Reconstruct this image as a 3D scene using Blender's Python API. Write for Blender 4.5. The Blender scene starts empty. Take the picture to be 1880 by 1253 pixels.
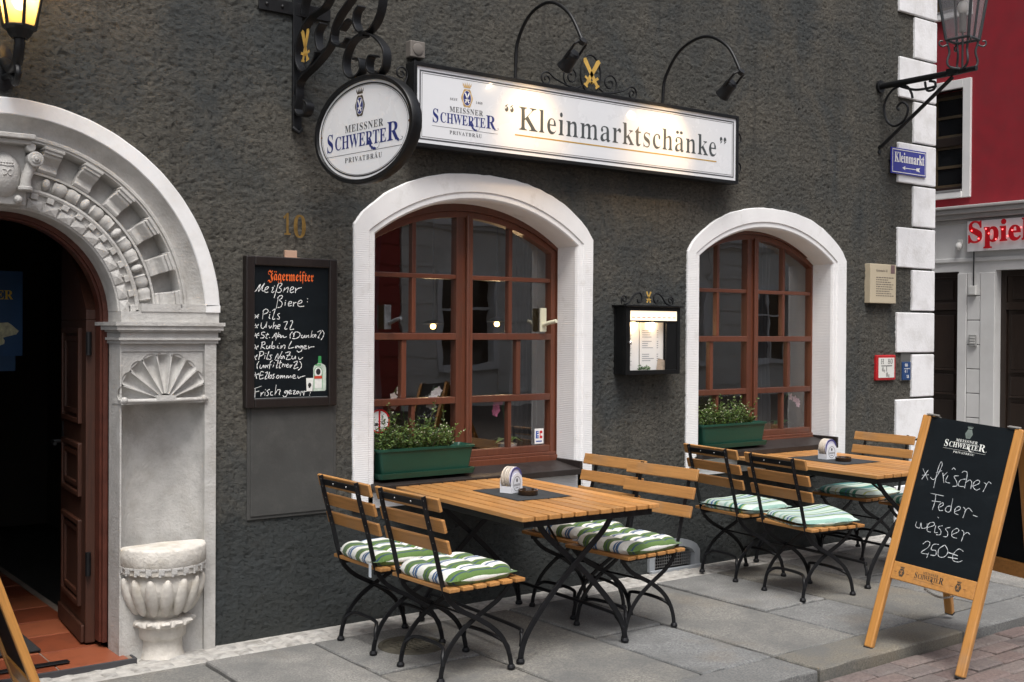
import bpy, bmesh, math, random
import numpy as np
from mathutils import Vector, Matrix, Euler
random.seed(7)
PI = math.pi
rad = math.radians
S = bpy.context.scene
COL = S.collection

# ------------------------------------------------------------------ camera
# x runs along the tavern wall, y into it (the wall face is y = 0), z up
cam_d = bpy.data.cameras.new('camera')
cam_d.sensor_width = 36.0
cam_d.lens = 2108.6 / 1880 * 36.0
cam_d.clip_start = 0.05
cam_d.clip_end = 300
cam = bpy.data.objects.new('camera', cam_d)
COL.objects.link(cam)
yw, pt, rl = 0.64225338, -0.00889568, 0.00619662
fwd = Vector((math.sin(yw) * math.cos(pt), math.cos(yw) * math.cos(pt), math.sin(pt)))
rgt = Vector((math.cos(yw), -math.sin(yw), 0))
upv = rgt.cross(fwd)
r2 = rgt * math.cos(rl) + upv * math.sin(rl)
u2 = -rgt * math.sin(rl) + upv * math.cos(rl)
M = Matrix((r2, u2, -fwd)).transposed().to_4x4()
M.translation = Vector((0, -5.735, 1.65))
cam.matrix_world = M
S.camera = cam

# ------------------------------------------------------------------ sky, sun, exposure (dull evening light)
w = bpy.data.worlds.new('World')
S.world = w
w.use_nodes = True
nt = w.node_tree
bg = nt.nodes['Background']
sky = nt.nodes.new('ShaderNodeTexSky')
sky.sky_type = 'NISHITA'
sky.sun_disc = False
sky.sun_elevation = rad(64)
sky.sun_rotation = rad(205)
sky.dust_density = 4.0
sky.air_density = 1.0
hs = nt.nodes.new('ShaderNodeHueSaturation')
hs.inputs['Saturation'].default_value = 0.45
nt.links.new(sky.outputs[0], hs.inputs['Color'])
nt.links.new(hs.outputs[0], bg.inputs[0])
bg.inputs[1].default_value = 0.095
sun_d = bpy.data.lights.new('sun', 'SUN')
sun_d.energy = 1.5
sun_d.angle = rad(26)
sun_d.color = (1.0, 0.97, 0.93)
sun = bpy.data.objects.new('sun', sun_d)
COL.objects.link(sun)
# direction to the sun: azimuth 205 deg from +y, elevation 64 deg (behind the camera, a little to the left)
az, el = rad(205), rad(64)
to_sun = Vector((math.sin(az) * math.cos(el), math.cos(az) * math.cos(el), math.sin(el)))
sun.rotation_euler = to_sun.to_track_quat('Z', 'Y').to_euler()
S.view_settings.view_transform = 'Standard'
S.view_settings.look = 'None'
S.view_settings.exposure = 1.05
S.view_settings.gamma = 1

# ------------------------------------------------------------------ materials
MATS = {}

def nodes_of(name):
    m = bpy.data.materials.new(name)
    m.use_nodes = True
    return m, m.node_tree, m.node_tree.nodes['Principled BSDF']

def coord(t, scale=(1, 1, 1), kind='Object'):
    tc = t.nodes.new('ShaderNodeTexCoord')
    mp = t.nodes.new('ShaderNodeMapping')
    mp.inputs['Scale'].default_value = scale
    t.links.new(tc.outputs[kind], mp.inputs[0])
    return mp.outputs[0]

def noise(t, vec, scale, detail=4, rough=0.55, dist=0.0):
    n = t.nodes.new('ShaderNodeTexNoise')
    n.inputs['Scale'].default_value = scale
    n.inputs['Detail'].default_value = detail
    n.inputs['Roughness'].default_value = rough
    n.inputs['Distortion'].default_value = dist
    t.links.new(vec, n.inputs['Vector'])
    return n.outputs['Fac']

def ramp(t, fac, stops, interp='LINEAR'):
    r = t.nodes.new('ShaderNodeValToRGB')
    r.color_ramp.interpolation = interp
    e = r.color_ramp.elements
    while len(e) < len(stops):
        e.new(0.5)
    for i, (p, c) in enumerate(stops):
        e[i].position = p
        e[i].color = (c[0], c[1], c[2], 1)
    t.links.new(fac, r.inputs[0])
    return r.outputs[0]

def mixc(t, fac, a, b, mode='MIX'):
    m = t.nodes.new('ShaderNodeMix')
    m.data_type = 'RGBA'
    m.blend_type = mode
    for sock, v in ((m.inputs[0], fac), (m.inputs[6], a), (m.inputs[7], b)):
        if hasattr(v, 'is_linked') or hasattr(v, 'links'):
            t.links.new(v, sock)
        elif isinstance(v, (int, float)):
            sock.default_value = v
        else:
            sock.default_value = (v[0], v[1], v[2], 1)
    return m.outputs[2]

def bump(t, bsdf, h, strength=0.5, dist=0.01):
    b = t.nodes.new('ShaderNodeBump')
    b.inputs['Strength'].default_value = strength
    b.inputs['Distance'].default_value = dist
    t.links.new(h, b.inputs['Height'])
    t.links.new(b.outputs[0], bsdf.inputs['Normal'])

def mul(c, k):
    return (c[0] * k, c[1] * k, c[2] * k)

def mat(name, col, rough=0.6, metal=0.0, var=0.15, vs=6.0, bs=0.0, bscale=60.0, bdist=0.004, coat=0.0, spec=0.5,
        stretch=(1, 1, 1), dirt=None, dscale=3.0, damt=0.5):
    if name in MATS:
        return MATS[name]
    m, t, b = nodes_of(name)
    v = coord(t, stretch)
    n = noise(t, v, vs, 6, 0.6)
    c = ramp(t, n, [(0.3, mul(col, 1 - var)), (0.7, mul(col, 1 + var))])
    if dirt:
        d = noise(t, coord(t), dscale, 8, 0.68)
        f = ramp(t, d, [(0.48, (0, 0, 0)), (0.72, (damt, damt, damt))])
        c = mixc(t, f, c, dirt)
    t.links.new(c, b.inputs['Base Color'])
    rr = ramp(t, n, [(0.2, (rough * 0.85,) * 3), (0.8, (min(1, rough * 1.15),) * 3)])
    t.links.new(rr, b.inputs['Roughness'])
    b.inputs['Metallic'].default_value = metal
    b.inputs['Coat Weight'].default_value = coat
    b.inputs['Specular IOR Level'].default_value = spec
    if bs > 0:
        bump(t, b, noise(t, v, bscale, 5, 0.6), bs, bdist)
    MATS[name] = m
    return m

def wood(name, col, axis='Y', rough=0.5, var=0.3, coat=0.0, dark=None, knots=False, scale=1.0):
    if name in MATS:
        return MATS[name]
    m, t, b = nodes_of(name)
    s = {'X': (1.6, 26, 26), 'Y': (26, 1.6, 26), 'Z': (26, 26, 1.6)}[axis]
    s = tuple(k * scale for k in s)
    g = noise(t, coord(t, s), 2.2, 8, 0.65, 0.6)
    isl = t.nodes.new('ShaderNodeNewGeometry').outputs['Random Per Island']
    c = ramp(t, g, [(0.28, mul(col, 1 - var)), (0.5, col), (0.74, mul(col, 1 + var * 0.7))])
    tint = ramp(t, isl, [(0.0, (0.66, 0.62, 0.58)), (0.3, (0.92, 0.95, 1.0)), (0.6, (1.05, 1.0, 0.94)), (0.8, (0.82, 0.84, 0.88)), (1.0, (1.22, 1.18, 1.10))])
    c = mixc(t, 1.0, c, tint, 'MULTIPLY')
    wv = noise(t, coord(t), 7.0, 5, 0.6)
    c = mixc(t, ramp(t, wv, [(0.55, (0, 0, 0)), (0.8, (0.45, 0.45, 0.45))]), c, dark or mul(col, 0.5))
    # handling marks: fine pale scratches and greyed, dry patches
    sc = noise(t, coord(t, tuple(k * 3.5 for k in s)), 3.0, 2, 0.5)
    c = mixc(t, ramp(t, sc, [(0.66, (0, 0, 0)), (0.74, (0.35, 0.35, 0.35))]), c, mul(col, 1.45))
    gy = noise(t, coord(t), 3.2, 6, 0.7)
    c = mixc(t, ramp(t, gy, [(0.54, (0, 0, 0)), (0.78, (0.40, 0.40, 0.40))]), c, ((col[0] + col[1]) * 0.42, (col[0] + col[1]) * 0.33, (col[0] + col[1]) * 0.24))
    if knots:
        vo = t.nodes.new('ShaderNodeTexVoronoi')
        vo.inputs['Scale'].default_value = 3.1
        t.links.new(coord(t, (1, 1, 0.9)), vo.inputs['Vector'])
        kf = ramp(t, vo.outputs['Distance'], [(0.02, (0.8, 0.8, 0.8)), (0.07, (0, 0, 0))])
        c = mixc(t, kf, c, mul(col, 0.25))
    t.links.new(c, b.inputs['Base Color'])
    b.inputs['Roughness'].default_value = rough
    b.inputs['Coat Weight'].default_value = coat
    b.inputs['Coat Roughness'].default_value = 0.25
    bump(t, b, g, 0.35, 0.0015)
    MATS[name] = m
    return m

def emit(name, col, strength):
    if name in MATS:
        return MATS[name]
    m, t, b = nodes_of(name)
    b.inputs['Base Color'].default_value = (*col, 1)
    b.inputs['Emission Color'].default_value = (*col, 1)
    b.inputs['Emission Strength'].default_value = strength
    MATS[name] = m
    return m

def glass(name, f0=0.08, tint=(1, 1, 1), rough=0.0):
    if name in MATS:
        return MATS[name]
    m = bpy.data.materials.new(name)
    m.use_nodes = True
    t = m.node_tree
    t.nodes.remove(t.nodes['Principled BSDF'])
    tr = t.nodes.new('ShaderNodeBsdfTransparent')
    tr.inputs[0].default_value = (*tint, 1)
    gl = t.nodes.new('ShaderNodeBsdfGlossy')
    gl.inputs['Roughness'].default_value = rough
    # Schlick reflectance, the same from both sides of the sheet
    lw = t.nodes.new('ShaderNodeLayerWeight')
    pw = t.nodes.new('ShaderNodeMath')
    pw.operation = 'POWER'
    t.links.new(lw.outputs['Facing'], pw.inputs[0])
    pw.inputs[1].default_value = 5.0
    fr = t.nodes.new('ShaderNodeMath')
    fr.operation = 'MULTIPLY_ADD'
    t.links.new(pw.outputs[0], fr.inputs[0])
    fr.inputs[1].default_value = 1 - f0
    fr.inputs[2].default_value = f0
    b = t.nodes.new('ShaderNodeBump')
    b.inputs['Strength'].default_value = 0.04
    b.inputs['Distance'].default_value = 0.02
    t.links.new(noise(t, coord(t), 2.5, 2), b.inputs['Height'])
    t.links.new(b.outputs[0], gl.inputs['Normal'])
    mx = t.nodes.new('ShaderNodeMixShader')
    t.links.new(fr.outputs[0], mx.inputs[0])
    t.links.new(tr.outputs[0], mx.inputs[1])
    t.links.new(gl.outputs[0], mx.inputs[2])
    t.links.new(mx.outputs[0], t.nodes['Material Output'].inputs[0])
    MATS[name] = m
    return m

# ------------------------------------------------------------------ mesh helpers
class MB:
    def __init__(s):
        s.v, s.f = [], []

    def add(s, vs, fs, T=None):
        o = len(s.v)
        for p in vs:
            p = Vector(p)
            s.v.append(tuple(T @ p) if T is not None else tuple(p))
        s.f += [tuple(i + o for i in f) for f in fs]
        return s

    def box(s, a, b, T=None):
        x0, y0, z0 = a
        x1, y1, z1 = b
        vs = [(x0, y0, z0), (x1, y0, z0), (x1, y1, z0), (x0, y1, z0), (x0, y0, z1), (x1, y0, z1), (x1, y1, z1), (x0, y1, z1)]
        return s.add(vs, [(0, 3, 2, 1), (4, 5, 6, 7), (0, 1, 5, 4), (1, 2, 6, 5), (2, 3, 7, 6), (3, 0, 4, 7)], T)

    def cbox(s, c, d, T=None):
        return s.box([c[i] - d[i] / 2 for i in range(3)], [c[i] + d[i] / 2 for i in range(3)], T)

    def tube(s, pts, r, n=8, T=None, closed=False):
        """round tube along points; r a number or one per point"""
        pts = [Vector(p) for p in pts]
        k = len(pts)
        rs = r if isinstance(r, (list, tuple)) else [r] * k
        vs, fs = [], []
        ref = None
        for i in range(k):
            if closed:
                d = pts[(i + 1) % k] - pts[i - 1]
            else:
                d = pts[min(i + 1, k - 1)] - pts[max(i - 1, 0)]
            d.normalize()
            if ref is None:
                ref = Vector((0, 0, 1)) if abs(d.z) < 0.9 else Vector((1, 0, 0))
            a = (ref - d * ref.dot(d)).normalized()
            ref = a
            b = d.cross(a)
            for j in range(n):
                t = 2 * PI * j / n
                vs.append(pts[i] + (a * math.cos(t) + b * math.sin(t)) * rs[i])
        m = k if closed else k - 1
        for i in range(m):
            for j in range(n):
                p, q = i * n + j, i * n + (j + 1) % n
                i2 = ((i + 1) % k) * n
                fs.append((p, q, i2 + (j + 1) % n, i2 + j))
        if not closed:
            fs.append(tuple(range(n))[::-1])
            fs.append(tuple((k - 1) * n + j for j in range(n)))
        return s.add(vs, fs, T)

    def strip(s, pts, w, side, h, T=None):
        """flat bar: pts lie in a plane with unit normal 'side'; w wide in the plane, h thick along side"""
        pts = [Vector(p) for p in pts]
        side = Vector(side).normalized()
        k = len(pts)
        vs, fs = [], []
        for i in range(k):
            d = (pts[min(i + 1, k - 1)] - pts[max(i - 1, 0)]).normalized()
            n = side.cross(d).normalized()
            for a, b in ((-1, -1), (1, -1), (1, 1), (-1, 1)):
                vs.append(pts[i] + n * (a * w / 2) + side * (b * h / 2))
        for i in range(k - 1):
            for j in range(4):
                p, q = i * 4 + j, i * 4 + (j + 1) % 4
                fs.append((p, q, q + 4, p + 4))
        fs += [(3, 2, 1, 0), tuple((k - 1) * 4 + j for j in range(4))]
        return s.add(vs, fs, T)

    def lathe(s, prof, n=24, a0=0.0, a1=2 * PI, c=(0, 0, 0), rf=None, T=None):
        full = abs(a1 - a0 - 2 * PI) < 1e-6
        m = n if full else n + 1
        vs, fs = [], []
        for i, (r, z) in enumerate(prof):
            for j in range(m):
                t = a0 + (a1 - a0) * j / n
                rr = r * (rf(t, z, i) if rf else 1)
                vs.append((c[0] + rr * math.cos(t), c[1] + rr * math.sin(t), c[2] + z))
        for i in range(len(prof) - 1):
            for j in range(n):
                j2 = (j + 1) % m if full else j + 1
                fs.append((i * m + j, i * m + j2, (i + 1) * m + j2, (i + 1) * m + j))
        if full:
            if prof[0][0] > 1e-6:
                fs.append(tuple(range(m))[::-1])
            if prof[-1][0] > 1e-6:
                fs.append(tuple((len(prof) - 1) * m + j for j in range(m)))
        return s.add(vs, fs, T)

    def cyl(s, p, q, r, n=16, T=None):
        return s.tube([p, q], r, n, T)

    def prism(s, poly, axis_u, axis_v, origin, depth, T=None):
        """convex-ish polygon (u, v) extruded along u x v by depth"""
        u, v, o = Vector(axis_u), Vector(axis_v), Vector(origin)
        n = u.cross(v).normalized() * depth
        k = len(poly)
        vs = [o + u * a + v * b for a, b in poly] + [o + u * a + v * b + n for a, b in poly]
        fs = [tuple(range(k))[::-1], tuple(range(k, 2 * k))]
        fs += [(i, (i + 1) % k, k + (i + 1) % k, k + i) for i in range(k)]
        return s.add(vs, fs, T)

    def ball(s, c, r, n=12, m=8, T=None):
        r = r if isinstance(r, (tuple, list)) else (r, r, r)
        vs, fs = [(c[0], c[1], c[2] - r[2])], []
        for i in range(1, m):
            p = -PI / 2 + PI * i / m
            for j in range(n):
                t = 2 * PI * j / n
                vs.append((c[0] + r[0] * math.cos(p) * math.cos(t), c[1] + r[1] * math.cos(p) * math.sin(t), c[2] + r[2] * math.sin(p)))
        vs.append((c[0], c[1], c[2] + r[2]))
        for j in range(n):
            fs.append((0, 1 + (j + 1) % n, 1 + j))
            for i in range(m - 2):
                a = 1 + i * n
                fs.append((a + j, a + (j + 1) % n, a + n + (j + 1) % n, a + n + j))
            a = 1 + (m - 2) * n
            fs.append((a + j, a + (j + 1) % n, len(vs) - 1))
        return s.add(vs, fs, T)

    def grid(s, nu, nv, fn, T=None):
        vs = [fn(i / nu, j / nv) for j in range(nv + 1) for i in range(nu + 1)]
        fs = [(j * (nu + 1) + i, j * (nu + 1) + i + 1, (j + 1) * (nu + 1) + i + 1, (j + 1) * (nu + 1) + i) for j in range(nv) for i in range(nu)]
        return s.add(vs, fs, T)

    def build(s, name, m, parent=None, smooth=False, bevel=0.0, seg=2, angle=40):
        me = bpy.data.meshes.new(name)
        me.from_pydata(s.v, [], s.f)
        me.update()
        return link(name, me, m, parent, smooth, bevel, seg, angle)

def link(name, me, m, parent=None, smooth=False, bevel=0.0, seg=2, angle=40):
    bm = bmesh.new()
    bm.from_mesh(me)
    bmesh.ops.recalc_face_normals(bm, faces=bm.faces)
    bm.to_mesh(me)
    bm.free()
    if m is not None:
        me.materials.append(m)
    if smooth:
        me.polygons.foreach_set('use_smooth', [True] * len(me.polygons))
        try:
            me.set_sharp_from_angle(angle=rad(angle))
        except Exception:
            pass
    o = bpy.data.objects.new(name, me)
    COL.objects.link(o)
    if parent is not None:
        o.parent = parent
    if bevel > 0:
        b = o.modifiers.new('bevel', 'BEVEL')
        b.width = bevel
        b.segments = seg
        b.limit_method = 'ANGLE'
        b.angle_limit = rad(35)
    return o

def thing(name, label, cat, loc=(0, 0, 0), rz=0.0, group=None):
    o = bpy.data.objects.new(name, None)
    COL.objects.link(o)
    o.empty_display_size = 0.1
    o.location = loc
    o.rotation_euler = (0, 0, rz)
    o['label'] = label
    o['category'] = cat
    if group:
        o['group'] = group
    return o

def tag(o, label, cat, group=None):
    o['label'] = label
    o['category'] = cat
    if group:
        o['group'] = group
    return o

def struct(o):
    o['kind'] = 'structure'
    return o

def dup(root, loc, rz, label, cushion=None):
    r = root.copy()
    COL.objects.link(r)
    r.location = loc
    r.rotation_euler = (0, 0, rz)
    r['label'] = label
    for ch in list(root.children):
        c = ch.copy()
        COL.objects.link(c)
        c.parent = r
        for g in list(ch.children):
            d = g.copy()
            COL.objects.link(d)
            d.parent = c
    return r

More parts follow.
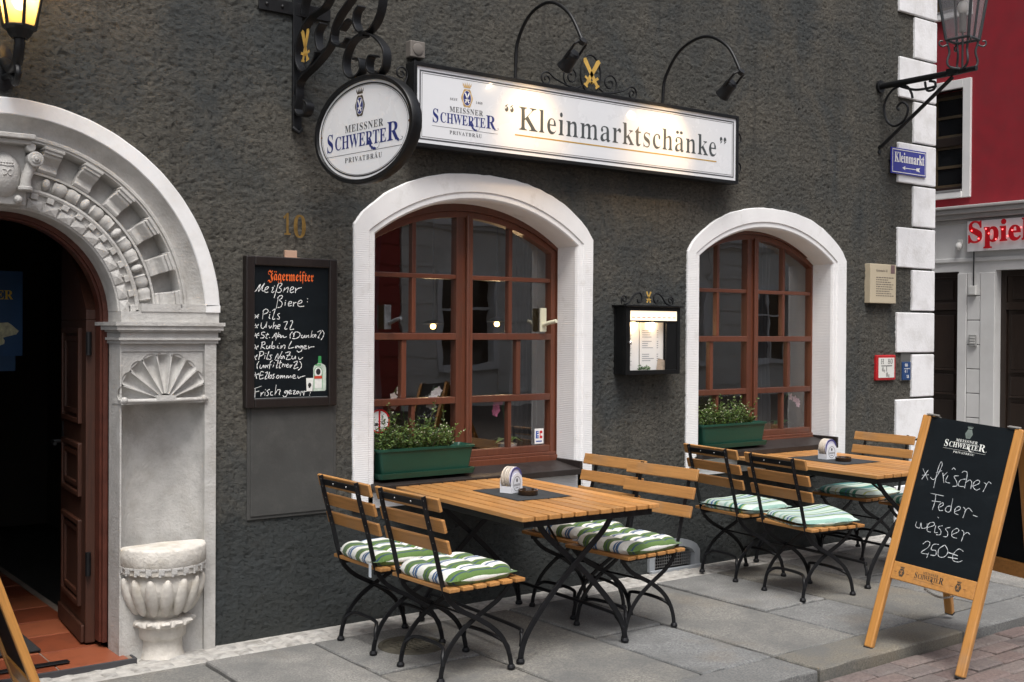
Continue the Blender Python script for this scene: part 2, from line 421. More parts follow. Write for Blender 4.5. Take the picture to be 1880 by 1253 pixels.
GLYPH_DATA = 'A:437|-9,0,-9,18,9,21,24,30,49,75,206,466,224,465,384,87,411,34,425,22,443,18,443,0,229,0,229,18,270,25,283,46,273,81,253,132,103,132,79,71,76,59,75,48,87,26,124,18,128,18,128,0|113,161,242,161,177,319;B:443|16,0,16,17,45,22,62,32,72,51,75,82,75,369,69,412,51,433,15,439,15,455,220,455,297,449,352,429,385,396,396,351,384,302,348,268,287,247,360,223,404,185,418,132,407,76,371,35,314,9,238,0|182,252,188,252,234,257,263,272,279,301,285,345,281,385,269,412,248,428,216,434,198,432,188,425,182,391|222,24,259,30,283,49,296,81,301,128,295,176,277,208,245,225,197,231,182,231,182,65,190,33,202,26;C:468|257,-11,193,-3,137,20,91,56,56,104,34,162,26,228,34,294,56,351,92,399,139,435,195,458,259,465,309,459,367,440,388,435,408,443,419,465,437,465,437,308,420,308,392,364,356,407,313,434,265,443,212,430,174,389,151,321,144,226,152,138,177,74,219,36,278,24,318,29,358,45,395,71,428,106,447,89,395,33,332,0;E:442|14,0,14,17,44,20,62,30,72,48,75,78,75,369,72,405,62,425,44,435,16,439,16,455,399,455,399,320,383,320,369,373,340,406,295,424,232,430,200,428,186,417,183,388,183,246,193,246,232,252,259,269,277,300,288,345,304,345,304,118,287,118,273,181,259,201,241,213,185,222,183,222,183,67,185,47,192,35,230,28,276,30,313,39,345,53,371,75,393,105,411,143,430,143,402,0;H:523|15,0,15,17,45,22,62,32,72,50,75,81,75,379,71,406,62,424,44,434,16,439,16,455,242,455,242,439,204,432,187,415,182,379,182,251,342,251,342,379,337,415,320,432,282,439,282,455,507,455,507,439,478,434,461,424,452,407,449,379,449,81,452,52,461,33,478,22,507,17,507,0,282,0,282,17,311,21,329,31,339,49,342,81,342,221,182,221,182,81,185,50,194,32,212,22,242,17,242,0;I:261|13,0,13,17,42,23,61,32,72,49,75,75,75,387,72,412,63,427,45,435,13,439,13,455,244,455,244,439,214,435,196,427,186,412,183,387,183,77,187,44,206,26,246,17,246,0;K:510|16,0,16,17,45,22,63,32,72,50,75,81,75,379,72,406,63,424,45,434,17,439,17,455,242,455,242,439,205,432,187,415,183,379,183,234,321,373,342,398,349,418,334,434,291,439,291,455,486,455,486,439,477,439,415,419,345,361,271,285,463,46,487,25,519,17,519,0,281,0,281,17,306,18,322,21,334,34,316,66,199,214,183,198,183,81,186,50,195,32,213,22,242,17,242,0;M:634|14,0,14,17,43,22,61,32,72,50,75,79,75,382,71,416,53,432,15,439,15,455,185,455,317,142,449,455,617,455,617,439,590,433,573,423,563,405,560,378,560,85,565,43,582,23,617,17,617,0,396,0,396,17,433,25,450,44,455,83,455,399,288,0,270,0,105,389,105,80,109,48,120,30,139,20,169,17,169,0;N:494|403,-11,107,350,107,79,110,49,119,31,136,21,167,17,167,0,18,0,18,17,54,23,71,41,76,79,76,388,36,433,18,439,18,455,156,455,391,169,391,377,386,414,369,431,331,439,331,455,480,455,480,439,450,434,433,425,425,407,422,377,422,-11;P:418|15,0,15,17,45,22,62,32,72,50,75,81,75,379,71,406,62,424,44,434,16,439,16,455,214,455,287,452,336,440,366,422,390,398,404,367,409,332,398,280,367,240,314,214,242,206,182,206,182,81,185,50,194,32,212,22,242,17,242,0|182,230,201,230,244,235,272,253,287,283,292,329,288,375,275,406,252,425,216,431,189,424,182,398;R:473|15,0,15,17,45,22,62,32,72,50,75,81,75,379,71,406,62,424,44,434,16,439,16,455,217,455,305,448,367,426,405,388,417,334,406,285,372,248,315,224,432,50,452,26,478,17,480,17,480,0,338,0,201,212,182,212,182,81,185,50,194,32,212,22,242,17,242,0|182,234,203,234,249,240,280,258,298,290,304,336,295,389,268,421,224,431,202,429,190,422,182,385;S:390|43,-11,43,158,62,158,83,94,111,50,149,24,197,15,231,20,257,36,273,60,279,89,265,129,225,160,163,191,112,221,77,253,56,289,50,332,54,370,67,403,88,429,115,449,148,462,185,466,229,461,282,448,291,446,300,445,313,450,320,466,339,466,339,319,322,319,310,354,293,385,272,410,248,429,222,441,194,445,163,440,140,426,125,406,120,380,124,356,137,336,189,303,253,273,317,233,337,211,350,188,359,133,354,93,339,58,314,29,281,8,240,-6,192,-10,158,-8,126,1,98,9,85,12,69,7,61,-11;T:423|92,0,92,17,123,21,142,31,152,50,156,81,156,433,149,433,102,426,65,403,41,367,29,318,11,318,11,455,410,455,410,317,394,317,375,382,333,420,269,433,263,433,263,81,267,49,276,30,296,21,328,17,328,0;U:492|248,-13,168,-2,114,29,83,81,73,155,73,379,70,406,61,424,43,434,15,439,15,455,240,455,240,439,202,432,185,415,181,379,181,140,186,88,203,51,232,29,275,22,340,37,379,83,392,159,392,378,389,406,379,423,360,433,328,439,328,455,474,455,474,439,448,432,433,421,425,404,422,378,422,181,412,92,380,32,325,-2;V:428|212,-13,44,381,22,420,8,432,-14,439,-14,455,211,455,211,439,166,432,156,423,152,410,161,378,259,143,348,377,355,409,351,423,342,432,299,439,299,455,442,455,442,439,423,436,408,427,382,383,230,-13;W:611|171,-11,32,393,15,427,3,435,-15,439,-15,455,181,455,181,439,150,432,143,423,140,410,148,373,223,153,301,353,286,399,278,418,267,429,229,439,229,455,439,455,439,439,404,432,393,412,399,386,474,166,541,369,549,406,546,421,538,430,503,439,503,455,624,455,624,439,607,433,594,421,575,379,446,-11,428,-11,316,309,190,-11;a:344|255,-10,226,-5,208,10,200,35,151,2,95,-9,64,-4,40,11,25,34,20,63,31,104,63,136,119,164,199,190,199,241,196,266,187,282,171,292,148,296,115,290,104,274,113,257,123,231,120,215,110,202,95,194,77,191,59,194,45,203,36,218,33,236,37,259,49,278,69,295,95,308,126,316,162,318,223,312,263,292,285,259,293,210,293,62,295,40,304,34,320,42,329,28,294,-1|151,34,174,41,199,63,199,169,154,151,127,123,118,84,126,46;c:293|156,-10,119,-5,87,11,59,35,38,68,24,106,19,150,25,196,40,237,64,271,96,297,133,313,175,319,218,314,250,298,271,275,277,245,275,228,266,215,253,207,236,204,214,209,201,225,196,251,197,261,197,271,190,290,169,297,138,285,118,248,112,187,118,123,137,76,166,48,204,38,239,47,271,72,285,60,248,21,205,-2;d:370|140,-10,107,-5,78,10,53,35,35,66,23,104,19,147,24,196,36,237,55,272,81,297,112,313,146,318,189,309,223,280,223,401,220,419,212,430,176,439,176,455,319,455,319,75,325,41,335,32,353,28,353,11,294,6,223,-10,223,39,188,2|171,28,187,31,202,41,215,56,223,76,223,242,217,257,206,270,174,281,147,273,130,250,121,210,118,153,120,98,130,58,146,36;e:301|154,-10,117,-5,85,10,58,35,37,69,24,109,19,157,24,201,38,240,59,273,87,298,120,313,157,318,209,309,249,280,274,234,283,173,283,166,117,166,127,97,154,56,199,42,237,53,270,86,285,73,248,27,205,-1|116,192,201,192,201,215,193,277,181,292,161,297,136,286,121,255,116,203;h:381|18,0,18,16,45,26,52,56,52,399,46,429,36,437,19,440,19,455,148,455,148,267,190,305,243,318,292,306,321,271,330,212,330,56,337,26,347,19,363,16,363,0,202,0,202,16,207,16,228,26,235,56,235,217,229,258,219,268,203,271,173,262,148,235,148,56,154,26,164,19,180,16,180,0;i:198|101,362,81,366,65,376,54,393,50,412,54,432,65,449,81,460,101,463,120,460,137,449,147,432,151,412,147,393,136,376,120,366|18,0,18,16,45,26,52,56,52,252,47,285,20,293,21,310,148,310,148,56,154,26,180,16,180,0;k:359|17,0,17,16,45,26,52,56,52,398,47,429,38,436,20,439,21,455,148,455,148,169,227,248,240,264,244,278,235,290,209,293,206,293,206,310,345,310,345,293,308,284,275,260,222,209,346,34,360,21,376,16,376,0,211,0,211,16,217,16,234,20,239,32,232,49,163,147,148,134,148,56,154,26,180,16,180,0;l:199|18,0,18,16,45,26,52,56,52,398,47,429,38,436,20,439,20,455,148,455,148,56,154,26,180,16,180,0;m:554|18,0,18,16,45,26,52,56,52,253,46,284,36,291,19,294,19,310,146,310,146,265,188,305,237,318,277,312,305,293,320,261,364,304,418,318,465,306,494,271,504,212,504,56,510,26,520,19,536,16,536,0,377,0,377,16,393,19,403,26,410,56,410,217,404,258,394,268,377,271,349,263,324,237,324,56,331,26,340,19,356,16,356,0,199,0,199,16,215,19,225,26,232,56,232,217,226,258,216,268,199,271,170,262,146,235,146,56,152,27,162,19,177,16,177,0;n:381|18,0,18,16,45,26,52,56,52,253,46,284,36,291,19,294,19,310,148,310,148,267,190,306,243,318,292,306,321,271,330,212,330,56,337,26,347,19,363,16,363,0,202,0,202,16,207,16,228,26,235,56,235,217,229,258,219,268,203,271,173,262,148,235,148,56,154,26,164,19,180,16,180,0;o:336|169,-10,127,-5,90,11,60,37,38,70,24,110,19,154,24,199,38,239,60,272,90,297,127,313,168,318,209,313,245,298,275,273,298,240,312,200,317,154,312,108,298,69,275,36,245,11,210,-5|169,11,193,18,209,39,217,81,220,154,217,227,208,271,192,292,169,299,144,292,128,271,120,227,117,154,120,82,128,39,144,18;p:371|17,-139,17,-124,40,-117,50,-101,52,-64,52,243,46,283,19,295,19,310,143,310,143,263,166,294,195,313,230,319,264,314,293,298,317,274,335,241,346,203,350,160,346,113,334,72,316,38,291,12,261,-5,227,-10,183,1,148,32,148,-58,152,-99,167,-118,197,-123,197,-139|195,28,222,36,239,59,249,99,253,154,250,208,241,248,225,270,199,278,171,267,148,235,148,69,167,38;r:287|18,0,18,16,45,26,52,56,52,252,46,285,20,293,21,310,146,310,146,252,165,280,187,301,210,314,233,318,258,315,275,304,286,287,289,266,287,248,278,234,265,225,248,222,222,231,207,250,189,260,175,255,162,241,152,220,149,192,149,56,152,37,159,25,197,16,197,0;s:288|151,-10,122,-6,87,6,73,9,60,4,51,-9,36,-9,36,105,53,105,66,68,87,39,112,21,140,15,162,18,179,27,189,40,192,58,183,84,156,105,107,130,76,148,54,169,41,193,37,220,44,259,65,291,98,312,141,319,166,316,199,308,206,306,213,305,223,308,230,319,244,319,244,222,228,222,215,254,196,277,174,291,149,296,130,294,116,286,108,274,105,259,115,232,146,212,191,189,221,172,241,151,253,127,257,95,250,51,228,18,194,-3;t:228|124,-9,89,-4,66,10,53,36,48,71,48,279,20,279,20,300,88,369,129,424,144,424,144,310,208,310,208,279,144,279,144,82,149,51,157,43,168,40,189,49,206,75,222,66,198,24,165,-1;0:375|188,-7,133,1,91,24,60,61,39,111,27,171,23,241,27,311,39,371,60,420,91,456,133,479,189,486,242,479,283,456,314,419,336,370,348,310,353,240,348,171,336,110,314,61,283,24,241,1|188,37,219,50,237,91,246,155,248,240,246,326,237,390,219,429,189,443,157,429,139,390,130,326,127,240,130,155,139,91,157,50;1:375|65,0,65,36,120,36,135,38,146,45,154,79,154,416,108,365,87,351,67,346,52,349,40,359,31,375,28,396,74,412,132,447,179,482,254,482,254,79,261,47,271,38,288,36,343,36,343,0;4:375|121,0,121,36,140,36,179,44,191,58,195,84,195,125,9,125,9,166,199,480,293,480,293,169,363,169,363,125,293,125,293,84,297,58,309,44,348,36,357,36,357,0|56,169,195,169,195,287,196,351,199,416,189,394,174,366,158,338,146,319;6:375|197,-7,150,-1,109,18,76,49,51,93,35,151,30,222,33,275,42,325,57,370,77,409,104,441,137,466,176,481,222,486,261,484,291,476,313,464,329,449,338,431,340,412,336,393,322,376,298,364,260,360,256,400,243,434,232,443,216,447,180,435,152,401,134,345,125,269,161,286,218,294,273,285,315,258,343,214,352,155,342,90,313,38,264,5|199,38,222,44,239,64,251,98,255,148,250,196,238,228,219,247,193,253,154,243,125,221,131,138,147,81,170,48;8:375|183,-7,132,-2,91,11,60,31,38,57,25,88,20,122,27,162,47,193,79,219,119,242,83,267,57,296,41,327,36,364,39,395,50,423,70,449,99,469,140,482,191,486,254,478,299,453,325,415,334,369,328,333,310,305,244,260,296,230,330,199,349,166,355,127,344,71,310,29,256,2|203,283,224,298,239,317,247,340,250,370,243,407,222,436,206,444,187,447,163,442,145,426,134,402,130,372,135,341,149,318|187,32,218,37,241,55,257,82,262,116,256,146,239,170,208,192,164,216,126,178,115,152,111,120,116,84,132,56,156,38;9:375|152,-7,116,-4,88,4,67,17,53,33,42,69,50,94,75,107,87,80,103,56,126,41,156,36,205,57,237,122,251,230,212,198,186,188,155,185,103,194,60,220,33,264,24,324,28,369,42,409,64,441,95,466,133,481,177,486,223,480,264,463,298,433,323,390,340,332,345,261,334,157,321,111,301,72,274,39,241,14,200,-2|184,233,206,236,224,245,251,278,245,352,231,403,209,432,181,441,156,434,137,413,125,377,121,328,128,275,149,244;~J:447|155,260,110,274,76,297,55,328,48,363,54,402,75,433,106,457,143,472,174,485,186,502,206,502,216,486,246,467,272,455,294,443,314,432,342,421,353,425,366,434,371,440,351,449,346,463,354,482,375,490,398,479,407,453,397,428,370,403,335,380,302,365,279,359,257,367,217,388,182,406,160,414,136,416,114,413,94,402,81,385,77,363,83,337,101,314,129,297,163,287|153,-110,135,-99,136,-91,136,-83,132,-58,121,-38,104,-26,85,-22,57,-32,40,-60,14,-49,32,-9,61,15,99,24,114,23,128,19,150,15,175,31,192,19,187,-5,192,-27,208,-46,231,-59,258,-64,288,-55,310,-34,318,-9,307,28,277,99,246,174,236,219,243,248,264,284,291,318,321,341,350,353,377,357,402,348,411,336,414,320,405,299,385,291,373,294,363,304,350,316,333,308,326,282,332,254,349,215,367,177,392,122,402,91,405,60,394,25,365,-18,329,-58,295,-83,261,-94,220,-98,194,-98,169,-101;~a:316|70,-15,56,0,65,7,63,14,61,17,58,21,26,81,15,145,21,182,37,218,64,253,101,289,154,334,174,334,174,328,231,304,279,291,279,271,263,260,259,235,259,95,263,73,273,65,285,70,300,83,314,69,240,-15,224,-3,231,4,193,28,181,58,181,69|132,63,181,98,181,248,147,265,130,273,122,278,107,259,98,237,93,177,96,138,106,100,119,72;~g:319|146,-134,95,-128,55,-109,28,-81,15,-43,78,-43,87,-80,111,-102,150,-109,171,-107,190,-98,218,-68,229,-28,212,14,191,81,83,-8,65,-1,71,15,66,30,53,47,35,76,22,105,18,125,16,148,22,192,42,233,84,280,156,342,177,342,176,340,203,320,237,306,285,291,285,271,267,227,263,164,270,92,294,38,295,30,295,22,290,-20,276,-57,254,-89,224,-113,188,-129|141,79,159,87,186,106,184,144,188,192,199,240,160,257,124,281,97,239,89,176,98,127,119,92;~e:279|155,-15,137,-7,140,2,91,24,61,51,44,83,39,122,39,217,43,247,60,265,174,342,189,342,253,246,258,234,250,224,118,125,128,97,153,78,181,71,212,76,242,98,256,83|118,155,185,205,189,211,140,289,125,277,119,263,118,236;~r:250|131,-15,113,-5,121,6,101,20,40,42,40,62,51,74,55,97,55,218,52,250,42,266,29,253,14,266,83,342,99,329,95,323,101,318,125,295,134,260,134,253,173,316,178,327,182,342,201,342,217,311,240,291,240,265,221,246,208,214,187,214,180,242,165,263,134,215,134,107,137,90,158,77,182,68,194,73,212,89,227,75;~m:516|85,-15,64,12,33,26,33,46,50,57,55,81,55,218,52,250,42,266,29,253,14,266,83,342,99,329,95,322,105,315,111,311,118,306,130,285,134,258,134,253,203,314,226,342,246,342,246,340,255,326,271,314,285,297,290,277,290,255,383,342,403,342,432,313,465,300,465,280,451,269,447,251,447,90,449,70,461,64,489,85,504,72,426,-15,408,-5,412,2,378,24,369,38,366,56,366,68,367,81,368,95,368,110,368,232,362,255,345,271,290,222,290,81,296,57,312,46,312,26,282,12,261,-15,241,-15,221,12,189,26,189,46,206,57,212,81,212,232,206,255,190,271,134,222,134,81,139,57,156,46,156,26,126,12,105,-15;~i:215|71,371,84,433,103,480,134,496,155,489,162,469,150,439,122,403,92,371|130,-15,112,-5,116,2,81,25,73,39,70,59,70,75,71,90,72,102,72,115,72,230,70,250,58,255,28,239,14,254,55,290,103,342,121,331,113,316,123,302,147,286,169,279,169,259,155,251,150,230,150,93,153,71,165,64,193,85,208,72;~f:206|77,-130,66,-33,51,125,45,210,45,266,13,266,13,286,28,294,39,309,55,352,66,402,76,437,94,465,119,483,148,490,165,489,182,484,198,480,214,479,226,489,244,480,203,404,161,424,125,431,105,426,98,409,108,371,130,313,198,313,198,266,130,266,130,177,124,91,106,-52,95,-130;~s:300|118,-15,111,-5,95,8,67,26,26,50,26,71,63,99,76,126,69,149,48,177,27,202,19,219,30,239,55,271,87,305,117,331,136,342,147,336,186,313,216,306,235,309,250,320,260,335,263,355,260,374,249,391,234,401,216,405,201,401,186,391,169,359,139,381,167,415,187,425,210,428,247,419,275,393,286,355,279,317,255,278,211,225,242,203,264,177,278,150,282,123,277,93,263,67,240,44,208,25,187,15,168,6,154,-1,138,-15|132,175,191,242,153,250,113,274,101,279,87,271,81,255,104,218,122,193|178,38,196,42,211,54,220,71,224,91,213,124,187,152,163,163,148,154,93,91,127,65,150,50;~t:216|122,-15,104,-5,113,6,70,26,37,35,37,55,49,66,52,90,52,266,21,266,21,286,57,315,83,345,101,377,114,414,138,414,133,368,131,313,209,313,209,266,131,266,131,83,175,64,199,81,213,66'
STROKES_WALL = '56,649,67,656,91,690,80,651,115,696,101,666,103,655,112,654;115,660,129,665,138,674,133,678,122,672,115,657,121,647,136,649;157,671,166,675,157,651,163,647,171,655;170,684,174,681;170,618,180,649,194,692,203,698,216,697,212,686,200,675,212,666,209,653,196,648,189,651;232,675,223,650,228,660,248,677,253,674,248,650;264,662,280,668,286,676,277,681,266,671,264,656,271,649,286,655;297,676,295,648;296,658,309,672,333,679;195,623,183,562;189,616,202,630,218,632,216,619,200,607,213,600,218,587,209,571,191,567;236,598,234,578;237,607,240,604;252,586,270,592,273,600,263,601,254,591,256,577,274,580;286,599,283,575;284,587,293,595,302,597;310,589,331,596,335,606,324,609,311,596,311,581,324,575,348,578;367,620,370,616;366,603,369,600;57,505,83,530;60,528,78,509;55,515,83,520;109,551,104,503;105,546,121,558,135,553,133,540,111,530;146,531,142,511,149,508;146,543,149,540;161,550,177,559,174,547,162,505,177,507;204,536,192,531,195,523,202,515,199,505,188,507;61,456,82,477;63,479,75,456;56,469,82,471;98,485,96,462,107,454,122,470,130,490;130,490,124,458;141,470,147,456,158,470;171,490,164,454;166,462,179,472,184,466,179,452;190,462,205,468,203,476,192,470,190,456,203,453;227,489,248,493,246,483,233,453,249,453;266,495,279,497,277,483,264,451,288,452;52,407,84,430;63,430,73,403;52,418,86,418;120,434,103,434,99,422,113,416,111,405,92,403;135,430,124,405,133,401;122,420,141,423;143,407,146,404;160,403,184,431,180,403;167,413,184,415;199,435,180,391;188,409,203,423,208,415,190,409;223,415,210,413,210,405,225,415,227,406,245,411;279,437,266,423,266,401;290,431,286,409;282,425,301,437,323,429,321,413,301,401,277,401;337,421,332,407,343,405,352,419,350,405;361,419,359,405,374,419,377,405;397,444,388,405;406,423,390,413,406,407;410,413,421,417,417,423,409,415,419,408;430,436,446,444,451,436,433,405,442,405;457,448,469,432,464,411,451,393;51,340,82,363;61,369,72,342;48,350,82,357;103,379,95,344;97,379,116,383,118,371,99,361,120,345;131,363,127,349,137,347,148,363,146,347;163,385,156,351;159,355,171,361,176,353,167,347,157,350;195,363,189,351,201,349;201,376,204,373;214,363,210,347,227,365,236,361,232,345;275,387,256,349,288,353;310,361,297,357,299,349,313,361,315,350;337,361,321,357,326,349,339,361,333,334,315,327,306,335;346,351,361,357,357,363,346,355,350,344,368,346;375,361,377,342;376,346,388,354,411,356;49,291,76,314;55,316,68,287;49,303,74,305;91,326,83,287;86,328,103,332,112,324,108,314,89,306;120,312,116,292;123,323,126,320;142,332,129,292,140,292;161,312,148,310,154,300,152,290,142,288;176,286,193,319,197,291,219,331;228,307,213,301,215,291,230,305,232,291;238,323,267,327,243,289,269,289;245,309,267,311;278,307,276,293,287,290,298,305,297,290;315,300,322,286,342,298;85,279,74,261,76,238;93,261,90,245,99,242,112,259,111,243;121,259,119,243,131,257,133,243;163,282,150,272,144,237;135,258,157,260;170,260,165,246;171,271,174,268;180,282,195,284,193,272,185,244,193,245;210,283,202,244,211,244;195,268,217,271;224,265,219,247;220,253,230,263;237,263,233,247;243,253,256,257,252,263,243,255,248,245,258,247;267,259,265,243,278,259;287,271,311,276,287,238,315,244;291,254,309,258;322,278,333,262,331,242,313,228;51,195,85,216;64,222,72,187;53,210,85,208;114,221,95,222,89,186,112,190;93,204,110,206;121,217,134,221,131,209,119,186,132,186;146,221,138,189;140,191,155,205,159,197,151,188,140,190;176,210,166,205,172,196,168,187,159,187;194,204,185,192,194,186,202,196,194,204;211,202,209,186,219,202,222,188,232,201,235,186;246,201,243,186,254,200,256,187,270,199,272,187;281,190,296,198,289,204,281,194,287,184,302,186;311,198,316,184,329,191,356,197;64,136,62,87;58,134,100,147;64,116,87,121;98,113,96,92;97,99,109,113,115,113;121,114,119,95;121,129,125,126;147,128,132,120,140,108,136,96,128,95;164,115,153,112,153,98,166,97;185,152,177,97;179,103,194,124,209,122,203,106,205,96;250,119,235,115,237,105,252,117,246,91,231,86,224,94;257,107,272,112,268,121,257,111,263,101,277,103;283,116,298,118,285,100,303,100;316,115,305,110,310,99,318,113,321,99;332,113,327,89;329,107,338,113,340,103;351,116,347,90;338,109,365,112;389,109,386,98;382,92,385,89'
STROKES_BOARD = '48,992,91,936;79,988,57,934;52,955,89,965;100,954,119,944,135,968,147,1028,136,1043,130,992,133,901;124,983,154,1000;161,989,180,938;168,973,184,997;192,981,187,947,213,943;205,1016,212,1026,224,1017;249,990,225,982,243,960,252,937,229,929;288,980,262,968,260,939,289,939;261,1009,271,1019,290,1009,294,932;292,960,309,979,323,970,327,934;335,951,363,972,356,987,338,976,334,951,355,934,373,945;386,980,400,970,392,932;398,962,408,988,424,981;123,870,196,870;154,867,158,831,155,785;141,832,190,836;189,807,206,823,199,834,184,815,192,792,212,795;251,827,228,819,224,797,249,798,247,867;247,867,253,799;273,802,298,819,291,834,274,819,275,795,296,790;312,834,327,820,323,779;324,812,340,835,364,819;371,804,396,801;88,706,89,682,112,678,113,707,124,680,148,689,147,709;156,691,185,709,178,723,155,711,155,674,177,670;194,710,197,674,214,677;192,756,200,751;230,717,209,705,228,688,228,668,208,664;271,717,249,705,265,688,266,667,246,663;291,684,319,706,308,720,287,700,293,673,319,670;333,717,348,704,345,659;347,691,363,711,380,704;151,600,168,619,186,615,183,590,153,555,191,555;193,564,189,535;235,617,207,611,202,582,226,583,232,560,204,554;267,623,241,594,248,559,277,561,291,592,267,623;368,612,342,619,321,586,327,556,356,554,374,566;295,589,346,584;297,565,349,569'
# ------------------------------------------------------------------ lettering
GLYPHS = {}
for part in GLYPH_DATA.split(';'):
    head, *cs = part.split('|')
    k, adv = head.rsplit(':', 1)
    GLYPHS[k] = (int(adv), [[int(q) for q in c.split(',')] for c in cs if c])

def poly_mesh(polys, name='letters', offset=0.0):
    """filled 2D polygons (holes by overlap) -> list of verts and triangles"""
    cu = bpy.data.curves.new(name, 'CURVE')
    cu.dimensions = '2D'
    cu.fill_mode = 'BOTH'
    cu.offset = offset
    for p in polys:
        sp = cu.splines.new('POLY')
        sp.points.add(len(p) - 1)
        for i, q in enumerate(p):
            sp.points[i].co = (q[0], q[1], 0, 1)
        sp.use_cyclic_u = True
    ob = bpy.data.objects.new(name, cu)
    me = bpy.data.meshes.new_from_object(ob)
    vs = [(v.co.x, v.co.y) for v in me.vertices]
    fs = [tuple(p.vertices) for p in me.polygons]
    bpy.data.meshes.remove(me)
    bpy.data.objects.remove(ob)
    bpy.data.curves.remove(cu)
    return vs, fs

def word(text, sx, sy, x=0.0, y=0.0, space=0.0, fr=False, shear=0.0):
    """polygons of a word in units where cap height = sy; returns polys and end x"""
    out = []
    for ch in text:
        if ch == ' ':
            x += 0.5 * sx
            continue
        key = ('~' + ch) if fr else ch
        uml = None
        if ch in 'äÄÜö':
            uml = ch
            key = ('~a' if fr else {'ä': 'a', 'Ä': 'A', 'Ü': 'U', 'ö': 'o'}[ch])
        if ch in '"“”':
            r = sy * 0.115
            for k in (0, 1):
                cx = x + sx * (0.18 + 0.40 * k)
                sg = 1 if ch == '“' else -1
                cy = y + sy * 0.82
                pts = [(cx + r * 0.8 * math.cos(t), cy - sg * sy * 0.05 + r * math.sin(t)) for t in np.linspace(0, 2 * PI, 12)[:-1]]
                tail = [(cx - sg * r * 0.8, cy - sg * sy * 0.05), (cx - sg * r * 0.6, cy + sg * sy * 0.08), (cx + sg * r * 0.6, cy + sg * sy * 0.16),
                        (cx + sg * r * 0.5, cy + sg * sy * 0.13), (cx - sg * r * 0.1, cy + sg * sy * 0.06), (cx, cy - sg * sy * 0.02)]
                out.append(pts)
                out.append([(a + 0.0001, b) for a, b in tail])
            x += sx * 0.75
            continue
        adv, cs = GLYPHS[key]
        for c in cs:
            out.append([(x + c[i] / 466 * sx + shear * c[i + 1] / 466 * sy, y + c[i + 1] / 466 * sy) for i in range(0, len(c), 2)])
        if uml:
            low = uml in 'äö'
            cy = y + sy * (0.90 if low else 1.14)
            for k in (0.32, 0.68):
                cx = x + adv / 466 * sx * k + (0.0)
                out.append([(cx + 0.075 * sx * math.cos(t), cy + 0.075 * sy * math.sin(t)) for t in np.linspace(0, 2 * PI, 11)[:-1]])
        x += adv / 466 * sx + space
    return out, x

def thin(ps, dx):
    """slim the upright stems: move every point sideways along its own outline normal"""
    out = []
    for p in ps:
        k = len(p)
        q = []
        for i in range(k):
            a, b, c = p[i - 1], p[i], p[(i + 1) % k]
            n = 0.0
            for (u, v) in ((a, b), (b, c)):
                ex, ey = v[0] - u[0], v[1] - u[1]
                l = math.hypot(ex, ey)
                if l > 1e-9:
                    n += ey / l
            q.append((b[0] + max(-1, min(1, n * 0.62)) * dx, b[1]))
        out.append(q)
    return out

def fit_word(text, x0, x1, y, h, space=0.0, fr=False):
    _, e = word(text, h, h, 0, 0, space, fr)
    n = len(text)
    k = (x1 - x0 - space * n) / (e - space * n)
    p, _ = word(text, h * k, h, x0, y, space, fr)
    return p

def stroke_poly(pts, wd):
    """ribbon outline(s) for a hand drawn stroke: returns quads list"""
    pts = [Vector((p[0], p[1])) for p in pts]
    # smooth (Catmull-Rom)
    sm = []
    k = len(pts)
    if k > 2:
        for i in range(k - 1):
            p0, p1, p2, p3 = pts[max(i - 1, 0)], pts[i], pts[i + 1], pts[min(i + 2, k - 1)]
            for q in range(5):
                t = q / 5
                sm.append(0.5 * ((2 * p1) + (p2 - p0) * t + (2 * p0 - 5 * p1 + 4 * p2 - p3) * t * t + (-p0 + 3 * p1 - 3 * p2 + p3) * t ** 3))
        sm.append(pts[-1])
    else:
        sm = pts
    vs, fs = [], []
    for i, p in enumerate(sm):
        d = sm[min(i + 1, len(sm) - 1)] - sm[max(i - 1, 0)]
        if d.length < 1e-9:
            d = Vector((1, 0))
        d.normalize()
        n = Vector((-d.y, d.x))
        ww = wd * (0.8 + 0.35 * math.sin(i * 1.7 + p.x * 90)) / 2
        vs += [tuple(p + n * ww), tuple(p - n * ww)]
    for i in range(len(sm) - 1):
        fs.append((2 * i, 2 * i + 1, 2 * i + 3, 2 * i + 2))
    return vs, fs

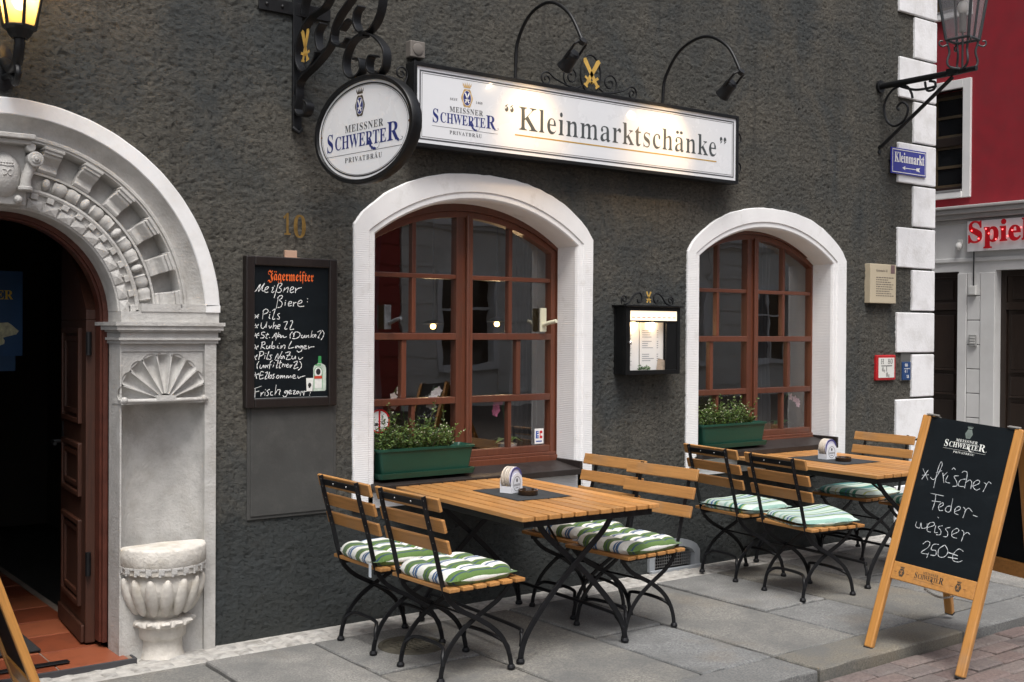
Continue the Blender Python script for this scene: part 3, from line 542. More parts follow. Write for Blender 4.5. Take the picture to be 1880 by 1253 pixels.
class Flat:
    """flat lettering laid on a plane given by origin o, axes u, v"""
    def __init__(s, o, u=(1, 0, 0), v=(0, 0, 1)):
        s.o, s.u, s.v = Vector(o), Vector(u), Vector(v)
        s.n = s.u.cross(s.v).normalized()
        s.mb = MB()

    def put(s, vs, fs, lift=0.0):
        s.mb.add([s.o + s.u * a + s.v * b + s.n * lift for a, b in vs], fs)
        return s

    def polys(s, ps, lift=0.0, offset=0.0):
        vs, fs = poly_mesh(ps, offset=offset)
        return s.put(vs, fs, lift)

    def each(s, ps, lift=0.0):
        for p in ps:
            s.put(p, [tuple(range(len(p)))], lift)
        return s

    def rect(s, x0, y0, x1, y1, lift=0.0):
        return s.put([(x0, y0), (x1, y0), (x1, y1), (x0, y1)], [(0, 1, 2, 3)], lift)

    def frame(s, x0, y0, x1, y1, t, lift=0.0):
        s.rect(x0, y0, x1, y0 + t, lift).rect(x0, y1 - t, x1, y1, lift)
        return s.rect(x0, y0 + t, x0 + t, y1 - t, lift).rect(x1 - t, y0 + t, x1, y1 - t, lift)

    def ring(s, cx, cy, a, b, t, lift=0.0, n=64):
        vs, fs = [], []
        for i in range(n):
            q = 2 * PI * i / n
            vs += [(cx + a * math.cos(q), cy + b * math.sin(q)), (cx + (a - t) * math.cos(q), cy + (b - t) * math.sin(q))]
            j = (i + 1) % n
            fs.append((2 * i, 2 * i + 1, 2 * j + 1, 2 * j))
        return s.put(vs, fs, lift)

    def disc(s, cx, cy, a, b, lift=0.0, n=40):
        return s.put([(cx + a * math.cos(2 * PI * i / n), cy + b * math.sin(2 * PI * i / n)) for i in range(n)], [tuple(range(n))], lift)

    def stroke(s, pts, wd, lift=0.0):
        return s.put(*stroke_poly(pts, wd), lift)

    def build(s, name, m, parent=None, thick=0.0):
        o = s.mb.build(name, m, parent)
        if thick > 0:
            md = o.modifiers.new('solid', 'SOLIDIFY')
            md.thickness = thick
            md.offset = 1
        return o

def sword_polys(cx, cy, h, lean=0.5):
    out = []
    for sg in (-1, 1):
        base = [(-0.085, 0.60), (0.03, 0.64), (0.095, 0.54), (0.070, -0.2), (0.2, -0.2), (0.2, -0.29), (0.06, -0.29), (0.06, -0.43), (0.1, -0.46),
                (0.1, -0.52), (-0.1, -0.52), (-0.1, -0.46), (-0.06, -0.43), (-0.06, -0.29), (-0.2, -0.29), (-0.2, -0.2), (-0.070, -0.2)]
        a = sg * lean
        out.append([(cx + h * (x * math.cos(a) - y * math.sin(a)), cy + h * (x * math.sin(a) + y * math.cos(a))) for x, y in base])
    return out

def logo(o, u, v, W, H, parent, m_text, m_word, crest=None, thin=None, seit=True, only_word=False, lift=0.0006, word_h=None, crest_dy=0.0):
    """brewery wordmark, local x 0..W, y 0 = baseline of the big letters; H = height of the big S"""
    f = Flat(o, u, v)
    # SCHWERTER: big S, small capitals, big last R
    ps = []
    hs, hc = H, H * 0.74
    ps += fit_word('S', 0, W * 0.10, -H * 0.06, hs)
    ps += fit_word('CHWERTE', W * 0.115, W * 0.80, 0.0, hc, 0.0)
    ps += fit_word('R', W * 0.805, W * 0.955, 0.0, hs)
    vs, fs = poly_mesh(ps)
    f.put(vs, fs, lift)
    f.stroke([(W * 0.555, hc * 0.42), (W * 0.585, hc * 0.05), (W * 0.62, -H * 0.2), (W * 0.665, -H * 0.27)], W * 0.026, lift * 1.3)
    f.stroke([(W * 0.885, H * 0.45), (W * 0.93, H * 0.05), (W * 0.955, -H * 0.06)], W * 0.02, lift * 1.3)
    f.build('wordmark', m_word, parent)
    g = Flat(o, u, v)
    g.rect(0, -H * 0.335, W * 0.66, -H * 0.31, lift)
    g.rect(W * 0.66, -H * 0.335, W * 0.99, -H * 0.31, lift)
    g.stroke([(W * 0.665, -H * 0.27), (W * 0.70, -H * 0.2), (W * 0.71, 0.0), (W * 0.69, H * 0.1)], W * 0.004, lift)
    g.stroke([(W * 0.955, -H * 0.06), (W * 0.99, -H * 0.03), (W * 1.0, H * 0.08), (W * 0.985, H * 0.12)], W * 0.005, lift)
    vs, fs = poly_mesh(fit_word('MEISSNER', W * 0.255, W * 0.765, H * 0.86, H * 0.40, W * 0.006))
    g.put(vs, fs, lift)
    if not only_word:
        vs, fs = poly_mesh(fit_word('PRIVATBRÄU', W * 0.255, W * 0.755, -H * 0.78, H * 0.27, W * 0.008))
        g.put(vs, fs, lift)
        if seit:
            vs, fs = poly_mesh(fit_word('SEIT', W * 0.26, W * 0.375, H * 1.72 + crest_dy, H * 0.17, W * 0.004))
            g.put(vs, fs, lift)
            vs, fs = poly_mesh(fit_word('1460', W * 0.65, W * 0.755, H * 1.72 + crest_dy, H * 0.17, W * 0.004))
            g.put(vs, fs, lift)
    g.build('lettering', m_text, parent)
    if crest:
        ms, mf, mw = crest
        crest_at(o, u, v, W * 0.515, H * 2.02 + crest_dy, H * 0.62, parent, ms, mf, mw, lift)

def crest_at(o, u, v, cx, cy, R, parent, ms, mf, mw, lift=0.0006):
    """oval shield under a crown with two crossed swords; R = half height of the oval"""
    s = Flat(o, u, v)
    pts = []
    for i in range(36):
        t = 2 * PI * i / 36
        k = 1 + 0.07 * math.cos(6 * t)
        pts.append((cx + R * 0.80 * k * math.cos(t), cy + R * 1.12 * k * math.sin(t)))
    s.put(pts, [tuple(range(36))], lift)
    cz = cy + R * 1.22
    s.rect(cx - R * 0.5, cz, cx + R * 0.5, cz + R * 0.2, lift * 1.2)
    for k in range(5):
        x = cx + (k - 2) * R * 0.25
        s.put([(x - R * 0.12, cz + R * 0.2), (x + R * 0.12, cz + R * 0.2), (x + (k - 2) * R * 0.06, cz + R * (0.72 - 0.06 * abs(k - 2)))], [(0, 1, 2)], lift * 1.2)
    s.build('crest', ms, parent)
    if mf:
        f = Flat(o, u, v)
        f.ring(cx, cy, R * 0.60, R * 0.90, R * 0.05, lift * 2.2)
        f.build('crest_rim', mw, parent)
        f = Flat(o, u, v)
        f.disc(cx, cy, R * 0.56, R * 0.86, lift * 2)
        f.build('crest_field', mf, parent)
    f = Flat(o, u, v)
    for q in sword_polys(cx, cy - R * 0.02, R * 1.15, 0.42):
        f.polys([q], lift * 3)
    f.build('crest_swords', mw, parent)
# ------------------------------------------------------------------ palette
def stucco_mat():
    m, t, b = nodes_of('roughcast')
    v = coord(t)
    n1 = noise(t, v, 1.3, 5, 0.6)
    n2 = noise(t, coord(t, (0.75, 1, 1.25)), 60, 6, 0.75)
    c = ramp(t, n1, [(0.3, (0.064, 0.064, 0.058)), (0.7, (0.096, 0.089, 0.075))])
    c2 = ramp(t, n2, [(0.34, (0.50, 0.50, 0.50)), (0.48, (0.95, 0.95, 0.95)), (0.68, (1.45, 1.42, 1.36))])
    c = mixc(t, 1.0, c, c2, 'MULTIPLY')
    # a darker, bluish painted band along the foot, with a ragged upper edge
    sx = t.nodes.new('ShaderNodeSeparateXYZ')
    t.links.new(v, sx.inputs[0])
    ad = t.nodes.new('ShaderNodeMath')
    ad.operation = 'MULTIPLY_ADD'
    t.links.new(noise(t, v, 3.0, 6, 0.7), ad.inputs[0])
    ad.inputs[1].default_value = -0.5
    t.links.new(sx.outputs['Z'], ad.inputs[2])
    c = mixc(t, ramp(t, ad.outputs[0], [(0.34, (0.75, 0.75, 0.75)), (0.48, (0, 0, 0))]), c, (0.026, 0.032, 0.034))
    # patches of older, greyer coat, and rain streaks
    pa = noise(t, v, 0.9, 7, 0.72, 0.6)
    c = mixc(t, ramp(t, pa, [(0.48, (0, 0, 0)), (0.62, (0.8, 0.8, 0.8))]), c, (0.044, 0.050, 0.052))
    stv = noise(t, coord(t, (5.5, 5.5, 0.35)), 2.0, 6, 0.65)
    c = mixc(t, ramp(t, stv, [(0.54, (0, 0, 0)), (0.72, (0.6, 0.6, 0.6))]), c, (0.034, 0.034, 0.032))
    # pale lime scuffs and mortar specks
    sp = noise(t, v, 120, 2, 0.5)
    c = mixc(t, ramp(t, sp, [(0.72, (0, 0, 0)), (0.80, (0.55, 0.55, 0.55))]), c, (0.25, 0.24, 0.22))
    t.links.new(c, b.inputs['Base Color'])
    b.inputs['Roughness'].default_value = 0.93
    b.inputs['Specular IOR Level'].default_value = 0.25
    vs = coord(t, (0.72, 1, 1.35))
    pit = noise(t, vs, 42, 5, 0.72, 0.3)
    pits = ramp(t, pit, [(0.36, (0, 0, 0)), (0.42, (0.75, 0.75, 0.75)), (0.60, (0.85, 0.85, 0.85)), (0.66, (1, 1, 1))])
    fine = noise(t, vs, 150, 4, 0.75)
    hh = mixc(t, 0.35, pits, fine)
    bump(t, b, hh, 1.0, 0.013)
    return m

STUCCO = stucco_mat()
WHITE = mat('white_masonry_paint', (0.80, 0.80, 0.80), 0.75, var=0.05, vs=3, bs=0.25, bscale=70, bdist=0.003, dirt=(0.45, 0.42, 0.37), dscale=3.2, damt=0.40)

def tooled_mat():
    m, t, b = nodes_of('white_tooled_stone')
    v = coord(t)
    wv = t.nodes.new('ShaderNodeTexWave')
    wv.bands_direction = 'Z'
    wv.inputs['Scale'].default_value = 26
    wv.inputs['Distortion'].default_value = 2.2
    wv.inputs['Detail'].default_value = 3
    t.links.new(v, wv.inputs['Vector'])
    n = noise(t, v, 3.0, 7, 0.65)
    c = ramp(t, n, [(0.3, (0.74, 0.74, 0.745)), (0.65, (0.82, 0.82, 0.82))])
    c = mixc(t, ramp(t, noise(t, v, 5, 8, 0.72), [(0.56, (0, 0, 0)), (0.76, (0.50, 0.50, 0.50))]), c, (0.42, 0.40, 0.36))
    t.links.new(c, b.inputs['Base Color'])
    b.inputs['Roughness'].default_value = 0.75
    sx = t.nodes.new('ShaderNodeSeparateXYZ')
    t.links.new(v, sx.inputs[0])
    mr = t.nodes.new('ShaderNodeMapRange')
    mr.inputs['From Min'].default_value = 2.16
    mr.inputs['From Max'].default_value = 2.24
    mr.inputs['To Min'].default_value = 1.0
    mr.inputs['To Max'].default_value = 0.0
    t.links.new(sx.outputs['Z'], mr.inputs['Value'])
    hm = t.nodes.new('ShaderNodeMath')
    hm.operation = 'MULTIPLY'
    t.links.new(wv.outputs['Fac'], hm.inputs[0])
    t.links.new(mr.outputs[0], hm.inputs[1])
    h2 = t.nodes.new('ShaderNodeMath')
    h2.operation = 'MULTIPLY_ADD'
    t.links.new(noise(t, v, 45, 5, 0.65), h2.inputs[0])
    h2.inputs[1].default_value = 0.8
    t.links.new(hm.outputs[0], h2.inputs[2])
    bump(t, b, h2.outputs[0], 0.22, 0.004)
    return m

TOOLED = tooled_mat()
STONE = mat('portal_stone', (0.46, 0.45, 0.43), 0.85, var=0.14, vs=11, bs=0.65, bscale=70, bdist=0.006, dirt=(0.27, 0.245, 0.21), dscale=6.5, damt=0.5)
WINWOOD = wood('window_wood', (0.128, 0.040, 0.020), 'Z', 0.42, 0.25, coat=0.3, dark=(0.10, 0.03, 0.02))
DOORWOOD = wood('door_wood', (0.052, 0.016, 0.007), 'Z', 0.55, 0.4)
IRON = mat('black_iron', (0.0065, 0.007, 0.008), 0.45, var=0.3, vs=20, bs=0.3, bscale=120, bdist=0.0015, spec=0.35)
DARKIRON = mat('chair_iron', (0.0055, 0.006, 0.0075), 0.48, spec=0.32, var=0.3, vs=20, bs=0.25, bscale=160, bdist=0.001)
GOLD = mat('gold_leaf', (0.88, 0.56, 0.14), 0.38, metal=0.55, var=0.15, vs=30)
OVALWHITE = mat('enamel_white_oval', (0.82, 0.83, 0.85), 0.28, var=0.02, vs=4, coat=0.5)
SIGNWHITE = mat('enamel_white', (0.74, 0.755, 0.78), 0.28, var=0.02, vs=4, coat=0.5)
INKGREY = mat('grey_lettering', (0.065, 0.068, 0.075), 0.5, var=0.1)
INKBLUE = mat('blue_lettering', (0.016, 0.028, 0.165), 0.45, var=0.1)
CRESTDARK = mat('crest_dark', (0.06, 0.045, 0.03), 0.5, var=0.3, vs=60)
CRESTGOLD = mat('crest_gold', (0.50, 0.33, 0.14), 0.4, var=0.3, vs=60)
PAPER = mat('paper_white', (0.80, 0.79, 0.77), 0.7, var=0.04)
BLACKINK = mat('black_ink', (0.02, 0.02, 0.02), 0.6)
GLASS = glass('window_glass', 0.21)
CLEAR = glass('clear_glass', 0.04)

# ------------------------------------------------------------------ the ground
def paving_mat():
    m, t, b = nodes_of('granite_slabs')
    v = coord(t)
    isl = t.nodes.new('ShaderNodeNewGeometry').outputs['Random Per Island']
    base = ramp(t, isl, [(0.0, (0.128, 0.131, 0.130)), (0.3, (0.215, 0.217, 0.214)), (0.55, (0.155, 0.142, 0.114)), (0.75, (0.245, 0.238, 0.222)), (1.0, (0.162, 0.168, 0.171))])
    g = noise(t, v, 95, 5, 0.75)
    c = mixc(t, 1.0, base, ramp(t, g, [(0.32, (0.45, 0.45, 0.45)), (0.5, (1, 1, 1)), (0.68, (1.65, 1.62, 1.56))]), 'MULTIPLY')
    n = noise(t, v, 2.4, 8, 0.68, 0.4)
    c = mixc(t, ramp(t, n, [(0.40, (0, 0, 0)), (0.66, (0.85, 0.85, 0.85))]), c, (0.118, 0.120, 0.118))
    n2 = noise(t, v, 1.7, 6, 0.6)
    c = mixc(t, ramp(t, n2, [(0.56, (0, 0, 0)), (0.75, (0.35, 0.35, 0.35))]), c, (0.22, 0.165, 0.10))
    # chewing gum and drip spots
    vo = t.nodes.new('ShaderNodeTexVoronoi')
    vo.inputs['Scale'].default_value = 5.5
    t.links.new(v, vo.inputs['Vector'])
    c = mixc(t, ramp(t, vo.outputs['Distance'], [(0.035, (0.5, 0.5, 0.5)), (0.06, (0, 0, 0))]), c, (0.09, 0.088, 0.085))
    t.links.new(c, b.inputs['Base Color'])
    b.inputs['Roughness'].default_value = 0.78
    b.inputs['Specular IOR Level'].default_value = 0.35
    h = mixc(t, 0.5, noise(t, v, 120, 5, 0.7), noise(t, v, 9, 4, 0.6))
    bump(t, b, h, 0.6, 0.006)
    return m

PAVE = paving_mat()
MORTAR = mat('joint_sand', (0.06, 0.056, 0.05), 0.95, var=0.3, vs=30, bs=0.6, bscale=90, bdist=0.006)

# ground sheet far and wide, below everything
g = MB()
g.add([(-60, -60, -0.12), (80, -60, -0.12), (80, 60, -0.12), (-60, 60, -0.12)], [(0, 1, 2, 3)])
struct(g.build('ground', MORTAR))

def slab(mb, x0, y0, x1, y1, z=0.0, j=0.019, th=0.1, wob=0.006):
    """one paving slab with softly broken edges"""
    zz = z + random.uniform(-wob, 0)
    tx, ty = random.uniform(-0.0015, 0.0015), random.uniform(-0.0015, 0.0015)
    r = 0.011
    cx, cy = (x0 + x1) / 2, (y0 + y1) / 2
    n = 10
    def ring(ins, dz):
        out = []
        X0, Y0, X1, Y1 = x0 + j / 2 + ins, y0 + j / 2 + ins, x1 - j / 2 - ins, y1 - j / 2 - ins
        es = [((X0, Y0), (X1, Y0)), ((X1, Y0), (X1, Y1)), ((X1, Y1), (X0, Y1)), ((X0, Y1), (X0, Y0))]
        for (a, b) in es:
            for i in range(n):
                k = i / n
                w_ = random.uniform(-0.0025, 0.0025)
                px, py = a[0] + (b[0] - a[0]) * k + w_, a[1] + (b[1] - a[1]) * k + w_
                out.append((px, py, zz + dz + tx * (px - cx) + ty * (py - cy)))
        return out
    rings = [ring(0, -th), ring(0, -r * 0.8), ring(r * 0.4, -r * 0.15), ring(r, 0)]
    m = 4 * n
    vs = [p for q in rings for p in q]
    fs = []
    for k in range(3):
        for i in range(m):
            i2 = (i + 1) % m
            fs.append((k * m + i, k * m + i2, (k + 1) * m + i2, (k + 1) * m + i))
    fs.append(tuple(3 * m + i for i in range(m)))
    mb.add(vs, fs)

pv = MB()
xs = [-2.4, -1.7, -1.1, -0.45, 0.2, 0.85, 1.5, 2.19, 2.79, 3.40, 4.07, 4.585, 5.28, 5.85, 6.50, 7.15, 7.8, 8.45, 9.0]
for a, b in zip(xs[:-1], xs[1:]):
    # some strips are one long slab, others break once
    if a in (2.19, 3.40, 4.585, 5.85, 7.15):
        slab(pv, a, -1.855, b, -0.26)
    else:
        br = random.choice([-1.05, -0.95, -1.2])
        slab(pv, a, -1.855, b, br)
        slab(pv, a, br, b, -0.26)
ks = [-2.4, -1.4, -0.5, 0.5, 1.5, 2.5, 3.5, 4.575, 5.83, 6.9, 7.9, 9.0]
for a, b in zip(ks[:-1], ks[1:]):
    slab(pv, a, -2.155, b, -1.855, 0.0, th=0.16)
struct(pv.build('pavement', PAVE))

# strip of small rough setts along the wall foot
st = MB()
x = -2.4
while x < 8.9:
    for (ya, yb) in ((-0.135, -0.02), (-0.255, -0.14)):
        l = random.uniform(0.10, 0.16)
        xx = x + (0.05 if ya < -0.2 else 0)
        n, m_ = 4, 4
        h0 = random.uniform(-0.006, 0.002)
        ph = random.random() * 9
        def fn(u, v_, xx=xx, l=l, ya=ya, yb=yb, h0=h0, ph=ph):
            e = min(u, 1 - u, v_, 1 - v_)
            z = h0 - 0.016 * (1 - min(1, e * 4)) ** 1.5 + 0.003 * math.sin(7 * u + ph) * math.cos(6 * v_ + ph)
            return (xx + l * u, ya + (yb - ya) * v_, z - 0.004)
        st.grid(5, 5, fn)
    x += 0.135
SETT = mat('wall_foot_setts', (0.36, 0.35, 0.33), 0.85, var=0.35, vs=25, bs=0.7, bscale=70, bdist=0.006, dirt=(0.16, 0.145, 0.12), dscale=8, damt=0.8)
struct(st.build('paving_edge', SETT, smooth=True))
b_ = MB()
b_.box((-2.4, -0.26, -0.11), (9.0, 0.02, -0.012))
struct(b_.build('paving_edge_bed', mat('lime_mortar', (0.40, 0.385, 0.36), 0.95, var=0.25, vs=20, bs=0.6, bscale=80, bdist=0.006)))

# brick road, three centimetres below the kerb
BRICK = None
def brick_mat():
    m, t, b = nodes_of('road_bricks')
    v = coord(t)
    isl = t.nodes.new('ShaderNodeNewGeometry').outputs['Random Per Island']
    base = ramp(t, isl, [(0.0, (0.110, 0.080, 0.074)), (0.3, (0.155, 0.116, 0.106)), (0.6, (0.125, 0.104, 0.099)), (0.8, (0.175, 0.142, 0.130)), (1.0, (0.140, 0.098, 0.090))])
    c = mixc(t, 1.0, base, ramp(t, noise(t, v, 60, 5, 0.7), [(0.3, (0.6, 0.6, 0.6)), (0.5, (1, 1, 1)), (0.72, (1.4, 1.38, 1.35))]), 'MULTIPLY')
    c = mixc(t, ramp(t, noise(t, v, 5, 8, 0.7), [(0.5, (0, 0, 0)), (0.75, (0.6, 0.6, 0.6))]), c, (0.17, 0.155, 0.14))
    t.links.new(c, b.inputs['Base Color'])
    b.inputs['Roughness'].default_value = 0.75
    bump(t, b, noise(t, v, 75, 6, 0.7), 0.6, 0.006)
    return m

rb = MB()
bw, bl = 0.120, 0.245
row = 0
yy = -2.172
while yy > -5.2:
    off = (row % 2) * bl / 2
    xx = 0.2 + off
    while xx < 9.5:
        h0 = -0.045 + random.uniform(-0.004, 0.004)
        rx, ry = random.uniform(-0.06, 0.06), random.uniform(-0.06, 0.06)
        g_ = 0.0055
        x0, x1, y1, y0 = xx + g_, xx + bl - g_, yy - g_, yy - bw + g_
        c0, c1 = 0.008, 0.013
        rg = [[(x0, y0), (x1, y0), (x1, y1), (x0, y1)], [(x0, y0), (x1, y0), (x1, y1), (x0, y1)], [(x0 + c1, y0 + c1), (x1 - c1, y0 + c1), (x1 - c1, y1 - c1), (x0 + c1, y1 - c1)]]
        zs = [h0 - 0.06, h0 - c0, h0]
        vs = []
        for q, z in zip(rg, zs):
            for (a, b) in q:
                vs.append((a + random.uniform(-0.002, 0.002), b + random.uniform(-0.002, 0.002), z + rx * (a - x0) * 0.2 + ry * (b - y0) * 0.2))
        fs = []
        for k in range(2):
            for i in range(4):
                fs.append((k * 4 + i, k * 4 + (i + 1) % 4, k * 4 + 4 + (i + 1) % 4, k * 4 + 4 + i))
        fs.append((8, 9, 10, 11))
        rb.add(vs, fs)
        xx += bl
    yy -= bw
    row += 1
BRICK = brick_mat()
struct(rb.build('road', BRICK))
rs = MB()
rs.box((-60, -30, -0.119), (60, -2.16, -0.058))
struct(rs.build('road_bed', mat('road_joint_sand', (0.085, 0.075, 0.066), 0.95, var=0.3, vs=30, bs=0.5, bscale=80, bdist=0.006)))
sd = MB()
sd.box((9.0, -2.155, -0.119), (60, 40, -0.03))
struct(sd.build('side_street', mat('side_street_stone', (0.20, 0.19, 0.18), 0.85, var=0.25, vs=14, bs=0.6, bscale=40, bdist=0.01)))

# round drain cover in the pavement
dc = thing('drain_cover', 'round brownish iron drain cover set in the pavement under the near left chair', 'drain cover', (3.18, -0.62, 0.0))
DRAIN = mat('rusty_cover', (0.075, 0.068, 0.050), 0.8, metal=0.0, var=0.3, vs=20, bs=0.6, bscale=60, bdist=0.004)
q = MB()
q.lathe([(0.0, 0.004), (0.135, 0.004), (0.14, 0.002), (0.15, 0.002), (0.152, 0.006), (0.172, 0.006), (0.176, -0.004)], 40)
for i in range(-3, 4):
    for j in range(-3, 4):
        if i * i + j * j < 11:
            q.cbox((i * 0.034, j * 0.034, 0.006), (0.018, 0.018, 0.006))
q.build('cover_plate', DRAIN, dc)
# ------------------------------------------------------------------ the tavern: one building with its parts
house = thing('tavern_building', 'tavern with dark grey roughcast wall, white quoins, two arched windows and a carved stone portal', 'building', (0, 0, 0))

W1 = dict(cx=4.06, hw=0.748, sp=2.200, sag=0.242, ox0=3.165, ox1=4.942, osp=2.25, oap=2.600, zb=0.63, sill=0.775, yf=0.19)
W2 = dict(cx=6.69, hw=0.740, sp=2.190, sag=0.232, ox0=5.815, ox1=7.597, osp=2.22, oap=2.575, zb=0.63, sill=0.800, yf=0.17)
PC = (1.343, 1.70)          # centre of the portal arch
PR0, PR1 = 0.512, 1.025
VENT = (5.705, 0.0, 0.235, 0.20)

def arch_z(x, cx, hw, sp, sag):
    R = (hw * hw + sag * sag) / (2 * sag)
    d = min(abs(x - cx), hw)
    return sp + math.sqrt(R * R - d * d) - (R - sag)

# --- displaced front wall: a fine grid of real relief, faces left out where the openings are
def vnoise(nx, nz, sx, sz, seed):
    """smooth value noise sampled on an nx x nz grid with cells of sx x sz samples"""
    rg = np.random.default_rng(seed)
    gx, gz = int(nx / sx) + 3, int(nz / sz) + 3
    G_ = rg.random((gz, gx))
    X = np.arange(nx) / sx
    Z = np.arange(nz) / sz
    ix, iz = X.astype(int), Z.astype(int)
    fx, fz = X - ix, Z - iz
    fx, fz = fx * fx * (3 - 2 * fx), fz * fz * (3 - 2 * fz)
    a = G_[iz][:, ix] * (1 - fx) + G_[iz][:, ix + 1] * fx
    b = G_[iz + 1][:, ix] * (1 - fx) + G_[iz + 1][:, ix + 1] * fx
    return a * (1 - fz)[:, None] + b * fz[:, None]

GX0, GX1, GZ0, GZ1, GS = 0.2, 8.60, -0.02, 4.75, 0.0085
nx, nz = int((GX1 - GX0) / GS), int((GZ1 - GZ0) / GS)
h = 0.72 * vnoise(nx, nz, 1.25, 1.1, 1) + 0.42 * vnoise(nx, nz, 2.3, 1.6, 2) + 0.20 * vnoise(nx, nz, 6.5, 3.6, 3) + 0.25 * vnoise(nx, nz, 17, 11, 7) + 0.55 * vnoise(nx, nz, 45, 34, 4)
clump = vnoise(nx, nz, 5.5, 3.2, 5)
h = h + 0.5 * np.clip(clump - 0.62, 0, 1) * 2.2
h -= 0.9 * np.clip(vnoise(nx, nz, 2.0, 1.1, 6) - 0.76, 0, 1) * 5 * (0.2 + vnoise(nx, nz, 20, 14, 8)) + 0.5 * np.clip(0.10 - np.abs(vnoise(nx, nz, 9, 3.2, 9) - 0.5), 0, 1) * 6 * np.clip(vnoise(nx, nz, 12, 10, 10) - 0.45, 0, 1)
h = h - h.mean()
gxs = GX0 + np.arange(nx) * (GX1 - GX0) / (nx - 1)
gzs = GZ0 + np.arange(nz) * (GZ1 - GZ0) / (nz - 1)
XX, ZZ = np.meshgrid(gxs, gzs)
amp = 0.0078
smooth_low = np.where(ZZ < 0.62, 0.75, 1.0)
YY = -amp * h * smooth_low
co = np.stack([XX, YY, ZZ], -1).reshape(-1, 3).astype(np.float32)
fi = (np.arange(nz - 1)[:, None] * nx + np.arange(nx - 1)[None, :])
quads = np.stack([fi, fi + 1, fi + nx + 1, fi + nx], -1).reshape(-1, 4)
cxm = (gxs[:-1] + gxs[1:])[None, :] / 2 + 0 * fi
czm = (gzs[:-1] + gzs[1:])[:, None] / 2 + 0 * fi
hole = np.zeros(fi.shape, bool)
for Wd in (W1, W2):
    R = (Wd['hw'] ** 2 + Wd['sag'] ** 2) / (2 * Wd['sag'])
    top = Wd['sp'] + np.sqrt(np.maximum(R * R - np.minimum(np.abs(cxm - Wd['cx']), Wd['hw']) ** 2, 0)) - (R - Wd['sag']) + 0.05
    hole |= (np.abs(cxm - Wd['cx']) < Wd['hw'] + 0.05) & (czm > Wd['zb'] + 0.06) & (czm < top)
rr = np.hypot(cxm - PC[0], czm - PC[1])
hole |= (rr < 0.99) & (czm > PC[1]) | (np.abs(cxm - PC[0]) < 0.982) & (czm <= PC[1])
hole |= (np.abs(cxm - VENT[0]) < 0.20) & (czm < 0.15)
quads = quads[~hole.reshape(-1)]
used = np.zeros(len(co), bool)
used[quads.reshape(-1)] = True
remap = np.cumsum(used) - 1
co = co[used]
quads = remap[quads]
me = bpy.data.meshes.new('wall')
me.vertices.add(len(co))
me.vertices.foreach_set('co', co.reshape(-1))
me.loops.add(len(quads) * 4)
me.loops.foreach_set('vertex_index', quads.reshape(-1).astype(np.int32))
me.polygons.add(len(quads))
me.polygons.foreach_set('loop_start', (np.arange(len(quads)) * 4).astype(np.int32))
me.polygons.foreach_set('loop_total', np.full(len(quads), 4, np.int32))
me.update()
me.validate()
me.polygons.foreach_set('use_smooth', [True] * len(me.polygons))
me.materials.append(STUCCO)
wall = bpy.data.objects.new('wall', me)
COL.objects.link(wall)
wall.parent = house

# plain continuation of the house outside the fine grid
k = MB()
k.box((-5.5, 0.0, -0.1), (0.2, 0.30, 8.5))
k.box((0.2, 0.0, 4.75), (8.78, 0.30, 8.5))
k.box((8.595, 0.0, -0.1), (8.78, 0.30, 4.75))
k.box((8.48, 0.30, -0.1), (8.78, 9.0, 8.5))
k.box((-5.5, 8.7, -0.1), (8.48, 9.0, 8.5))
k.box((-5.5, 0.30, -0.1), (-5.2, 8.7, 8.5))
k.build('outer_wall', STUCCO, house)
k = MB()
k.add([(-5.7, -0.35, 8.5), (9.0, -0.35, 8.5), (9.0, 4.5, 12.5), (-5.7, 4.5, 12.5), (-5.7, 9.3, 8.5), (9.0, 9.3, 8.5)],
      [(0, 1, 2, 3), (3, 2, 5, 4), (0, 3, 4), (1, 5, 2), (0, 4, 5, 1)])
k.build('roof', mat('clay_tiles', (0.30, 0.10, 0.06), 0.8, var=0.3, vs=20), house)

# --- rooms behind the openings
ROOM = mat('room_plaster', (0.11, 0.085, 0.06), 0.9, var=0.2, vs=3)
r_ = MB()
r_.add([(2.9, 0.34, -0.02), (8.4, 0.34, -0.02), (8.4, 5, -0.02), (2.9, 5, -0.02)], [(0, 1, 2, 3)])
r_.add([(2.9, 0.34, 3.0), (8.4, 0.34, 3.0), (8.4, 5, 3.0), (2.9, 5, 3.0)], [(3, 2, 1, 0)])
r_.add([(2.9, 5, -0.02), (8.4, 5, -0.02), (8.4, 5, 3.0), (2.9, 5, 3.0)], [(0, 1, 2, 3)])
r_.add([(2.9, 0.34, -0.02), (2.9, 5, -0.02), (2.9, 5, 3.0), (2.9, 0.34, 3.0)], [(0, 1, 2, 3)])
r_.add([(8.4, 0.34, -0.02), (8.4, 5, -0.02), (8.4, 5, 3.0), (8.4, 0.34, 3.0)], [(3, 2, 1, 0)])
for a, b in ((2.9, 3.29), (4.83, 5.93), (7.46, 8.4)):
    r_.add([(a, 0.34, -0.02), (b, 0.34, -0.02), (b, 0.34, 3.0), (a, 0.34, 3.0)], [(0, 1, 2, 3)])
for a, b in ((3.29, 4.83), (5.93, 7.46)):
    r_.add([(a, 0.34, -0.02), (b, 0.34, -0.02), (b, 0.34, 0.79), (a, 0.34, 0.79)], [(0, 1, 2, 3)])
    r_.add([(a, 0.34, 2.43), (b, 0.34, 2.43), (b, 0.34, 3.0), (a, 0.34, 3.0)], [(0, 1, 2, 3)])
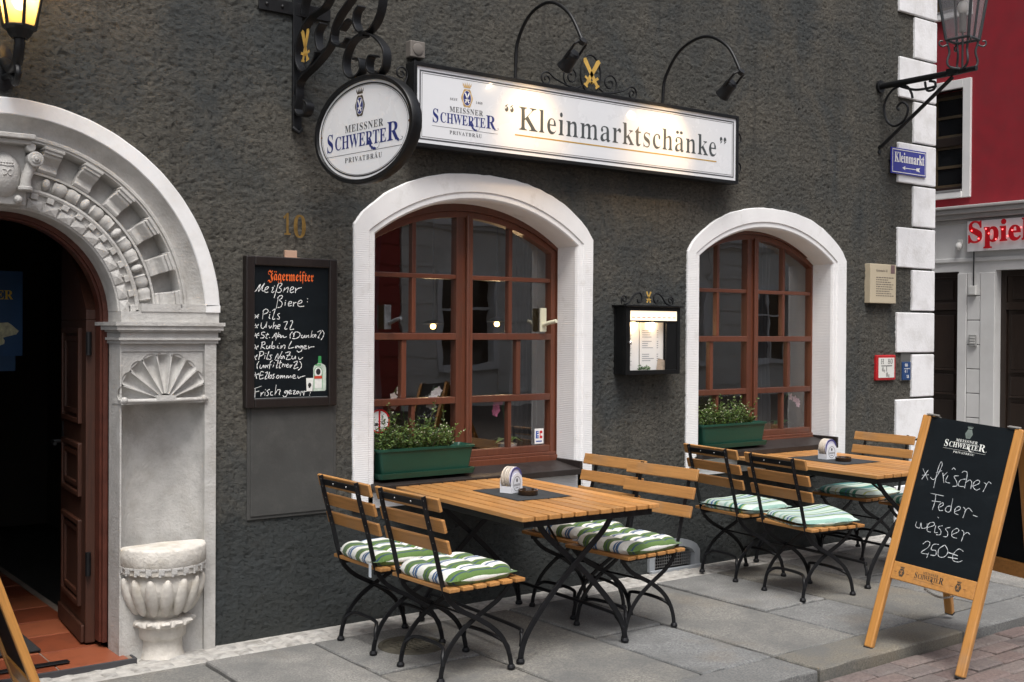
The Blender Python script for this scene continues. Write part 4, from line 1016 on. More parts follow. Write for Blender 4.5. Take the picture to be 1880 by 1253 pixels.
for (cx_, z0) in ((4.06, 0.79), (6.69, 0.79)):
    x0, x1 = cx_ - 0.77, cx_ + 0.77
    r_.add([(x0, 0.20, z0), (x1, 0.20, z0), (x1, 0.36, z0), (x0, 0.36, z0)], [(0, 1, 2, 3)])
    r_.add([(x0, 0.20, 2.43), (x1, 0.20, 2.43), (x1, 0.36, 2.43), (x0, 0.36, 2.43)], [(0, 1, 2, 3)])
    r_.add([(x0, 0.20, z0), (x0, 0.36, z0), (x0, 0.36, 2.43), (x0, 0.20, 2.43)], [(0, 1, 2, 3)])
    r_.add([(x1, 0.20, z0), (x1, 0.36, z0), (x1, 0.36, 2.43), (x1, 0.20, 2.43)], [(0, 1, 2, 3)])
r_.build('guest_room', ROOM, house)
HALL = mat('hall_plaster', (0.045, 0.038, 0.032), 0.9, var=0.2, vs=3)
r_ = MB()
r_.add([(0.4, 4.5, -0.02), (2.7, 4.5, -0.02), (2.7, 4.5, 3.0), (0.4, 4.5, 3.0)], [(0, 1, 2, 3)])
r_.add([(0.4, 0.3, -0.02), (0.4, 4.5, -0.02), (0.4, 4.5, 3.0), (0.4, 0.3, 3.0)], [(0, 1, 2, 3)])
r_.add([(2.7, 0.3, -0.02), (2.7, 4.5, -0.02), (2.7, 4.5, 3.0), (2.7, 0.3, 3.0)], [(3, 2, 1, 0)])
r_.add([(0.4, 0.3, 3.0), (2.7, 0.3, 3.0), (2.7, 4.5, 3.0), (0.4, 4.5, 3.0)], [(3, 2, 1, 0)])
# wall around the door from inside
r_.add([(0.4, 0.33, -0.02), (0.80, 0.33, -0.02), (0.80, 0.33, 3.0), (0.4, 0.33, 3.0)], [(0, 1, 2, 3)])
r_.add([(1.88, 0.33, -0.02), (2.7, 0.33, -0.02), (2.7, 0.33, 3.0), (1.88, 0.33, 3.0)], [(0, 1, 2, 3)])
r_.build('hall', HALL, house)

# --- terracotta floor and step at the door
def tile_mat():
    m, t, b = nodes_of('terracotta_tiles')
    v = coord(t)
    isl = t.nodes.new('ShaderNodeNewGeometry').outputs['Random Per Island']
    c = ramp(t, isl, [(0, (0.17, 0.042, 0.018)), (0.5, (0.23, 0.062, 0.028)), (1, (0.29, 0.090, 0.042))])
    c = mixc(t, ramp(t, noise(t, v, 9, 6, 0.65), [(0.5, (0, 0, 0)), (0.75, (0.6, 0.6, 0.6))]), c, (0.08, 0.028, 0.018))
    t.links.new(c, b.inputs['Base Color'])
    b.inputs['Roughness'].default_value = 0.4
    bump(t, b, noise(t, v, 30, 4), 0.2, 0.003)
    return m
tl = MB()
for i in range(-2, 3):
    for j in range(0, 12):
        x0, y0 = 1.22 + i * 0.335, -0.070 + j * 0.335
        x1, y1 = min(x0 + 0.327, 1.905 if y0 < 0.1 else 1.86), y0 + 0.327
        x0 = max(x0, 0.82)
        if x1 - x0 > 0.02:
            tl.box((x0, y0, 0.0), (x1, y1, 0.021 + random.uniform(-0.001, 0.001)))
tl.build('floor_tiles', tile_mat(), house, bevel=0.003)
k = MB()
k.box((0.805, -0.08, -0.02), (1.905, 3.9, 0.016))
k.build('tile_bed', mat('tile_grout', (0.20, 0.16, 0.13), 0.9, var=0.2), house)
k = MB()
k.box((0.80, -0.085, -0.02), (1.921, -0.073, 0.019))
k.box((1.908, -0.073, -0.02), (1.921, 0.02, 0.019))
k.build('step_edging', mat('dark_edging', (0.04, 0.04, 0.045), 0.6, var=0.3), house, bevel=0.003)

# --- windows
def win_path(Wd, off, M_=8, K=36, z0=None, top_off=None):
    """left foot, up, over the arch, down: the opening outline grown by off"""
    z0 = Wd['zb'] if z0 is None else z0
    hw, sp, sag = Wd['hw'] + off, Wd['sp'] + off * 0.35, Wd['sag'] + off * 0.65
    cx = Wd['cx']
    p = [(cx - hw, z0 + (sp - z0) * i / M_) for i in range(M_)]
    p += [(cx - hw + 2 * hw * i / K, arch_z(cx - hw + 2 * hw * i / K, cx, hw, sp, sag)) for i in range(K + 1)]
    p += [(cx + hw, sp - (sp - z0) * (i + 1) / M_) for i in range(M_)]
    return p

def outer_path(Wd, M_=8, K=36, wob=0.0):
    """outer outline of the white surround: upright sides, rounded shoulders, flat arch"""
    x0, x1, sp, ap, z0 = Wd['ox0'], Wd['ox1'], Wd['osp'], Wd['oap'], Wd['zb']
    cx, hw = (x0 + x1) / 2, (x1 - x0) / 2
    rg = random.Random(int(x0 * 100))
    p = [(x0 + rg.uniform(-wob, wob), z0 + (sp - z0) * i / M_) for i in range(M_)]
    for i in range(K + 1):
        u = -1 + 2 * i / K
        x = cx + hw * u
        sag = ap - sp
        z = sp + sag * (1 - abs(u) ** 2.35) ** 0.80
        p.append((x + rg.uniform(-wob, wob), z + rg.uniform(-wob, wob)))
    p += [(x1 + rg.uniform(-wob, wob), sp - (sp - z0) * (i + 1) / M_) for i in range(M_)]
    return p

def make_window(Wd, upper, row3, hz):
    yf, cx = Wd['yf'], Wd['cx']
    # surround
    loops = [[(x, 0.03, z) for x, z in outer_path(Wd, wob=0.003)], [(x, -0.012, z) for x, z in outer_path(Wd, wob=0.003)],
             [(x, -0.018, z) for x, z in [(a + (cx - a) * 0.006, b - 0.004 if b > 2 else b) for a, b in outer_path(Wd, wob=0.002)]],
             [(x, -0.018, z) for x, z in win_path(Wd, 0.052)], [(x, -0.010, z) for x, z in win_path(Wd, 0.046)],
             [(x, -0.010, z) for x, z in win_path(Wd, 0.016)], [(x, -0.004, z) for x, z in win_path(Wd, 0.008)],
             [(x, 0.012, z) for x, z in win_path(Wd, 0.0)], [(x, yf + 0.012, z) for x, z in win_path(Wd, -0.004)]]
    q = MB()
    n = len(loops[0])
    vs = [p for l in loops for p in l]
    fs = [(a * n + i, a * n + i + 1, (a + 1) * n + i + 1, (a + 1) * n + i) for a in range(len(loops) - 1) for i in range(n - 1)]
    q.add(vs, fs)
    # white apron under the sill
    q.box((cx - Wd['hw'] - 0.045, -0.010, Wd['zb']), (cx + Wd['hw'] + 0.045, 0.2, Wd['sill'] - 0.035))
    q.build('window_surround', TOOLED, house, smooth=True, angle=25)
    # sill: dark sheet metal with an upstand
    q = MB()
    zs = Wd['sill']
    q.add([(cx - Wd['hw'] - 0.03, -0.07, zs - 0.012), (cx + Wd['hw'] - 0.01, -0.07, zs - 0.012), (cx + Wd['hw'] - 0.01, yf, zs + 0.022), (cx - Wd['hw'] - 0.03, yf, zs + 0.022),
           (cx - Wd['hw'] - 0.03, -0.07, zs - 0.05), (cx + Wd['hw'] - 0.01, -0.07, zs - 0.05), (cx + Wd['hw'] - 0.01, yf, zs - 0.05), (cx - Wd['hw'] - 0.03, yf, zs - 0.05)],
          [(0, 1, 2, 3), (0, 4, 5, 1), (1, 5, 6, 2), (0, 3, 7, 4), (4, 7, 6, 5)])
    q.box((cx + Wd['hw'] - 0.012, -0.07, zs - 0.05), (cx + Wd['hw'] + 0.008, yf, zs + 0.035))
    q.build('window_sill', mat('sill_metal', (0.020, 0.0155, 0.014), 0.5, var=0.3, vs=8, bs=0.2, bscale=40), house, bevel=0.003)
    # timber
    fcx = cx + (0.01 if Wd is W1 else 0.03)
    hw = 0.755
    F = dict(cx=fcx, hw=hw, sp=2.185, sag=0.232, zb=0.79)
    fr = MB()
    def arch_strip(o0, o1, y0, y1, xa=-9, xb=9):
        pa = [p for p in win_path(dict(F, zb=0.79), o0, 6, 30)]
        pb = [p for p in win_path(dict(F, zb=0.79), o1, 6, 30)]
        m = len(pa)
        vs, fs = [], []
        for (a, b) in zip(pa, pb):
            vs += [(a[0], y0, a[1]), (b[0], y0, b[1]), (b[0], y1, b[1]), (a[0], y1, a[1])]
        for i in range(m - 1):
            for j in range(4):
                fs.append((i * 4 + j, i * 4 + (j + 1) % 4, i * 4 + 4 + (j + 1) % 4, i * 4 + 4 + j))
        fs += [(0, 1, 2, 3), tuple(4 * (m - 1) + k_ for k_ in (3, 2, 1, 0))]
        fr.add(vs, fs)
    arch_strip(0.03, -0.022, yf - 0.005, yf + 0.10)
    arch_strip(-0.022, -0.062, yf + 0.012, yf + 0.08)
    # bottom frame: two stepped rails and weather bar
    fr.box((fcx - hw, yf - 0.012, 0.79), (fcx + hw, yf + 0.10, 0.832))
    fr.box((fcx - hw + 0.02, yf + 0.000, 0.832), (fcx + hw - 0.02, yf + 0.08, 0.852))
    topz = F['sp'] + F['sag'] - 0.03
    # meeting stiles: left sash stile, cover strip, right sash stile
    fr.box((fcx - 0.062, yf + 0.014, 0.852), (fcx - 0.018, yf + 0.08, topz))
    fr.box((fcx - 0.018, yf + 0.022, 0.852), (fcx + 0.018, yf + 0.085, topz))
    fr.box((fcx + 0.018, yf + 0.010, 0.852), (fcx + 0.060, yf + 0.08, topz))
    fr.tube([(fcx + 0.022, yf + 0.010, 0.86), (fcx + 0.022, yf + 0.010, topz - 0.02)], 0.014, 10)
    for sgn, a, b in ((-1, fcx - hw + 0.055, fcx - 0.062), (1, fcx + 0.060, fcx + hw - 0.055)):
        yb = yf + 0.018
        fr.box((a, yb, 0.852), (b, yf + 0.08, 0.895))                      # bottom rail
        zu, zt, zl = hz
        fr.box((a, yb + 0.004, zu - 0.014), (b, yf + 0.07, zu + 0.014))     # glazing bar
        fr.box((a, yb - 0.004, zt - 0.022), (b, yf + 0.075, zt + 0.020))    # transom
        fr.box((a, yb - 0.002, zl - 0.022), (b, yf + 0.075, zl + 0.020))
        xu, x3 = fcx + sgn * upper, fcx + sgn * row3
        at = arch_z(xu, fcx, hw, F['sp'], F['sag']) - 0.05
        fr.box((xu - 0.014, yb + 0.006, zu + 0.014), (xu + 0.014, yf + 0.068, at))
        fr.box((xu - 0.014, yb + 0.006, zt + 0.020), (xu + 0.014, yf + 0.068, zu - 0.014))
        fr.box((x3 - 0.017, yb + 0.006, zl + 0.020), (x3 + 0.017, yf + 0.068, zt - 0.022))
        fr.box((xu - 0.013, yb + 0.006, 0.895), (xu + 0.013, yf + 0.068, zl - 0.022))
    win = fr.build('window', WINWOOD, house, bevel=0.0035)
    for sgn, a, b in ((-1, fcx - hw + 0.05, fcx - 0.05), (1, fcx + 0.05, fcx + hw - 0.05)):
        p = MB()
        # each sash pane: a thin real sheet, cut to the arch at its top
        K = 14
        bot = [(a + (b - a) * i / K, 0.87) for i in range(K + 1)]
        top = [(a + (b - a) * i / K, arch_z(a + (b - a) * i / K, fcx, hw, F['sp'], F['sag']) - 0.04) for i in range(K + 1)]
        tilt = 0.0
        vs = [(x, yf + 0.045, z) for x, z in bot] + [(x, yf + 0.045, z) for x, z in top]
        p.add(vs, [(i, i + 1, K + 2 + i, K + 1 + i) for i in range(K)])
        p.build('pane', GLASS, win)
    return win

win1 = make_window(W1, 0.366, 0.434, (1.983, 1.613, 1.216))
win2 = make_window(W2, 0.370, 0.436, (1.960, 1.600, 1.202))

# hardware on the glass of the left window
k = MB()
k.box((4.665, 0.190, 1.645), (4.715, 0.200, 1.80))
k.tube([(4.69, 0.188, 1.69), (4.70, 0.14, 1.705), (4.715, 0.085, 1.715)], 0.013, 12)
k.build('flag_holder', mat('cream_metal', (0.68, 0.66, 0.50), 0.45, var=0.08), win1, bevel=0.002)
k = MB()
k.box((3.485, 0.190, 1.655), (3.53, 0.200, 1.80))
k.tube([(3.515, 0.188, 1.69), (3.53, 0.14, 1.71), (3.545, 0.10, 1.72)], 0.012, 12)
k.build('flag_holder', mat('grey_metal', (0.16, 0.17, 0.18), 0.35, metal=0.6, var=0.3, vs=30), win1, bevel=0.002)

# --- quoins up the corner
zq = [0.0, 0.385, 0.75, 1.105, 1.48, 1.832, 2.19, 2.54, 2.895, 3.245, 3.602, 3.955, 4.31, 4.66, 5.02]
QW = mat('quoin_paint', (0.82, 0.82, 0.83), 0.7, var=0.05, vs=4, bs=0.5, bscale=55, bdist=0.005, dirt=(0.42, 0.40, 0.36), dscale=5, damt=0.45)
for i in range(len(zq) - 1):
    long_ = i % 2 == 0
    x0 = (8.268 if long_ else 8.480) + random.uniform(-0.006, 0.006)
    q = MB()
    q.box((x0, -0.022, zq[i] + 0.009), (8.795, 0.012, zq[i + 1] - 0.009))
    q.box((8.770, 0.012, zq[i] + 0.009), (8.795, 0.24 if long_ else 0.45, zq[i + 1] - 0.009))
    q.build('quoin', QW, house, bevel=0.008, seg=3)

# --- cellar vent at the foot of the wall
v_ = MB()
vx, hwv, hv = VENT[0], 0.245, 0.205
def vpath(ins):
    hw_ = hwv - ins
    pts = [(vx - hw_, 0.0), (vx - hw_, 0.11 - ins * 0.4)]
    pts += [(vx - hw_ + 2 * hw_ * i / 16, 0.11 - ins * 0.4 + (hv - 0.11 - ins * 0.6) * (1 - (2 * i / 16 - 1) ** 2) ** 0.6) for i in range(1, 16)]
    pts += [(vx + hw_, 0.11 - ins * 0.4), (vx + hw_, 0.0)]
    return pts
L4 = [[(x, y, z) for x, z in vpath(i_)] for i_, y in ((0, 0.02), (0, -0.024), (0.05, -0.024), (0.055, 0.10))]
n = len(L4[0])
v_.add([p for l in L4 for p in l], [(a * n + i, a * n + i + 1, (a + 1) * n + i + 1, (a + 1) * n + i) for a in range(3) for i in range(n - 1)])
vo = v_.build('cellar_vent', mat('vent_zinc', (0.26, 0.28, 0.30), 0.6, var=0.15), house, smooth=True, angle=30)
q = MB()
for i in range(-9, 10):
    x = vx + i * 0.021
    q.box((x - 0.0018, 0.02, 0.01), (x + 0.0018, 0.0236, 0.16))
for i in range(0, 8):
    q.box((vx - 0.2, 0.0155, 0.012 + i * 0.021), (vx + 0.2, 0.0195, 0.0155 + i * 0.021))
q.build('mesh_grille', mat('vent_wire', (0.30, 0.30, 0.30), 0.5, metal=0.5), vo)
q = MB()
q.box((vx - 0.22, 0.16, -0.01), (vx + 0.22, 0.165, 0.21))
q.build('vent_shaft', mat('shaft_black', (0.01, 0.01, 0.01), 0.9), vo)
q = MB()
q.box((vx - 0.25, -0.05, -0.02), (vx + 0.25, -0.026, 0.012))
q.build('vent_ledge', mat('vent_zinc', (0.26, 0.28, 0.30)), vo, bevel=0.004)

# --- flush grey service panel under the beer board
q = MB()
q.box((2.548, -0.016, 0.648), (3.042, 0.01, 1.232))
q.box((2.530, -0.010, 0.630), (3.060, 0.01, 1.235))
sp_ = q.build('service_panel', mat('panel_grey', (0.047, 0.047, 0.044), 0.75, var=0.12, vs=5, bs=0.2, bscale=80, dirt=(0.080, 0.078, 0.072), dscale=9, damt=0.5), house, bevel=0.004)
# ------------------------------------------------------------------ carved stone portal (a part of the tavern)
px, pz = PC
sur = MB()
def sweep(prof, a0, a1, n):
    """profile (r, y) swept round the arch centre"""
    m = len(prof)
    vs = []
    for i in range(n + 1):
        t = a0 + (a1 - a0) * i / n
        for r, y in prof:
            vs.append((px + r * math.cos(t), y, pz + r * math.sin(t)))
    fs = [(i * m + j, i * m + j + 1, (i + 1) * m + j + 1, (i + 1) * m + j) for i in range(n) for j in range(m - 1)]
    return vs, fs
# the plain outer band is painted white
prof = [(1.025, 0.03), (1.025, -0.030), (1.020, -0.034), (0.950, -0.034), (0.9455, -0.029), (0.9455, 0.03)]
rim_ = MB()
vs, fs = sweep(prof, rad(4), rad(176), 96)
vs = [(a + 0.0006 * math.sin(40 * a + 31 * c), b, c + 0.0007 * math.sin(37 * a - 23 * c)) for a, b, c in vs]
rim_.add(vs, fs)
for sg in (-1, 1):
    a_, b_ = sorted((px + sg * 0.9465, px + sg * 1.0235))
    rim_.box((a_, -0.034, 1.735), (b_, 0.03, 1.7725))
prof = [(0.945, -0.028)]
# cove
for i in range(9):
    t = i / 8
    prof.append((0.945 - 0.075 * t, -0.028 + 0.055 * math.sin(t * PI * 0.5) * 1.0))
prof += [(0.868, 0.010), (0.860, 0.004), (0.850, 0.004), (0.846, 0.012), (0.838, 0.010), (0.832, 0.02), (0.828, 0.105)]
prof += [(0.705, 0.075), (0.703, 0.018), (0.692, 0.018), (0.690, 0.040), (0.622, 0.040), (0.620, 0.014), (0.610, 0.010), (0.600, 0.014), (0.598, 0.026), (0.522, 0.026), (0.515, 0.030), (PR0, 0.040), (PR0, 0.33)]
vs, fs = sweep(prof, rad(4), rad(176), 96)
sur.add(vs, fs)
# piers: flat blocks with impost mouldings and a plain springer block
def pier(sg):
    # x measured outward from the opening edge
    def X(d):
        return px + sg * (PR0 + d)
    def bx(d0, d1, y0, y1, z0, z1):
        a, b = sorted((X(d0), X(d1)))
        sur.box((a, y0, z0), (b, y1, z1))
    bx(0.0, 0.008, -0.012, 0.33, -0.02, 1.575)
    bx(0.431, 0.492, -0.030, 0.02, -0.02, 1.575)
    bx(0.008, 0.431, -0.012, 0.02, 1.535, 1.575)
    bx(0.0, 0.492, 0.16, 0.33, -0.02, 1.575)
    bx(0.008, 0.431, -0.008, 0.16, -0.02, 0.50)
    # impost
    for d, za, zb in ((0.006, 1.575, 1.592), (0.016, 1.592, 1.604), (0.006, 1.604, 1.632), (0.018, 1.632, 1.642), (0.030, 1.642, 1.664), (0.038, 1.664, 1.682)):
        bx(-d, 0.495 + d * 0.8, -0.03 - d, 0.33, za, zb)
    bx(0.0, 0.508, -0.026, 0.33, 1.682, 1.735)
    bx(0.10, 0.44, -0.030, 0.10, 1.735, 1.775)
    # niche: concave back
    cxn = X(0.2195)
    def nf(u, v_):
        t = PI * u
        return (cxn - 0.2125 * math.cos(t), -0.010 + 0.155 * math.sin(t) ** 0.9, 0.50 + 0.80 * v_)
    sur.grid(24, 2, nf)
    return cxn
cn = pier(1)
cnl = pier(-1)
ps = sur.build('door_surround', STONE, house, smooth=True, bevel=0.004, angle=35)
rim_.build('outer_band', WHITE, ps, smooth=True, angle=35)

# modillion brackets round the arch
def polar_T(t, r, y=0.0):
    """local frame: X tangential, Y out of the wall (-y), Z radial outward"""
    c, s_ = math.cos(t), math.sin(t)
    m = Matrix(((s_, 0, c, px + r * c), (0, -1, 0, y), (-c, 0, s_, pz + r * s_), (0, 0, 0, 1)))
    return m
for i in range(13):
    a = 7 + i * 13.83
    if 83 < a < 97:
        continue
    q = MB()
    T = polar_T(rad(a), 0.766, 0.095)
    wv_ = 0.043
    # scrolled bracket: stepped cap near the rim, hollow below
    q.box((-wv_, 0, 0.030), (wv_, 0.118, 0.060), T)
    q.box((-wv_ - 0.005, 0, 0.046), (wv_ + 0.005, 0.125, 0.0615), T)
    pr = [(0, 0.030), (0.110, 0.030), (0.106, 0.016), (0.084, 0.000), (0.070, -0.016), (0.074, -0.034), (0.084, -0.046), (0.076, -0.062), (0, -0.062)]
    vs_, n_ = [], len(pr)
    for xx in (-wv_, wv_):
        vs_ += [(xx, y_, z_) for y_, z_ in pr]
    q.add(vs_, [tuple(range(n_)), tuple(range(2 * n_ - 1, n_ - 1, -1))] + [(j, (j + 1) % n_, n_ + (j + 1) % n_, n_ + j) for j in range(n_)], T)
    q.build('modillion', STONE, ps, bevel=0.004)
# bead and spindle roll
q = MB()
for i in range(30):
    a = 5 + i * 5.86
    if 80 < a < 100:
        continue
    T = polar_T(rad(a), 0.656, 0.036)
    if i % 3 == 0:
        q.ball((0, 0.010, 0), (0.020, 0.028, 0.030), 12, 8, T)
    else:
        k_ = 1 if i % 3 == 1 else -1
        q.lathe([(0.0, -0.034), (0.024, -0.032), (0.032, -0.018), (0.033, 0.0), (0.028, 0.020), (0.031, 0.026), (0.024, 0.033), (0.0, 0.034)], 14,
                T=T @ Matrix.Rotation(rad(90), 4, 'Y') @ Matrix.Diagonal((1.08, 0.95, k_ * 1.0, 1)))
q.build('bead_roll', STONE, ps, smooth=True, angle=50)
# toothed fret and diamond points
q = MB()
for i in range(24):
    a = 5 + i * 7.4
    if 80 < a < 100:
        continue
    T = polar_T(rad(a), 0.585, 0.028)
    q.box((-0.017, 0, -0.012), (0.017, 0.020, 0.014), T)
    if i % 2 == 0:
        q.box((-0.030, 0, -0.0205), (-0.012, 0.014, -0.0125), T)
q.build('fret_band', STONE, ps, bevel=0.003)
q = MB()
for i in range(22):
    a = 6 + i * 8.0
    if 80 < a < 100:
        continue
    T = polar_T(rad(a), 0.545, 0.028)
    w2 = 0.033
    q.add([(-w2, 0, -0.022), (w2, 0, -0.022), (w2, 0, 0.022), (-w2, 0, 0.022), (-w2, 0.010, -0.022), (w2, 0.010, -0.022), (w2, 0.010, 0.022), (-w2, 0.010, 0.022), (0, 0.019, 0)],
          [(0, 1, 5, 4), (1, 2, 6, 5), (2, 3, 7, 6), (3, 0, 4, 7), (4, 5, 8), (5, 6, 8), (6, 7, 8), (7, 4, 8)], T)
q.build('diamond_band', STONE, ps)
# keystone with volutes and a shield
q = MB()
kx = 1.297
q.box((kx - 0.095, -0.085, pz + 0.52), (kx + 0.095, 0.10, pz + 0.80))
q.box((kx - 0.105, -0.145, pz + 0.795), (kx + 0.105, 0.06, pz + 0.818))
q.box((kx - 0.120, -0.165, pz + 0.818), (kx + 0.120, 0.06, pz + 0.842))
for sg in (-1, 1):
    q.cyl((kx + sg * 0.123, -0.155, pz + 0.730), (kx + sg * 0.123, 0.05, pz + 0.730), 0.036, 20)
    q.cyl((kx + sg * 0.123, -0.162, pz + 0.730), (kx + sg * 0.123, -0.15, pz + 0.730), 0.022, 16)
    q.cyl((kx + sg * 0.123, -0.170, pz + 0.730), (kx + sg * 0.123, -0.16, pz + 0.730), 0.010, 12)
    q.cyl((kx + sg * 0.105, -0.14, pz + 0.785), (kx + sg * 0.105, 0.05, pz + 0.785), 0.022, 16)
    q.tube([(kx + sg * 0.115, -0.11, pz + 0.71), (kx + sg * 0.088, -0.115, pz + 0.645), (kx + sg * 0.085, -0.11, pz + 0.595)], [0.026, 0.023, 0.027], 12)
    q.cyl((kx + sg * 0.085, -0.11, pz + 0.605), (kx + sg * 0.085, -0.11, pz + 0.585), 0.033, 16)
    q.ball((kx + sg * 0.060, -0.09, pz + 0.545), (0.022, 0.03, 0.022), 10, 8)
ky = q.build('keystone', STONE, ps, bevel=0.006, smooth=True, angle=40)
q = MB()
q.ball((kx, -0.075, pz + 0.655), (0.074, 0.070, 0.105), 24, 14)
for i in range(5):
    q.ball((kx + (i - 2) * 0.012, -0.137 + 0.002 * abs(i - 2), pz + 0.706), 0.005, 8, 6)
q.tube([(kx - 0.030, -0.136, pz + 0.696), (kx, -0.141, pz + 0.691), (kx + 0.030, -0.136, pz + 0.696)], 0.0035, 8)
for sg in (-1, 1):
    q.tube([(kx + sg * 0.014 + 0.013 * math.cos(t), -0.143 + 0.012 * abs(math.cos(t)) * (sg * math.cos(t) > 0), pz + 0.662 + 0.013 * math.sin(t)) for t in np.linspace(0, 2 * PI, 13)[:-1]], 0.0035, 8, closed=True)
q.build('shield', STONE, ky, smooth=True, angle=60)

# shell hoods over the niches and bowl seats below
def shell(cx_):
    q = MB()
    zb, R, NL = 1.288, 0.232, 9
    nu, nv = 216, 18
    def fn(u, v_):
        t = PI * u
        fr_ = (t * NL / PI) % 1.0                         # 0 and 1 on the ribs, 0.5 in the middle of a flute
        c = math.sqrt(max(0.0, 1 - min(1.0, abs(2 * fr_ - 1) * 1.10) ** 2.4))
        rim = R * (0.955 + 0.110 * math.sqrt(max(0, 1 - (2 * fr_ - 1) ** 2)))
        r = 0.035 + (rim - 0.035) * v_
        scoop = 0.062 * (0.25 + 0.75 * v_ ** 0.8) * c * (1 - 0.85 * (max(0, v_ - 0.70) / 0.30) ** 1.6)
        y = -0.045 + 0.024 * v_ + scoop
        if v_ > 0.96:
            y = min(y, 0.0)
        return (cx_ - r * math.cos(t) * 0.96, y, zb + r * math.sin(t))
    q.grid(nu, nv, fn)
    # underside and rim thickness
    q.box((cx_ - 0.222, -0.040, zb - 0.016), (cx_ + 0.222, 0.10, zb + 0.006))
    q.tube([(cx_ - 0.225, -0.032, zb), (cx_ - 0.05, -0.046, zb), (cx_ + 0.05, -0.046, zb), (cx_ + 0.225, -0.032, zb)], 0.011, 8)
    for sg in (-1, 1):
        q.ball((cx_ + sg * 0.205, -0.034, zb + 0.004), 0.018, 10, 8)
    q.cbox((cx_, -0.042, zb + 0.012), (0.10, 0.030, 0.026))
    # spandrel closing the niche behind the shell
    q.box((cx_ - 0.212, 0.055, zb), (cx_ + 0.212, 0.12, 1.54))
    q.build('shell_hood', STONE, ps, smooth=True, angle=60)
    # plain field around the shell, with a round cut
    f = MB()
    K = 40
    vs_ = []
    for i in range(K + 1):
        t = PI * i / K
        vs_.append((cx_ - R * 0.965 * math.cos(t), -0.006, zb + R * math.sin(t)))
    x0, x1, z1 = cx_ - 0.209, cx_ + 0.209, 1.538
    for i in range(K + 1):
        t = PI * i / K
        c, s_ = -math.cos(t), math.sin(t)
        kx = 0.209 / max(abs(c), 1e-6)
        kz = (z1 - zb) / max(s_, 1e-6)
        m_ = max(min(kx, kz), R)
        vs_.append((cx_ + max(-0.209, min(0.209, m_ * c)), -0.006, min(z1, zb + m_ * s_)))
    f.add(vs_, [(i, i + 1, K + 2 + i, K + 1 + i) for i in range(K)])
    f.build('spandrel', STONE, ps)

def bowl(cx_):
    # half-round seat: rim, fret, gadroons, ragged collar, foot
    def rf(t, z, i):
        if 0.19 < z < 0.425:
            return 0.93
        if 0.165 < z < 0.19:
            return 1 + 0.05 * math.sin(t * 13) + 0.03 * math.sin(t * 29)
        return 1 + 0.006 * math.sin(t * 17 + z * 40)
    prof_ = [(0.0, 0.565), (0.10, 0.562), (0.19, 0.560), (0.213, 0.556), (0.217, 0.548), (0.217, 0.470), (0.214, 0.466), (0.211, 0.440), (0.211, 0.430)]
    for i in range(13):
        u = i / 12
        z = 0.424 - 0.232 * u
        r = 0.212 * (1 - 0.50 * u ** 2.1) * (0.93 + 0.09 * math.sin(PI * min(1, u * 1.3)))
        prof_.append((r, z))
    prof_ += [(0.108, 0.190), (0.150, 0.186), (0.158, 0.176), (0.152, 0.160), (0.122, 0.148), (0.118, 0.095), (0.108, 0.085), (0.100, 0.078), (0.102, 0.02), (0.112, -0.01)]
    q = MB()
    q.lathe(prof_, 110, rad(180), rad(360), (cx_, 0.0, 0), rf)
    o = q.build('bowl_seat', mat('worn_stone', (0.60, 0.57, 0.52), 0.85, var=0.16, vs=10, bs=0.7, bscale=36, bdist=0.008, dirt=(0.36, 0.31, 0.23), dscale=7, damt=0.7), ps, smooth=True, angle=55)
    f = MB()
    for i in range(8):
        t = rad(186 + i * 24)
        c, s_ = math.cos(t), math.sin(t)
        for k_ in range(1):
            # almond-shaped swelling leaning in towards the foot
            T = Matrix(((-s_, c, 0, cx_ + 0.168 * c), (c, s_, 0, 0.168 * s_), (0, 0, 1, 0.312), (0, 0, 0, 1))) @ Matrix.Rotation(rad(-21), 4, 'X')
            f.ball((0, 0, 0), (0.033, 0.032, 0.104), 16, 14, T)
    f.build('gadroons', o.data.materials[0], o, smooth=True, angle=70)
    f = MB()
    for i in range(11):
        t = rad(188 + i * 16.4)
        c, s_ = math.cos(t), math.sin(t)
        T = Matrix(((-s_, c, 0, cx_ + 0.211 * c), (c, s_, 0, 0.211 * s_), (0, 0, 1, 0), (0, 0, 0, 1)))
        f.box((-0.029, -0.006, 0.436), (0.000, 0.007, 0.468), T)
        f.box((0.0, -0.006, 0.457), (0.029, 0.0065, 0.468), T)
        f.box((-0.029, -0.006, 0.426), (-0.016, 0.0065, 0.436), T)
    f.build('fret', STONE, o, bevel=0.002)
for c_ in (cn, cnl):
    shell(c_)
    bowl(c_)

# arched timber frame and the open door leaf
q = MB()
prof = [(0.512, 0.175), (0.488, 0.175), (0.488, 0.200), (0.478, 0.200), (0.478, 0.27), (0.512, 0.27)]
m_ = len(prof)
loop = []
for z in (0.05, 1.70):
    loop.append([(px + r, y, z) for r, y in prof])
for i in range(1, 40):
    t = PI * i / 40
    loop.append([(px + r * math.cos(t), y, pz + r * math.sin(t)) for r, y in prof])
for z in (1.70, 0.05):
    loop.append([(px - r, y, z) for r, y in prof])
vs_ = [p for l in loop for p in l]
q.add(vs_, [(i * m_ + j, i * m_ + (j + 1) % m_, (i + 1) * m_ + (j + 1) % m_, (i + 1) * m_ + j) for i in range(len(loop) - 1) for j in range(m_)])
q.build('door_frame', mat('door_frame_paint', (0.075, 0.018, 0.009), 0.5, var=0.3, vs=12, coat=0.2), house, smooth=True, angle=30)

